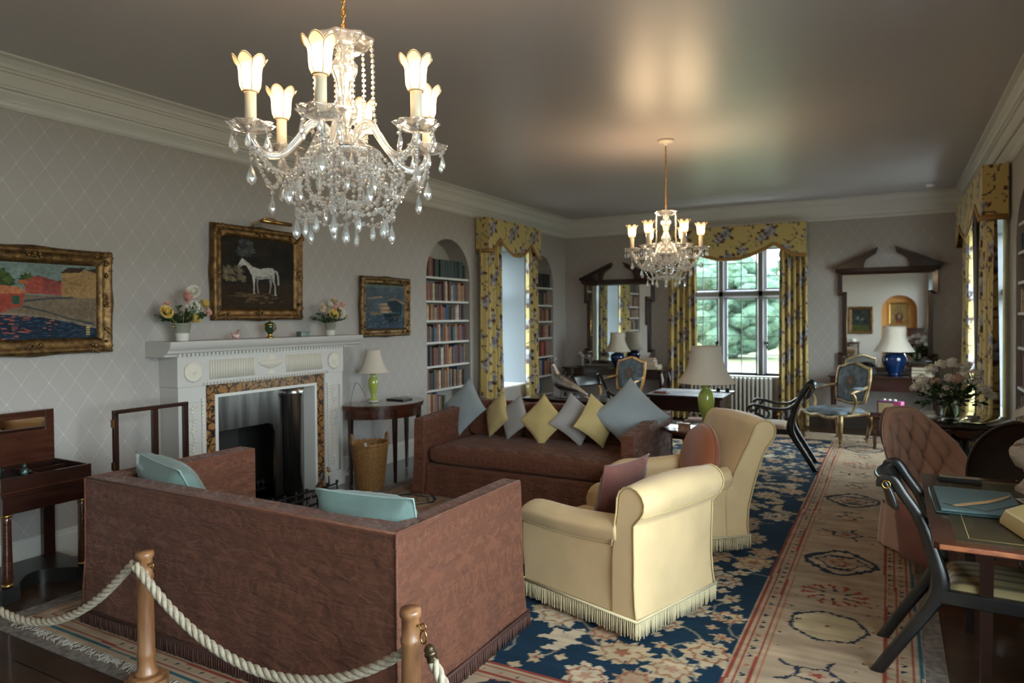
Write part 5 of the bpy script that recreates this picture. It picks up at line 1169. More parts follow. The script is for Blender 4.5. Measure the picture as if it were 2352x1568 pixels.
# ================================================================ pictures
def frame_profile(w_, d): return [(0,0),(0,d*.55),(w_*.12,d*.9),(w_*.25,d),(w_*.4,d*.75),(w_*.62,d*.62),(w_*.78,d*.7),(w_*.88,d*.42),(w_,d*.3),(w_,0)]
def picture(label, loc, rz, W, Hh, fw, fd, ras, fm, ornate=True, tilt=.02, seed=1):
    """local x along wall, y out, origin at picture centre on the wall"""
    t = T('framed_painting', label, 'painting', loc, rz); t.rotation_euler = (-tilt, 0, rz); t.rotation_mode = 'XYZ'
    pf = frame_profile(fw, fd); cs = [(-W/2,-Hh/2),(W/2,-Hh/2),(W/2,Hh/2),(-W/2,Hh/2)]; m = MB(); vs = []; n = len(pf); r = random.Random(seed)
    SEG = 14; ring_ = []
    for k in range(4):
        (x0, z0), (x1, z1) = cs[k], cs[(k+1) % 4]
        for q in range(SEG): ring_.append((x0+(x1-x0)*q/SEG, z0+(z1-z0)*q/SEG, k, q/SEG))
    for (x, z, k, q) in ring_:
        ix = -1 if x > 0 else 1; iz = -1 if z > 0 else 1
        wav = (.012 if ornate else 0)*(math.exp(-((q-.5)/.10)**2)+ .0)
        for (a, d) in pf:
            # inset towards the centre
            dx_ = a if k in (1, 3) or q == 0 else 0; dz_ = a if k in (0, 2) or q == 0 else 0
            ox = -wav*ix*(a < .01) if k in (1,3) else 0; oz = -wav*iz*(a < .01) if k in (0,2) else 0
            vs.append((x+ix*dx_+ox, d, z+iz*dz_+oz))
    N = len(ring_)
    # straight inner runs need clamping to the mitre
    for i in range(N):
        for j in range(n):
            x, y, z = vs[i*n+j]; a = pf[j][0]
            x = max(-W/2+a-(.02 if a < .01 else 0), min(W/2-a+(.02 if a < .01 else 0), x)); z = max(-Hh/2+a-(.02 if a < .01 else 0), min(Hh/2-a+(.02 if a < .01 else 0), z)); vs[i*n+j] = (x, y, z)
    fs = [(i*n+j, i*n+j+1, ((i+1) % N)*n+j+1, ((i+1) % N)*n+j) for i in range(N) for j in range(n-1)]
    m.add(vs, fs, True); fr = O('picture_frame', m, fm, t)
    if ornate:
        m = MB()
        for sx in (-1, 1):
            for sz in (-1, 1):
                for k in range(16):
                    a = r.uniform(0, .16)*(1 if k % 2 else .3); b = r.uniform(0, .16)*(.3 if k % 2 else 1)
                    a, b = min(a, fw*2.6), min(b, fw*2.6)
                    if a > fw and b > fw: a = fw*.6
                    m.ball((sx*(W/2-a-.008), fd*.85, sz*(Hh/2-b-.008)), (r.uniform(.008,.018), .010, r.uniform(.008,.018)), 7, 4)
                O('carved_ornament', m, fm, fr); m = MB()
        m = MB()
        for (x, z) in ((0, Hh/2-fw*.5), (0, -Hh/2+fw*.5), (W/2-fw*.5, 0), (-W/2+fw*.5, 0)):
            for k in range(10): m.ball((x+r.uniform(-.05,.05)*(1 if z else .35), fd*.85, z+r.uniform(-.05,.05)*(1 if x else .35)), (r.uniform(.007,.016), .009, r.uniform(.007,.014)), 7, 4)
            O('carved_ornament', m, fm, fr); m = MB()
    ras.C = ras.C*(1+noise2(ras.X.shape, (ras.X.shape[1]//3, ras.X.shape[0]//3), .5)+noise2(ras.X.shape, (8, 8), .4))[..., None]*.85
    iw, ih_ = W-2*fw+.004, Hh-2*fw+.004; ny, nx = ras.X.shape
    XX, ZZ = np.meshgrid(np.linspace(-iw/2, iw/2, nx), np.linspace(-ih_/2, ih_/2, ny))
    grid_mesh('canvas', XX, np.full_like(XX, fd*.3), ZZ, np.clip(ras.C, 0, 1), vmat('oil_paint', .6, bump=.5, bscale=120, spec=.12), t)
    return t
def canvas(nx, ny, asp, c): X, Y = np.meshgrid(np.linspace(0, asp, nx), np.linspace(0, 1, ny)); return Ras(X, Y, c)
# NB: on the left wall local +x runs towards the viewer, so the canvas is mirrored (x -> asp - x) to read left to right
def town():
    R = canvas(190, 150, 1.55, (.17,.22,.20)); F = lambda x: 1.55-x
    R.C *= 1+noise2(R.X.shape, (20, 14), .25)[..., None]
    P = lambda pts, c: R.poly([(F(x), y) for x, y in pts], c)
    P([(0,0),(1.55,0),(1.55,.56),(0,.6)], (.16,.12,.085))
    for x, y, r in ((.42,.80,.13),(.38,.70,.1),(.50,.74,.1),(.08,.66,.10),(1.1,.72,.07),(.72,.78,.09)): R.flower(F(x), y, r, (.035,.06,.02), 9, .15); R.flower(F(x)-.02, y+.03, r*.6, (.07,.10,.03), 7, .2)
    P([(1.12,.56),(1.12,.90),(1.55,.95),(1.55,.54)], (.30,.18,.08)); P([(1.09,.88),(1.2,.96),(1.42,.97),(1.34,.90)], (.05,.025,.02)); P([(1.42,.94),(1.55,.97),(1.55,.90)], (.04,.03,.03))
    P([(.70,.60),(.70,.76),(.84,.84),(.98,.76),(1.12,.76),(1.12,.58)], (.32,.07,.05)); P([(.84,.84),(.9,.78),(.9,.6),(1.1,.6),(1.1,.76)], (.24,.06,.05)); P([(.62,.76),(.7,.78),(.74,.73),(.64,.72)], (.40,.13,.05))
    P([(.18,.28),(.20,.58),(.70,.60),(.66,.42),(.5,.38),(.48,.27)], (.28,.055,.035)); P([(.14,.57),(.3,.64),(.42,.70),(.64,.68),(.72,.60),(.4,.585)], (.42,.15,.07)); P([(.56,.46),(.56,.57),(.64,.57),(.64,.46)], (.03,.08,.05)); P([(0,.44),(.1,.52),(.2,.5),(.16,.40),(0,.38)], (.42,.12,.04))
    P([(.5,.38),(.68,.44),(1.55,.56),(1.55,.16),(1.1,.26),(.8,.34)], (.17,.125,.085)); R.line([(F(.7),.5),(F(1.0),.54),(F(1.25),.555)], .012, (.05,.055,.07)); R.line([(F(.68),.43),(F(.95),.36),(F(1.2),.27),(F(1.5),.20)], .012, (.06,.06,.06))
    P([(0,0),(1.55,0),(1.55,.13),(1.25,.22),(.9,.30),(.45,.335),(.12,.33),(0,.30)], (.012,.022,.040))
    R.line([(F(0),.31),(F(.15),.335),(F(.5),.335),(F(.9),.30),(F(1.25),.22),(F(1.55),.14)], .014, (.20,.15,.11))
    q = random.Random(5)
    for i in range(260):
        x = q.uniform(0, 1.5); y = q.uniform(.01, .31-.14*max(0, x-.7)); c = (.03,.06,.10) if q.random() < .6 else ((.45,.30,.10) if x < .3 else (.38,.09,.05) if .4 < x < .75 else (.35,.12,.06) if .9 < x < 1.05 else (.03,.05,.08))
        R.line([(F(x), y), (F(x+q.uniform(.02,.06)), y)], .005, c)
    for k in range(5): R.line([(F(1.42), .05+k*.03), (F(1.46), .05+k*.03)], .008, (.5,.35,.12))
    return R
def horsepic():
    A_ = 1.02; R = canvas(170, 160, A_, (.018,.014,.012)); F = lambda x: A_-x; q = random.Random(2)
    R.C *= 1+noise2(R.X.shape, (10, 10), .8)[..., None]
    for i in range(26): R.flower(F(q.uniform(.2,.42)), q.uniform(.74,.95), q.uniform(.02,.06), q.choice([(.05,.055,.06),(.035,.04,.045),(.07,.07,.07)]), 5, .3)
    for i in range(40): R.flower(F(q.uniform(.02,.30)), q.uniform(.40,.58), q.uniform(.015,.05), q.choice([(.14,.11,.07),(.19,.15,.09),(.09,.075,.06)]), 5, .3)
    R.poly([(0,0),(A_,0),(A_,.33),(0,.38)], (.03,.018,.010))
    for i in range(60): R.flower(F(.52+q.gauss(0,.2)), .17+q.gauss(0,.035), q.uniform(.02,.05), q.choice([(.10,.06,.03),(.13,.08,.04),(.07,.045,.025)]), 5, .25, 0, .3)
    W_ = (.45,.43,.40); Wd = (.27,.25,.235); P = lambda pts, c: R.poly([(F(x), y) for x, y in pts], c)
    P([(.27,.715),(.295,.70),(.34,.665),(.42,.60),(.52,.575),(.62,.60),(.70,.60),(.735,.56),(.735,.49),(.70,.45),(.62,.44),(.52,.425),(.44,.43),(.40,.48),(.365,.55),(.33,.61),(.29,.62),(.245,.585),(.215,.59),(.225,.63),(.25,.68)], W_)
    P([(.40,.48),(.44,.43),(.62,.44),(.66,.47),(.52,.47)], Wd); P([(.26,.61),(.225,.585),(.215,.595),(.24,.62)], (.08,.06,.06))
    for pts in ([(.405,.49),(.455,.45),(.445,.36),(.44,.24),(.455,.215),(.425,.215),(.425,.34)], [(.47,.45),(.50,.44),(.485,.35),(.50,.25),(.515,.22),(.49,.225),(.475,.33)], [(.655,.50),(.72,.52),(.70,.40),(.685,.33),(.67,.23),(.65,.22),(.665,.33),(.655,.40)], [(.69,.48),(.735,.50),(.73,.41),(.75,.33),(.755,.22),(.77,.20),(.735,.20),(.735,.32)]): P(pts, W_ if pts[0][0] in (.405,.69) else Wd)
    R.line([(F(.73),.56),(F(.765),.545),(F(.785),.48),(F(.79),.36)], .014, (.36,.34,.31)); R.line([(F(.3),.685),(F(.36),.63),(F(.42),.59)], .008, Wd); R.line([(F(.47),.53),(F(.6),.53)], .012, (.40,.38,.355)); R.flower(F(.68), .53, .035, (.50,.48,.45), 3, .1)
    return R
def boatpic():
    A_ = .92; R = canvas(110, 110, A_, (.075,.10,.12)); F = lambda x: A_-x; R.C *= 1+noise2(R.X.shape, (6, 26), .4)[..., None]; P = lambda pts, c: R.poly([(F(x), y) for x, y in pts], c); q = random.Random(8)
    P([(0,.92),(A_,.92),(A_,1),(0,1)], (.10,.13,.12)); P([(0,0),(A_,0),(A_,.25),(0,.35)], (.035,.06,.09))
    P([(.02,.69),(.35,.74),(.40,.71),(.1,.67)], (.35,.22,.14)); P([(.5,.66),(.65,.70),(.92,.60),(.92,.56),(.6,.64)], (.28,.20,.15)); P([(.42,.18),(.44,.46),(.52,.62),(.7,.66),(.86,.56),(.84,.34),(.76,.16)], (.02,.035,.05)); P([(.4,.34),(.78,.36),(.74,.18),(.5,.14)], (.008,.015,.022))
    for k in range(5): P([(.32-.01*k,.36+.045*k),(.62-.03*k,.37+.045*k),(.60-.03*k,.40+.045*k),(.34+.01*k,.395+.045*k)], (.32,.17,.10) if k % 2 else (.42,.30,.20))
    P([(.1,.32),(.36,.31),(.4,.36),(.12,.40)], (.18,.14,.09)); P([(.38,.33),(.8,.345),(.8,.37),(.4,.365)], (.04,.11,.12))
    for i in range(70): x = q.uniform(0, .9); y = q.uniform(.02,.3); R.line([(F(x), y), (F(x+.05), y+.03)], .006, q.choice([(.08,.11,.15),(.02,.04,.07),(.16,.15,.14)]))
    return R
def dimpic(face=False):
    R = canvas(60, 60, 1, (.03,.035,.03)); R.C *= 1+noise2(R.X.shape, (8, 8), .8)[..., None]
    if face:
        R.C[:] = (.30,.19,.07); R.flower(.5,.32,.26,(.05,.025,.015),7,.1); R.flower(.52,.36,.12,(.34,.17,.11),3,.05,0,1.2); R.poly([(.3,0),(.36,.18),(.66,.18),(.74,0)], (.22,.05,.03))
        for x in (.42,.6): R.line([(x,.62),(x,.85)], .03, (.16,.10,.04))
    else:
        R.poly([(0,0),(1,0),(1,.25),(0,.3)], (.06,.065,.02)); R.flower(.35,.6,.10,(.16,.16,.15),5,.3); R.flower(.6,.55,.08,(.12,.13,.13),5,.3)
    return R
wx = XL+.012
picture('gilt-framed painting of red-roofed buildings above dark water on the left wall', (wx+.008, 2.40, 1.73), -PI/2, 1.03, .70, .105, .055, town(), gilt, seed=3)
picture('gilt-framed painting of a standing white horse hung over the mantelpiece', (wx+.008, 4.228, 1.995), -PI/2, .975, .80, .10, .055, horsepic(), gilt, seed=4)
picture('small gilt-framed painting of moored boats right of the fireplace', (wx+.008, 5.95, 1.727), -PI/2, .83, .645, .085, .045, boatpic(), gilt, seed=5)
picture('dark landscape in a gilt frame on the near end wall', (-.83, YN+.012, 1.43), 0, .66, .82, .09, .04, dimpic(), gilt, tilt=0, seed=6)
picture('small portrait in a dark frame inside the ochre arched recess behind the viewpoint', (.19, YN-.285, 1.62), 0, .54, .66, .05, .03, dimpic(True), brass, ornate=False, tilt=0, seed=7)
# picture light over the horse
t = T('picture_light', 'long brass picture light over the white horse painting', 'picture light', (XL+.02, 4.27, 2.44))
O('light_hood', MB().tube([(.19,-.16,-.005),(.19,.16,-.005)], .024, 12, sx=.75), brass, t)
O('light_bracket', MB().tube(smooth_path([(.02,-.14,-.06),(.07,-.13,-.02),(.12,-.05,.035),(.19,0,.02)], 5), .007, 6), brass, t)
# ---- mantel ornaments
def rose(m, c, r, seed):
    q = random.Random(seed); c = Vector(c); ax = Vector((q.uniform(.2,1), q.uniform(-.7,.7), q.uniform(.1,.9))).normalized(); M_ = ax.to_track_quat('Z', 'Y').to_matrix().to_4x4()
    keep = m.M; m.M = Matrix.Translation(c) @ M_
    for ring_, (n_, rr, tl, sz) in enumerate(((5, .95, .9, .62), (5, .70, .5, .52), (4, .42, .25, .42), (3, .18, .1, .3))):
        for k in range(n_):
            a = 2*PI*k/n_+ring_*.6+q.uniform(-.15,.15)
            def fn(u, v, a=a, rr=rr, tl=tl, sz=sz):
                w_ = (2*u-1)*sz; b = a+w_; R_ = r*(rr*(.35+.65*v)); h = r*(-.35+.95*v*(1-.35*tl)+.1*ring_)-r*.25*tl*v*v-.06*r*abs(2*u-1)**2*v
                return (R_*math.cos(b), R_*math.sin(b), h)
            m.grid(fn, 6, 5)
    m.ball((0,0,r*.15), r*.33, 8, 6)
    m.M = keep
def leafs(m, base, spread, n_, seed, L=.05, up=(.3, 1)):
    q = random.Random(seed); base = Vector(base)
    for i in range(n_):
        a = q.uniform(0, 2*PI); e = q.uniform(*up); d = Vector((math.cos(a)*math.cos(e), math.sin(a)*math.cos(e), math.sin(e))); c = base+d*spread*q.uniform(.35, 1.05)
        m.tube([base, base.lerp(c, .6), c], [.0018]*3, 4)
        for k in range(3):
            t_ = (d+Vector((q.uniform(-.8,.8), q.uniform(-.8,.8), q.uniform(-.5,.5)))).normalized()*L*q.uniform(.6,1.1); s_ = t_.cross(Vector((q.random(), q.random(), q.random()))).normalized()*L*.26; p = c-d*.02*k
            m.add([p, p+t_*.45+s_, p+t_, p+t_*.45-s_], [(0,1,2,3)])
def bouquet(label, loc, specs, seed, spread, leafn, parent_label=None):
    t = T('rose_bouquet', label, 'flowers', loc)
    for i, (x, y, z, r, c) in enumerate(specs):
        m = MB(); rose(m, (x+.015, y, z), r*1.22, seed+i); m.tube([(x*.8, y*.8, z-r*.4), (x*.3, y*.3, 0)], .0025, 4); O('rose_bloom', m, mat('petal_'+c, {'pink': (.60,.27,.22), 'white': (.62,.58,.49), 'yellow': (.62,.40,.08), 'cream': (.58,.45,.28)}[c], .6, c2={'pink': (.70,.42,.36), 'white': (.7,.68,.6), 'yellow': (.68,.50,.16), 'cream': (.62,.52,.36)}[c], vscale=20), t)
    m = MB(); leafs(m, (-.02,0,0), spread*.82, leafn, seed, .05); O('foliage', m, greenw, t)
    return t
def bucket(label, loc, s=1):
    t = T('flower_pot', label, 'pot', loc, 0, 'mantel flower pots')
    O('pot_body', MB().lathe([(0,.004),(.042*s,0),(.046*s,.005),(.052*s,.058*s),(.053*s,.06*s)], 28, caps=False), mat('white_glaze', (.66,.63,.58), .25, coat=.4), t)
    O('glazed_band', MB().lathe([(.0535*s,.06*s),(.062*s,.125*s),(.065*s,.128*s),(.065*s,.136*s),(.058*s,.136*s),(.05*s,.06*s)], 28, caps=False), mat('grey_green_band', (.24,.25,.20), .3, coat=.4), t)
    for a in (0, PI): O('pot_handle', MB().tube([(0, (.060*s)*math.cos(a), .10*s), (0, .075*s*math.cos(a), .11*s), (0, .063*s*math.cos(a), .122*s)], .005, 5), gold, t)
ms = 1.441
bucket('grey-banded white flower pot at the left end of the mantelpiece', (XL+.19, 3.36, ms)); 
bouquet('pink, white and yellow roses in the left-hand mantel pot', (XL+.19, 3.36, ms+.12), [(.05,-.005,.215,.048,'pink'),(.06,.04,.135,.046,'white'),(.02,.075,.255,.045,'white'),(.03,.16,.16,.047,'yellow'),(.06,.045,.045,.046,'yellow'),(.03,-.155,.10,.045,'yellow'),(.02,.20,.10,.028,'pink'),(0,-.13,.16,.022,'pink')], 40, .24, 70)
bucket('smaller grey-banded pot at the right end of the mantelpiece', (XL+.19, 4.93, ms), .88)
bouquet('yellow and white roses in the right-hand mantel pot', (XL+.19, 4.93, ms+.105), [(.06,-.03,.10,.044,'yellow'),(.05,.085,.11,.046,'white'),(.04,-.06,.18,.044,'white'),(.02,.02,.22,.042,'cream'),(.03,-.145,.16,.036,'cream'),(.02,.13,.19,.030,'pink'),(.03,.16,.09,.028,'cream'),(.0,.05,.16,.04,'pink')], 70, .20, 60)
t = T('porcelain_urn', 'green and gilt porcelain urn with portrait panel in the middle of the mantelpiece', 'urn', (XL+.19, 4.20, ms))
O('urn_body', MB().lathe([(.018,.03),(.022,.04),(.04,.06),(.05,.085),(.052,.105),(.044,.115),(.046,.118),(.03,.13),(.008,.138)], 24), mat('green_porcelain', (.02,.05,.02), .15, coat=.6), t)
O('gilt_foot', MB().lathe([(.036,0),(.036,.008),(.02,.014),(.014,.03),(.02,.036)], 20), gold, t); O('gilt_finial', MB().lathe([(.046,.113),(.048,.117),(.044,.12)], 24).ball((0,0,.145), .008, 8, 6), gold, t)
for s in (-1, 1): O('urn_handle', MB().tube([(0, s*.045, .11), (0, s*.063, .105), (0, s*.058, .08), (0, s*.045, .07)], .004, 5), gold, t)
O('portrait_panel', MB().ball((.044, .012, .085), (.010,.024,.026), 16, 8), mat('portrait_enamel', (.30,.15,.10), .3, c2=(.03,.02,.02), vscale=30), t)
t = T('china_hen', 'little red and white china hen on the mantelpiece left of the urn', 'figurine', (XL+.21, 3.83, ms)); chn = mat('red_white_china', (.62,.58,.55), .25, c2=(.35,.04,.03), vscale=60)
O('hen_body', MB().ball((0,0,.028), (.025,.036,.024), 14, 8).ball((0,.022,.052), .014, 10, 6).tube([(0,-.025,.03),(0,-.05,.045)], [.014,.006], 6).lathe([(.022,0),(.018,.01)], 12), chn, t); O('comb', MB().ball((0,.024,.068), (.004,.010,.008), 8, 4).ball((0,.038,.048), (.003,.006,.008), 6, 4), mat('red_china', (.3,.02,.02), .3), t)
O('trinket_box', MB().box((-.03,-.05,0),(.03,.05,.035)).box((-.033,-.053,.035),(.033,.053,.045)).box((.03,-.03,.008),(.034,.03,.03)), mat('dark_green_enamel', (.02,.045,.035), .25, coat=.4, c2=(.12,.16,.12), vscale=50), label='small dark green box on the mantelpiece between the urn and right-hand pot', cat='box', loc=(XL+.19, 4.58, ms), bev=.003)
# ---- rope barrier
def post(label, loc, h):
    t = T('barrier_post', label, 'barrier post', loc, 0, 'rope barrier posts')
    O('post_shaft', MB().lathe([(.040,.088),(.047,.09),(.047,.10),(.037,.112),(.036,.16),(.0375,.165),(.0375,.185),(.035,.19),(.031,h-.12),(.034,h-.115),(.034,h-.10),(.030,h-.095),(.030,h-.03),(.036,h-.025),(.037,h-.012),(.034,h),(0,h+.002)], 28, caps=False), oak, t)
    m = MB().prism([(.09*math.cos(a), .09*math.sin(a)) for a in np.linspace(PI/8, 2*PI+PI/8, 9)[:-1]], 0, .07, 'z').prism([(.07*math.cos(a), .07*math.sin(a)) for a in np.linspace(PI/8, 2*PI+PI/8, 9)[:-1]], .07, .088, 'z')
    O('post_base', m, oak, t, bev=.006)
    O('eyelet', MB().tube([(0,0,h-.05),(.045,-.005,h-.05)], .005, 6).tube([(.055+.012*math.cos(a), -.005, h-.05+.012*math.sin(a)) for a in np.linspace(0,2*PI,13)[:-1]], .003, 6, closed=True), brass, t)
    return t
PA, PB = (-2.781, 1.797, .007), (-1.41, 1.84, .018); hp = .612
post('left oak barrier post with ropes on both sides', PA, hp)
post('turned oak barrier post at the corner of the near sofa with a brass rope hook', PB, hp)
post('turned oak barrier post outside the left edge of the view', (-4.35, 1.62, 0), hp); post('turned oak barrier post below the right edge of the view', (-.1, 1.62, 0), hp)
ropem = mat('hemp_rope', (.34,.275,.19), .85, bump=.8, bscale=140, c2=(.46,.39,.30), vscale=60)
def rope(label, pts, r=.0185, pitch=.115, ends=()):
    P = smooth_path(pts, 14); d = [0]
    for a, b in zip(P[:-1], P[1:]): d.append(d[-1]+(b-a).length)
    n = int(d[-1]/.010); m = MB(); path = []
    for i in range(n+1):
        s = d[-1]*i/n; j = min(np.searchsorted(d, s, side='right')-1, len(P)-2); q = (s-d[j])/max(1e-9, d[j+1]-d[j]); path.append(P[j].lerp(P[j+1], q))
    for k in range(3):
        st = []
        for i, p in enumerate(path):
            t = (path[min(i+1, n)]-path[max(i-1, 0)]).normalized(); u = t.cross(Vector((0,0,1))); u = u.normalized() if u.length > .1 else Vector((1,0,0)); v = t.cross(u)
            a = 2*PI*(i*d[-1]/n)/pitch+k*2*PI/3; st.append(p+(u*math.cos(a)+v*math.sin(a))*r*.52)
        m.tube(st, r*.56, 8)
    return O('barrier_rope', m, ropem, label=label, cat='rope', group='barrier ropes')
def sag(a, b, low, n=7):
    a, b = Vector(a), Vector(b); out = []
    for i in range(n+1):
        q = i/n; p = a.lerp(b, q); c = (a.z+b.z)/2-low; p.z = p.z-4*c*q*(1-q); out.append(p)
    return out
zt = hp-.045
rope('white twisted rope running left from the left oak post', sag((PA[0]-.045, PA[1]-.02, zt), (-4.31, 1.62, zt), .20))
rope('white twisted rope sagging between the two oak posts', sag((PA[0]+.01, PA[1]-.05, zt+.01), (PB[0]-.02, PB[1]+.05, .475), .255))
rope('white twisted rope hanging from the brass hook on the right-hand oak post', sag((PB[0]+.105, PB[1]-.02, zt-.085), (-.15, 1.62, zt), .10))
t = T('rope_hook', 'brass hook and ferrule joining the rope to the right-hand oak post', 'hook', (PB[0]+.06, PB[1]-.01, PB[2]+hp-.05))
O('hook', MB().tube([(.012*math.sin(a), 0, -.03+.022*math.cos(a)) for a in np.linspace(0,2*PI,15)[:-1]], .0035, 6, closed=True), brass, t)
mb = MB(); mb.M = Matrix.Translation((.018,0,-.05)) @ Matrix.Rotation(PI-.35, 4, 'Y'); mb.lathe([(.006,0),(.014,.006),(.018,.012),(.018,.024),(.021,.026),(.021,.034),(.018,.036),(.018,.05),(.02,.055)], 18); O('ferrule', mb, mat('dark_brass', (.12,.085,.05), .35, metal=.9), t)
# ---- table with lidded mirror on the left wall
t = T('dressing_table', 'dark mahogany table with raised mirrored lid and tray top at the left edge', 'table', (-4.60, 2.24, 0))   # x out of wall, y along
W_, D_ = .50, .44; zt = .71
m = MB(); a, b = D_/2, W_/2
for bx_ in (((-a,-b,.60),(a,b,.635)), ((-a,-b,.635),(-a+.014,b,zt)), ((a-.014,-b,.635),(a,b,zt)), ((-a+.014,-b,.635),(a-.014,-b+.014,zt)), ((-a+.014,b-.014,.635),(a-.014,b,zt)), ((-a+.014,-.007,.635),(a-.014,.007,zt-.02)), ((-.05,.007,.635),(-.04,b-.014,zt-.02))): m.box(*bx_)
O('tray_top', m, mahog, t, bev=.002); O('edge_moulding', MB().box((-a-.008,-b-.008,.625),(a+.008,b+.008,.633)), mahog_r, t, bev=.002)
O('apron', MB().box((-a+.01,-b+.012,.50),(a-.01,b-.012,.60)), mahog, t)
for x, y in ((a-.035,-b+.04),(a-.035,b-.04)):
    l = O('leg', MB().lathe([(.026,.09),(.028,.13),(.024,.46),(.027,.50)], 20, (x, y)), mahog_r, t)
    O('brass_collar', MB().lathe([(.029,.09),(.031,.095),(.029,.105)], 20, (x, y)), brass, l); O('brass_collar', MB().lathe([(.028,.485),(.030,.492),(.028,.50)], 20, (x, y)), brass, l)
for y in (-b+.05, b-.05): O('rear_leg', MB().box((-a+.01,y-.035,.06),(-a+.05,y+.035,.50)), mahog, t, bev=.003)
arc = [(a, -b-.01), (a, -b+.09)]+[(a-.02-.15*math.sin(PI*q), -b+.09+(W_-.18)*q) for q in np.linspace(0,1,14)]+[(a, b-.09), (a, b+.01), (-a, b+.01), (-a, -b-.01)]
O('plinth_base', MB().prism(arc, 0, .085, 'z'), ebony, t, bev=.004)
m = MB(); lx = -a+.01
for bx_ in (((lx,-b,zt-.01),(lx+.02,-b+.05,1.03)), ((lx,b-.05,zt-.01),(lx+.02,b,1.03)), ((lx,-b+.05,.985),(lx+.02,b-.05,1.03)), ((lx,-b+.05,zt-.01),(lx+.018,b-.05,.905))): m.box(*bx_)
O('lid_frame', m, mahog_r, t, bev=.002); O('mirror_strip', MB().box((lx,-b+.05,.905),(lx+.012,b-.05,.985)), mirrorm, t)
def chinaman(label, x, y, z):
    t = T('bronze_figurine', label, 'figurine', (x, y, z), .4, 'bronze figurines'); bz = mat('green_bronze', (.05,.085,.075), .35, metal=.7, var=.4, vscale=40)
    O('figure_body', MB().lathe([(.018,0),(.022,.01),(.018,.03),(.022,.05),(.017,.07),(.008,.078)], 14, fn=lambda a,z: 1+.12*math.cos(5*a)).ball((0,0,.088), .012, 10, 8).ball((0,0,.099), (.008,.008,.006), 8, 4).tube([(0,.015,.068),(.02,.022,.055),(.03,.005,.06)], .006, 6).tube([(0,-.015,.068),(.01,-.026,.05),(.005,-.024,.03)], .006, 6), bz, t)
    O('gilt_plinth', MB().box((-.022,-.028,-.018),(.022,.028,0)), gold, t, bev=.003); return t
chinaman('small bronze robed figure nearer the wall in the tray of the left table', -4.66, 2.10, .655); chinaman('small bronze robed figure on a gilt foot at the front of the left table tray', -4.50, 2.17, .655)
t = T('fire_screen', 'open mahogany fire-screen frame with three uprights beside the chimneypiece', 'fire screen', (-4.46, 2.95, 0))
m = MB()
for y, w_ in ((-.255,.017),(.02,.022),(.255,.02)): O('upright', MB().box((-.012,y-w_,.04),(.012,y+w_,.985)), mahog, t, bev=.003)
O('top_rail', MB().box((-.013,-.272,.985),(.013,.275,1.012)), mahog, t, bev=.003); O('bottom_rail', MB().box((-.012,-.24,.2),(.012,.24,.235)), mahog, t, bev=.003)
for y in (-.255,.255): O('foot', MB().tube(smooth_path([(-.15,y,.012),(-.08,y,.05),(0,y,.06),(.08,y,.05),(.15,y,.012)], 4), .017, 8), mahog, t)
for z in (.90,.62): O('hinge', MB().box((-.014,-.278,z),(.014,-.27,z+.05)), brass, t)
# ---- right side: writing desk
t = T('writing_desk', 'mahogany writing desk with worn leather top in the right foreground', 'desk', (.53, 3.62, 0)); W_, D_ = .79, 1.28; zt = .755; a, b = W_/2, D_/2
O('desktop', MB().prism([(-a,-b+.02),(-a+.02,-b),(a,-b),(a,b),(-a,b)], zt-.026, zt, 'z'), mahog_r, t, bev=.004)
O('leather_inset', MB().box((-a+.075,-b+.055,zt),(a-.03,b-.06,zt+.0012)), mat('worn_leather', (.022,.016,.007), .4, c2=(.045,.031,.013), vscale=12, coat=.1), t)
m = MB()
for p0, p1 in (((-a+.12,-b+.10),(-a+.12,b-.11)), ((-a+.12,-b+.10),(a-.08,-b+.10)), ((-a+.12,b-.11),(a-.08,b-.11))): m.tube([(p0[0],p0[1],zt+.0014),(p1[0],p1[1],zt+.0014)], .0016, 4)
O('gilt_tooling', m, mat('worn_gilt_line', (.30,.22,.08), .5), t)
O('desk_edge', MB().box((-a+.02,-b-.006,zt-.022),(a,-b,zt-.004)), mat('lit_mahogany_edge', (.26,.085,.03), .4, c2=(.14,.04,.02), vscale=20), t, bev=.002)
O('drawer_case', MB().box((-a+.17,-b+.42,zt-.026-.13),(a-.04,b-.10,zt-.026)), mahog, t, bev=.002)
O('desk_drawer', MB().box((a-.34,-b+.405,zt-.15),(a-.06,-b+.42,zt-.035)), mahog, t, bev=.002)
O('drawer_ring', MB().tube([(a-.2+.016*math.cos(q), -b+.398, zt-.10+.02*math.sin(q)) for q in np.linspace(0,2*PI,15)[:-1]], .003, 5, closed=True), brass, t)
for x, y in ((-a+.21,-b+.46),(a-.08,-b+.46),(-a+.21,b-.14),(a-.08,b-.14)): mb = MB(); leg_square(mb, x, y, 0, zt-.03, .026, .018); O('leg', mb, mahog, t)
d_ = zt+.0015
t = T('blotter', 'teal leather writing blotter on the desk', 'blotter', (.325, 3.66, d_), .02)
O('blotter_board', MB().box((-.165,-.235,0),(.165,.235,.008)), mat('teal_leather', (.018,.045,.045), .35), t, bev=.003)
O('blotter_pad', MB().box((-.145,-.222,.008),(.16,.222,.018)), mat('teal_paper', (.085,.135,.14), .8), t, bev=.002)
O('flap_line', MB().tube([(-.13,-.13,.0185),(.02,-.20,.0185),(.155,-.02,.0185)], .0013, 4), black, t)
m = MB(); 
pts = [(-.10,-.165,.006),(-.08,-.15,.013),(-.03,-.10,.013),(.03,-.04,.0125),(.08,.03,.011),(.12,.10,.007),(.13,.13,.002)]
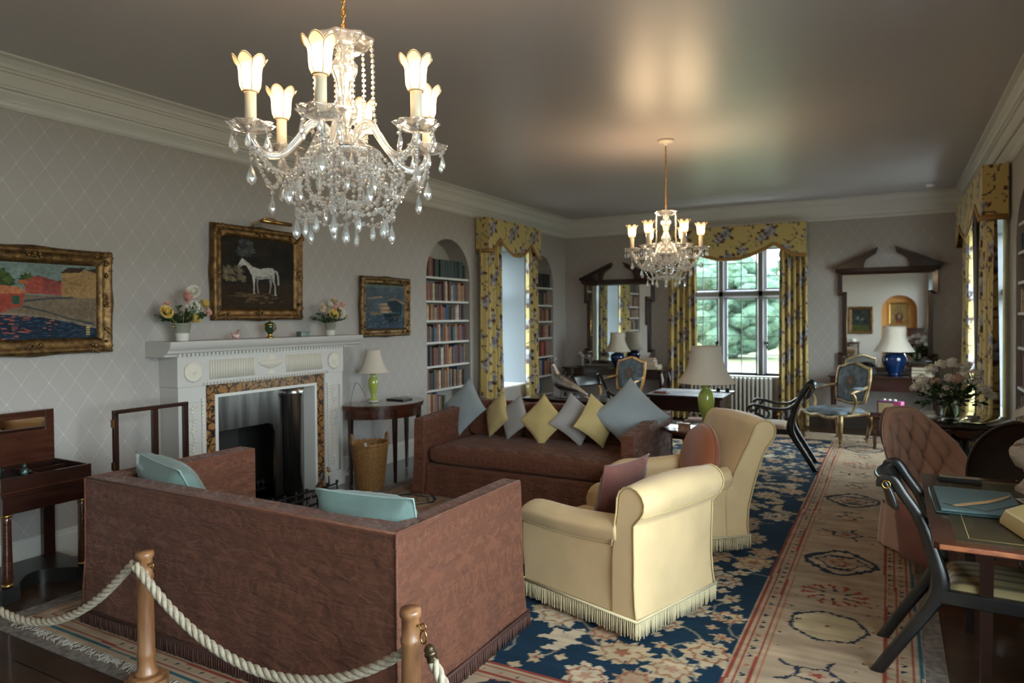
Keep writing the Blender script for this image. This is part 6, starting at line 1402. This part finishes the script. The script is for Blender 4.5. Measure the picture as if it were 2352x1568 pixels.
m.add([(x-.7*w_, y+.7*w_, .021) for x, y, w_ in pts]+[(x+.7*w_, y-.7*w_, .021) for x, y, w_ in pts]+[(x-.7*w_, y+.7*w_, .024) for x, y, w_ in pts]+[(x+.7*w_, y-.7*w_, .024) for x, y, w_ in pts],
      [(i, i+1, i+8, i+7) for i in range(6)]+[(i+14, i+21, i+22, i+15) for i in range(6)]+[(i, i+14, i+15, i+1) for i in range(6)]+[(i+7, i+8, i+22, i+21) for i in range(6)]+[(0,7,21,14),(6,20,27,13)])
o = O('paper_knife', m, mat('boxwood', (.50,.30,.14), .5, var=.15), label='pale wooden paper knife lying across the teal blotter', cat='paper knife'); o.location = (.335, 3.66, d_)
t = T('letter_rest', 'small black and brass pen box at the far side of the desk', 'pen box', (.30, 4.10, d_), -.05)
O('box_body', MB().box((-.09,-.03,0),(.09,.03,.02)), ebony, t, bev=.003); O('lid', MB().box((-.085,-.022,.02),(.085,.022,.028)), mat('aged_brass_lid', (.28,.24,.17), .35, metal=.5), t, bev=.003); O('clasp', MB().box((-.10,-.02,.004),(-.09,.02,.024)), steel, t)
# telephone corner
t = T('typewriter', 'cream enamelled desk machine cut off by the right edge of the picture', 'desk machine', (.53, 3.24, d_), .25)
O('casing', MB().prism([(-.12,.0),(-.12,.02),(-.10,.06),(.05,.12),(.14,.12),(.14,0)], -.14, .14, 'y'), mat('cream_enamel', (.55,.42,.18), .35, coat=.3), t, bev=.008)
O('top_bar', MB().tube([(-.09,-.135,.075),(.06,-.135,.135)], .007, 6), steel, t)
# stone bust
t = T('stone_bust', 'pale carved bust of a woman in a ruffled cap standing on the desk', 'bust', (.60, 4.02, d_), 1.9); stn = mat('carved_stone', (.42,.35,.29), .8, bump=.5, bscale=60)
O('socle', MB().prism([(.085*math.cos(q), .085*math.sin(q)) for q in np.linspace(PI/8, 2*PI+PI/8, 9)[:-1]], 0, .02, 'z').lathe([(.082,.02),(.072,.028),(.05,.06),(.046,.085),(.055,.092),(.055,.10)], 8), stn, t)
def bf(a, z): return 1+.25*math.exp(-((a-0)/.5)**2)*(.11 < z < .2)
m = MB().lathe([(.045,.10),(.085,.12),(.105,.16),(.10,.20),(.07,.225),(.045,.24),(.038,.26)], 24, fn=bf).ball((0,0,.305), (.055,.047,.062), 20, 14)
m.ball((.052,0,.30), (.012,.008,.016), 8, 6).ball((.046,.018,.315), (.008,.009,.006), 8, 5).ball((.046,-.018,.315), (.008,.009,.006), 8, 5).ball((.050,0,.275), (.008,.014,.005), 8, 5).ball((.040,0,.258), (.014,.014,.010), 8, 6)
O('bust_figure', m, stn, t)
m = MB().lathe([(.058,.33),(.072,.335),(.078,.36),(.070,.39),(.05,.405),(0,.41)], 40, fn=lambda a, z: 1+.10*math.cos(9*a)*(z > .335)); m.grid(lambda u, v: ((.085+.02*math.sin(10*PI*u))*math.cos(2*PI*u)*(1-.2*v), (.085+.02*math.sin(10*PI*u))*math.sin(2*PI*u)*(1-.2*v), .36+.04*v+.008*math.sin(14*PI*u)), 60, 4, cu=True)
O('ruffled_cap', m, stn, t)
m = MB(); 
for k in range(3): m.tube([(.10*math.cos(q)*(1-.1*k), .10*math.sin(q)*(1-.1*k), .185+.022*k+.015*math.sin(3*q+k)) for q in np.linspace(-1.9, 1.9, 20)], .010, 6)
O('drapery_fold', m, stn, t)
O('printed_card', MB().box((-.04,-.055,0),(.04,.055,.002)), mat('card_white', (.6,.58,.54), .6), label='small white printed card on the desk in front of the bust', cat='card', loc=(.545, 3.80, d_)).rotation_euler = (0,0,.3)
m = MB()
for k in range(5): m.box((-.028+.012*k, -.04, .0021), (-.022+.012*k, .03+.004*(k % 2), .0026))
bpy.data.objects['printed_card'].rotation_euler = (0,0,.3); O('print_lines', m, black, bpy.data.objects['printed_card'])
# ---- button-back chair
t = T('slipper_chair', 'dusty pink button-back chair between the round table and the desk', 'chair', (.37, 5.38, 0), 0)
cx0 = Vector((0, 0)); 
def wing(u, v):
    """curved back: u around (-1..1), v height"""
    a = 2*u-1
    z = .16+(.76-.10*abs(a)**2.2*1.0-.26*max(0, abs(a)-.35)**1.3)*v
    w_ = .34*(1-.16*v**2); x = a*w_; y = -.30-.24*v**1.3+.30*abs(a)**2.6*(1-.25*v)
    return Vector((x, y, z))
btn = []
for r_ in range(4):
    for k in range(-2, 3):
        x = k*.37+(.185 if r_ % 2 else 0)
        if abs(x) < .80: btn.append(((x+1)/2, .40+r_*.17))
def tuft(u, v):
    p = wing(u, v); d_ = 0
    if v > .3:
        a_ = (2*u-1)/.37+(v-.40)/.34; b_ = (2*u-1)/.37-(v-.40)/.34; q_ = abs(math.sin(PI*a_)*math.sin(PI*b_)); near = min((((2*u-1-(2*bu-1))/.37)**2+((v-bv)/.34)**2 for bu, bv in btn))
        fade = min(1, max(0, (v-.3)/.12))*min(1, max(0, (.97-v)/.08)); d_ = (-.050+.052*q_**.42-.035*math.exp(-near/.012))*fade
    e = max(0, 1-abs(2*u-1)**6)*max(0, 1-v**10); th = .075*e**.5+.01
    return (p.x*(1+0), p.y+th+d_*e, p.z)
O('tufted_back', MB().grid(tuft, 110, 90), pinkv, t)
O('outer_back', MB().grid(lambda u, v: tuple(wing(1-u, v)+Vector((0, -.035*(max(0,1-abs(1-2*u)**4))**.5, 0))), 40, 30), pinkv, t)
m = MB()
for bu, bv in btn:
    p = tuft(bu, bv); m.ball((p[0], p[1]+.004, p[2]), .011, 8, 6)
O('buttons', m, pinkv, t); pts = [wing(u, 1) for u in np.linspace(0, 1, 40)]; O('piping', MB().tube([tuple(Vector(p)+Vector((0,.012,.002))) for p in pts], .008, 6), pinkv, t)
def seatp(u, v):
    th = 2*PI*u; ph = -PI/2+PI*v; sp = lambda q, p: math.copysign(abs(q)**p, q)
    return (.34*sp(math.cos(th), .4)*sp(math.cos(ph), .3), .02+.36*sp(math.sin(th), .4)*sp(math.cos(ph), .3), .34+.09*sp(math.sin(ph), .6))
O('seat', MB().grid(seatp, 48, 20, cu=True), pinkv, t)
m = MB().grid(lambda u, v: ((.345+.02*v+.006*math.sin(40*u*PI))*math.copysign(abs(math.cos(2*PI*u))**.4, math.cos(2*PI*u)), .0+(.36+.02*v+.006*math.sin(40*u*PI))*math.copysign(abs(math.sin(2*PI*u))**.4, math.sin(2*PI*u)), .30-.275*v), 96, 8, cu=True)
O('valance', m, pinkv, t); t.rotation_euler = (0, 0, -2.50)
pillow('scatter_cushion', .42, .40, .13, pinkc, 'ruched dusty pink satin cushion leaning against the front of the button-back chair', (.165, 4.84, .235), rr_(-.85, .18, .06), pinkc, seed=31)
# ---- round glossy table with vase
t = T('centre_table', 'black polished round-ended table with scalloped apron by the right window', 'table', (.42, 6.72, 0)); bl = mat('black_lacquer', (.012,.012,.012), .08, coat=.8)
O('tabletop', MB().lathe([(0,.715),(.44,.715),(.455,.722),(.455,.738),(.445,.745),(0,.745)], 60, fn=lambda a, z: 1.0, caps=False), bl, t)
def ap(u, v): a = 2*PI*u; return (.40*math.cos(a), .40*math.sin(a), .715-(.04+.05*abs(math.sin(a*6))**.7)*v)
O('scalloped_apron', MB().grid(ap, 120, 4, cu=True), mahog_r, t, solid=.012)
O('pedestal', MB().lathe([(.16,0),(.16,.03),(.10,.05),(.055,.09),(.075,.2),(.085,.45),(.075,.60),(.05,.66),(.055,.70),(.055,.715)], 28, (.06,.0)), bl, t)
zt = .746
t = T('glass_vase', 'clear glass vase with green stems on the black table', 'vase', (.415, 6.62, zt))
O('vase_glass', MB().lathe([(0,.004),(.055,.002),(.062,.01),(.066,.05),(.060,.11),(.056,.16),(.066,.19),(.063,.19),(.053,.16),(.056,.11),(.061,.05),(.055,.014),(0,.012)], 32, caps=False), glass, t)
O('vase_water', MB().lathe([(0,.0125),(.054,.015),(.060,.05),(.055,.11),(.053,.13),(0,.13)], 32, caps=False), mat('tinted_water', (.75,.95,.80), .02, trans=1, ior=1.33), t)
t = T('white_bouquet', 'large bunch of white garden flowers in the glass vase', 'flowers', (.415, 6.62, zt)); q = random.Random(77)
stm = MB()
wf = mat('garden_petal_white', (.82,.82,.76), .6); pf2 = mat('petal_blush', (.62,.42,.34), .6)
heads = [(-.20,.0,.30,.075),(-.13,.02,.40,.06),(-.17,.03,.22,.065),(-.03,-.03,.22,.075),(.02,.02,.45,.065),(.10,.0,.36,.075),(.16,.03,.30,.07),(.05,-.05,.33,.055),(.22,-.02,.24,.06),(-.06,.05,.44,.05),(.12,.06,.42,.06),(.28,.0,.20,.045),(-.10,-.02,.30,.045),(-.24,.02,.24,.05),(.0,.0,.33,.05),(.18,-.03,.38,.05)]
for i, (x, y, z, r) in enumerate(heads):
    m = MB()
    m.ball((x, y, z), (r*.5, r*.5, r*.42), 12, 8, lambda a_, t_: 1+.12*math.sin(6*a_)*math.cos(5*t_))
    r *= .86 if 1 else 1
    for k in range(70):
        a, e = q.uniform(0, 2*PI), q.uniform(-.7, 1.55); n_ = Vector((math.cos(a)*math.cos(e), math.sin(a)*math.cos(e), .85*math.sin(e))); c = Vector((x, y, z))+n_*r*q.uniform(.72, 1); s = q.uniform(.008,.013)
        M5 = n_.to_track_quat('Z', 'Y').to_matrix()
        for j in range(5):
            b = j*2*PI/5+a; m.add([c]+[c+M5 @ Vector((rad_*s*math.cos(b+o_), rad_*s*math.sin(b+o_), h_*s)) for rad_, o_, h_ in ((.7,-.5,.25),(1.15,-.2,.3),(1.15,.2,.3),(.7,.5,.25))], [(0,1,2,3,4)])
    O('flower_head', m, pf2 if i in (7, 12) else wf, t)
    stm.tube(smooth_path([(x*.1*(-1), y*.1, .02), (x*.08, y*.1, .15), (x*.7, y*.7, z*.7), (x, y, z)], 3), .0032, 5)
O('stem', stm, greenw, t, kind='stuff'); m = MB(); leafs(m, (0,0,.14), .22, 70, 5, .065, (-.2, 1.1)); O('foliage', m, greenw, t)
t = T('teacup', 'dark teacup with silver rim on the black table', 'cup', (.56, 6.43, zt+.012)); O('cup_body', MB().lathe([(.02,0),(.035,.012),(.045,.045),(.042,.045),(.032,.014),(0,.01)], 24, caps=False), mat('dark_china', (.05,.055,.06), .2, coat=.5, c2=(.3,.3,.3), vscale=30), t); O('cup_handle', MB().tube([(-.04,0,.038),(-.065,0,.035),(-.062,0,.015),(-.036,0,.012)], .004, 6), MC['dark_china'], t)
O('saucer', MB().lathe([(0,.0),(.05,0),(.085,.010),(.088,.012),(.05,.004),(0,.003)], 32, caps=False), mat('saucer_china', (.42,.40,.36), .25, coat=.4), label='pale saucer under the dark teacup on the black table', cat='saucer', loc=(.56, 6.43, zt+.0005))
O('pebble', MB().ball((0,0,.008), (.012,.010,.008), 12, 8), mat('ivory', (.5,.4,.27), .4), label='tiny ivory ball on the black table in front of the vase', cat='ornament', loc=(.33, 6.42, zt))
# ---- tilt-top table & radio
t = T('tilt_top_table', 'dark round tilt-top table with moulded rim, its top tipped upright behind the desk', 'table', (.64, 4.74, 0))
M0 = Matrix.Translation((.02,.0,.67)) @ Matrix.Scale(.90, 4) @ Matrix.Rotation(-.62, 4, 'Z') @ Matrix.Rotation(PI/2-.12, 4, 'X')
m = MB(); m.M = M0; m.lathe([(0,.0),(.335,.0),(.34,.008),(.35,.016),(.362,.012),(.365,.0),(.36,-.012),(.33,-.016),(0,-.016)], 72, caps=False); O('round_top', m, mat('dark_table_face', (.016,.006,.004), .5, var=.3, spec=.3), t)
O('pillar', MB().lathe([(.03,.22),(.045,.25),(.03,.35),(.035,.5),(.025,.6),(.03,.66)], 20, (0, .03)), mahog, t)
for k in range(3):
    a = k*2*PI/3+.5; O('leg', MB().tube(smooth_path([(0,.03,.26),(.12*math.cos(a),.03+.12*math.sin(a),.22),(.22*math.cos(a),.03+.22*math.sin(a),.06),(.27*math.cos(a),.03+.27*math.sin(a),.02)], 4), [.024]*6+[.02]*7, 8), mahog, t)
table_rect('radio_table', 'small low mahogany table carrying the pink radio before the right console', (.05, 9.30, 0), 0, .56, .34, .41, mahog_r, apron=.03, th=.02)
t = T('portable_radio', 'pink and plum portable radio with cream speaker grille on the low table', 'radio', (-.02, 9.28, .411), -.35)
O('radio_case', MB().box((-.13,-.05,.0),(.13,.05,.17)), mat('plum_vinyl', (.13,.045,.10), .5), t, bev=.012); O('side_panel', MB().box((.128,-.048,.003),(.142,.048,.167)), mat('hot_pink_vinyl', (.38,.05,.15), .5), t, bev=.004)
O('speaker_grille', MB().box((-.105,-.056,.025),(.06,-.05,.145)), mat('cream_grille', (.42,.34,.18), .7), t)
O('pink_end', MB().box((.065,-.054,.003),(.13,-.05,.167)), MC['hot_pink_vinyl'], t)
for x in (-.06, 0, .06): O('dial_knob', MB().lathe([(.016,.17),(.016,.185),(.012,.188)], 16, (x, 0)), mat('knob_cream', (.6,.55,.5), .3), t)
O('carry_strap', MB().tube(smooth_path([(.13,0,.14),(.165,-.02,.12),(.16,-.02,.07),(.135,-.01,.09)], 4), .004, 5), MC['plum_vinyl'], t)
O('pleated_cap', MB().lathe([(.13,0),(.145,.03),(.13,.08),(.07,.12),(0,.13)], 40, fn=lambda a, z: 1+.05*math.cos(10*a)), mat('black_felt', (.012,.012,.014), .85), label='black domed hat-like cover on the right console left of the cobalt lamp', cat='cover', loc=(-.32, 10.33, .796))
O('smoke_detector', MB().lathe([(.05,0),(.05,-.025),(.035,-.04),(0,-.042)], 24), white, label='small white smoke detector on the ceiling near the far right corner', cat='detector', loc=(.42, 10.05, H))
# near end furniture seen in the mirror
table_rect('tall_stand', 'small open wooden stand on the near end wall seen in the right mirror', (-1.02, YN+.22, 0), 0, .38, .30, .78, mahog_r, apron=.04)
table_rect('side_cabinet', 'dark cupboard in the near right corner seen in the right mirror', (.62, YN+.3, 0), 0, .5, .42, 1.2, mahog, apron=.85)
O('flower_bowl', MB().lathe([(.05,0),(.09,.05),(.085,.05),(.045,.01)], 20).ball((0,0,.07), (.1,.07,.03), 14, 8, lambda a,t_: 1+.2*math.sin(7*a)), mat('petal_white', (.6,.6,.6)), label='low bowl of white flowers on the stand by the near end wall', cat='bowl', loc=(-1.02, YN+.22, .78))
# ================================================================ chandeliers
shade_em = bpy.data.materials.new('lit_glass_shade'); shade_em.use_nodes = True
_n = shade_em.node_tree; _b = _n.nodes['Principled BSDF']; _b.inputs['Base Color'].default_value = (.75,.62,.42,1); _b.inputs['Roughness'].default_value = .4
_t = _n.nodes.new('ShaderNodeTexCoord'); _s = _n.nodes.new('ShaderNodeSeparateXYZ'); _n.links.new(_t.outputs['Object'], _s.inputs[0])
_r = _n.nodes.new('ShaderNodeValToRGB'); _mr = _n.nodes.new('ShaderNodeMapRange'); _mr.inputs[1].default_value = .12; _mr.inputs[2].default_value = .235; _n.links.new(_s.outputs[2], _mr.inputs[0]); _n.links.new(_mr.outputs[0], _r.inputs[0])
e = _r.color_ramp.elements; e[0].position = 0; e[0].color = (.9,.42,.12,1); e[1].position = 1; e[1].color = (.42,.24,.09,1)
for p_, c in ((.18, (1.6,1.05,.55,1)), (.45, (2.0,1.6,1.05,1)), (.66, (1.4,.95,.5,1)), (.80, (.62,.38,.16,1))): q = e.new(p_); q.color = c
_n.links.new(_r.outputs[0], _b.inputs['Emission Color']); _b.inputs['Emission Strength'].default_value = 1.5
candle = mat('ivory_candle_tube', (.66,.56,.42), .45); wire = mat('dark_wire', (.10,.08,.05), .4, metal=.8)
def gem(m, c, r, h):
    """faceted pear drop hanging from c, length h"""
    m_ = MB(); n = 6; prof_ = [(0,0),(.28*r,-.16*h),(.62*r,-.36*h),(1.0*r,-.66*h),(.82*r,-.86*h),(0,-1.0*h)]
    vs = [(c[0],c[1],c[2])]; 
    for i, (a_, z) in enumerate(prof_[1:-1]):
        for k in range(n): a = 2*PI*(k+.5*(i % 2))/n; vs.append((c[0]+a_*math.cos(a), c[1]+a_*math.sin(a)*.75, c[2]+z))
    vs.append((c[0],c[1],c[2]-h)); fs = [(0, 1+k, 1+(k+1) % n) for k in range(n)]
    for i in range(3):
        o_ = 1+i*n
        for k in range(n):
            k2 = (k+1) % n
            if i % 2 == 0: fs += [(o_+k, o_+n+k, o_+k2), (o_+k2, o_+n+k, o_+n+k2)]
            else: fs += [(o_+k, o_+n+k, o_+n+k2), (o_+k, o_+n+k2, o_+k2)]
    fs += [(len(vs)-1, 1+3*n+(k+1) % n, 1+3*n+k) for k in range(n)]; m.add(vs, fs)
def bead(m, c, r):
    vs = []; fs = []; n = 6
    for z, q in ((1, .45), (.35, .95), (-.35, .95), (-1, .45)):
        for k in range(n): a = 2*PI*(k+.5*(abs(z) < .5))/n; vs.append((c[0]+r*q*math.cos(a), c[1]+r*q*math.sin(a), c[2]+r*z*.8))
    for i in range(3):
        for k in range(n): fs.append((i*n+k, i*n+(k+1) % n, (i+1)*n+(k+1) % n, (i+1)*n+k))
    fs += [tuple(range(n)), tuple(range(4*n-1, 3*n-1, -1))]; m.add(vs, fs)
def strand(pts, r, big=None):
    P = smooth_path(pts, 6); m = MB(); m.tube(P, .0012, 3); d = 0; nx = r; k = 0
    for a, b in zip(P[:-1], P[1:]):
        L = (b-a).length
        while d+L >= nx:
            bead(m, a.lerp(b, (nx-d)/L), r*(1.35 if big and k % 4 == 3 else 1)); nx += r*2.35; k += 1
        d += L
    return m
def chandelier(label, loc, rz, ztop):
    """origin on the ceiling; local z down"""
    t = T('chandelier', label, 'chandelier', loc, rz, 'crystal chandeliers'); z0 = -(H-2.212)   # pan height
    O('ceiling_rose', MB().lathe([(.075,0),(.075,-.012),(.06,-.022),(.02,-.03),(.012,-.05)], 28), mat('rose_enamel', (.6,.55,.48), .4), t)
    m = MB(); z = -.05; k = 0
    while z > z0+.40:
        a = (k % 2)*PI/2; m.tube([(.008*math.sin(q)*math.cos(a), .008*math.sin(q)*math.sin(a), z-.016+.017*math.cos(q)) for q in np.linspace(0, 2*PI, 11)[:-1]], .0022, 5, closed=True); z -= .026; k += 1
    O('chain', m, brass, t); O('flex', MB().tube(smooth_path([(0,0,-.04),(.006,.004,-.3),(-.004,0,-.5),(0,0,z0+.39)], 5), .0035, 5), mat('gold_flex', (.35,.17,.05), .5), t)
    cut = lambda a, z: 1+.05*math.cos(8*a)*(1+.5*math.sin(z*160))
    O('crown_dish', MB().lathe([(.012,z0+.375),(.03,z0+.34),(.055,z0+.325),(.085,z0+.335),(.10,z0+.355),(.094,z0+.345),(.06,z0+.315),(.02,z0+.31)], 32, fn=lambda a, z: 1+.08*math.cos(8*a)*(z > z0+.33), caps=False), crystal, t)
    O('baluster', MB().lathe([(.018,z0+.315),(.028,z0+.30),(.030,z0+.285),(.045,z0+.265),(.046,z0+.245),(.030,z0+.21),(.024,z0+.17),(.030,z0+.14),(.044,z0+.115),(.045,z0+.095),(.028,z0+.065),(.022,z0+.05),(.03,z0+.04)], 24, fn=cut), crystal, t)
    O('receiver_bowl', MB().lathe([(.03,z0+.04),(.055,z0+.01),(.10,z0-.02),(.12,z0-.035),(.10,z0-.055),(.06,z0-.075),(.03,z0-.09),(.012,z0-.12)], 28, fn=lambda a, z: 1+.06*math.cos(12*a)), crystal, t)
    O('metal_hub', MB().lathe([(.02,z0+.05),(.034,z0+.03),(.034,z0+.005),(.02,z0-.01)], 20), wire, t)
    for s_ in range(3):
        a = s_*2*PI/3+.4
    # one arm, then copies
    R_ = .310
    arm = O('arm', MB().tube(smooth_path([(.03,0,z0-.005),(.07,0,z0+.045),(.115,0,z0+.05),(.16,0,z0-.01),(.21,0,z0-.065),(.27,0,z0-.07),(R_-.005,0,z0-.035),(R_,0,z0-.008)], 5), .0125, 8, sx=1.1), crystal, t)
    def K(name, mb, m_, **kw): return O(name, mb, m_, arm, **kw)
    pan = MB().lathe([(.012,-.010),(.03,-.004),(.055,.006),(.075,.022),(.070,.017),(.05,.0),(.02,-.008)], 36, fn=lambda a, z: 1+.09*math.cos(8*a)*(z > 0), caps=False); pn = K('drip_pan', pan, crystal); pn.location = (R_,0,z0)
    c_ = K('candle_tube', MB().lathe([(.0185,0),(.0185,.132)], 20), candle); c_.location = (R_,0,z0)
    def shf(a, z): return 1+(.13*abs(math.cos(3*a))**.7-.06)*min(1, max(0, (z-.135)/.09))
    sm = MB(); n = 48; pr_ = [(.020,.124),(.027,.129),(.033,.144),(.0345,.165),(.0345,.184),(.037,.203),(.044,.219),(.051,.229)]
    vs = []
    for (r, z) in pr_:
        for k in range(n):
            a = 2*PI*k/n; e_ = max(0, (z-.185)/.045); rr3 = r*shf(a, z); vs.append((rr3*math.cos(a), rr3*math.sin(a), z+.014*e_*(abs(math.cos(3*a))-.6)*1.6))
    fs = [(i*n+k, i*n+(k+1) % n, (i+1)*n+(k+1) % n, (i+1)*n+k) for i in range(len(pr_)-1) for k in range(n)]; sm.add(vs, fs, True)
    sd_ = K('lamp_shade', sm, shade_em); sd_.location = (R_,0,z0)
    rb = MB(); top = vs[-n:]
    rb.tube([tuple(v) for v in top], .0022, 4, closed=True); rb.tube([(.0225*math.cos(a), .0225*math.sin(a), .125) for a in np.linspace(0,2*PI,21)[:-1]], .003, 5, closed=True)
    for k in range(6):
        a = (k+.5)*PI/3; i_ = int(round(a/(2*PI)*n)) % n; rb.tube([vs[j*n+i_] for j in range(len(pr_))], .0014, 4)
    tr = K('shade_trim', rb, mat('shade_braid', (.42,.31,.19), .7)); tr.location = (R_,0,z0)
    for k in range(6):
        a = k*PI/3+.2; m = MB(); x, y = R_+.062*math.cos(a), .062*math.sin(a); bead(m, (x, y, z0-.004), .009); m.tube([(x,y,z0+.015),(x,y,z0-.03)], .0009, 3); gem(m, (x, y, z0-.016), .0105, .052); K('crystal_drop', m, crystal)
    m = strand([(R_,0,z0-.03),(R_+.004,0,z0-.06),(R_,0,z0-.10)], .0075); gem(m, (R_,0,z0-.105), .017, .072); K('long_drop', m, crystal)
    lamp = bpy.data.lights.new('candle_bulb', 'POINT'); lamp.energy = 3.9; lamp.color = (1, .72, .42); lamp.shadow_soft_size = .05
    lo = bpy.data.objects.new('candle_bulb', lamp); col.objects.link(lo); lo.parent = arm; lo.location = (R_,0,z0+.30)
    for k in range(1, 6):
        a = arm.copy(); col.objects.link(a); a.rotation_euler = (0,0,k*PI/3)
        for ch in list(arm.children): c = ch.copy(); col.objects.link(c); c.parent = a
    # swags between the arms, basket and crown strands
    P = lambda a, r, z: (r*math.cos(a), r*math.sin(a), z0+z)
    def part(nm, m): O(nm, m, crystal, t)
    for k in range(6):
        a0, a1 = k*PI/3, (k+1)*PI/3; am = (a0+a1)/2
        part('bead_swag', strand([P(a0, R_, -.035), P(a0+.22, R_*.88, -.12), P(am, R_*.82, -.155), P(a1-.22, R_*.88, -.12), P(a1, R_, -.035)], .0088, True))
        m = MB(); bead(m, P(am, R_*.82, -.172), .009); gem(m, P(am, R_*.82, -.18), .017, .072); part('pear_drop', m)
        part('bead_swag', strand([P(a0, R_*.9, -.06), P(a0, .235, -.13), P(a0, .19, -.20), P(a0, .165, -.245)], .0088, True))
        m = MB(); bead(m, P(a0, .168, -.262), .009); gem(m, P(a0, .168, -.27), .018, .076); part('pear_drop', m)
        part('bead_swag', strand([P(a0, .165, -.245), P(a0+.2, .16, -.262), P(am, .155, -.272), P(a1-.2, .16, -.262), P(a1, .165, -.245)], .0095, True))
        part('bead_strand', strand([P(am, .12, -.04), P(am, .175, -.11), P(am, .17, -.19), P(am, .14, -.24)], .0088, True))
        part('bead_strand', strand([P(a0, .12, -.04), P(a0+.2, .155, -.10), P(am, .165, -.125), P(a1-.2, .155, -.10), P(a1, .12, -.04)], .0085))
        part('bead_strand', strand([P(a0, .11, -.06), P(a0, .13, -.14), P(a0, .11, -.20), P(a0, .04, -.25)], .0085, True))
        part('bead_strand', strand([P(am, .20, -.09), P(am+.2, .20, -.15), P(a1, .19, -.19)], .008)); part('bead_strand', strand([P(am, .20, -.09), P(am-.2, .20, -.15), P(a0, .19, -.19)], .008))
        part('bead_strand', strand([P(am, .095, .345), P(am, .10, .25), P(am, .10, .12), P(am, .115, .02)], .0080))
        m = MB(); bead(m, P(am, .14, -.252), .009); gem(m, P(am, .14, -.26), .016, .07); part('pear_drop', m)
        for q in (.15, .38, .62, .85):
            a = a0+q*PI/3; m = MB(); bead(m, P(a, .118, -.045), .008); gem(m, P(a, .121, -.055), .0125, .060); part('crystal_drop', m)
        for q in (.25, .75):
            a = a0+q*PI/3; m = MB(); bead(m, P(a, .175, -.125), .009); gem(m, P(a, .175, -.135), .014, .065); part('crystal_drop', m)
    m = MB(); [bead(m, (.05*math.cos(q), .05*math.sin(q), z0-.215), .010) for q in np.linspace(0, 2*PI, 13)[:-1]]; gem(m, (0,0,z0-.275), .020, .080); m.tube([(0,0,z0-.12),(0,0,z0-.28)], .0015, 4); bead(m, (0,0,z0-.262), .011); O('pendant_drop', m, crystal, t)
    return t
ch = chandelier('large crystal chandelier nearest the viewer with six lit petal shades', (-1.665, 1.83, H), 0, 0)
toward = math.atan2(-1.83, 1.665); ch.rotation_euler = (0, 0, toward-math.radians(13))
c2 = dup(ch, (-1.826, 6.279, H), math.atan2(-6.279, 1.826)+math.radians(30), 'crystal chandelier hanging farther off before the far window')
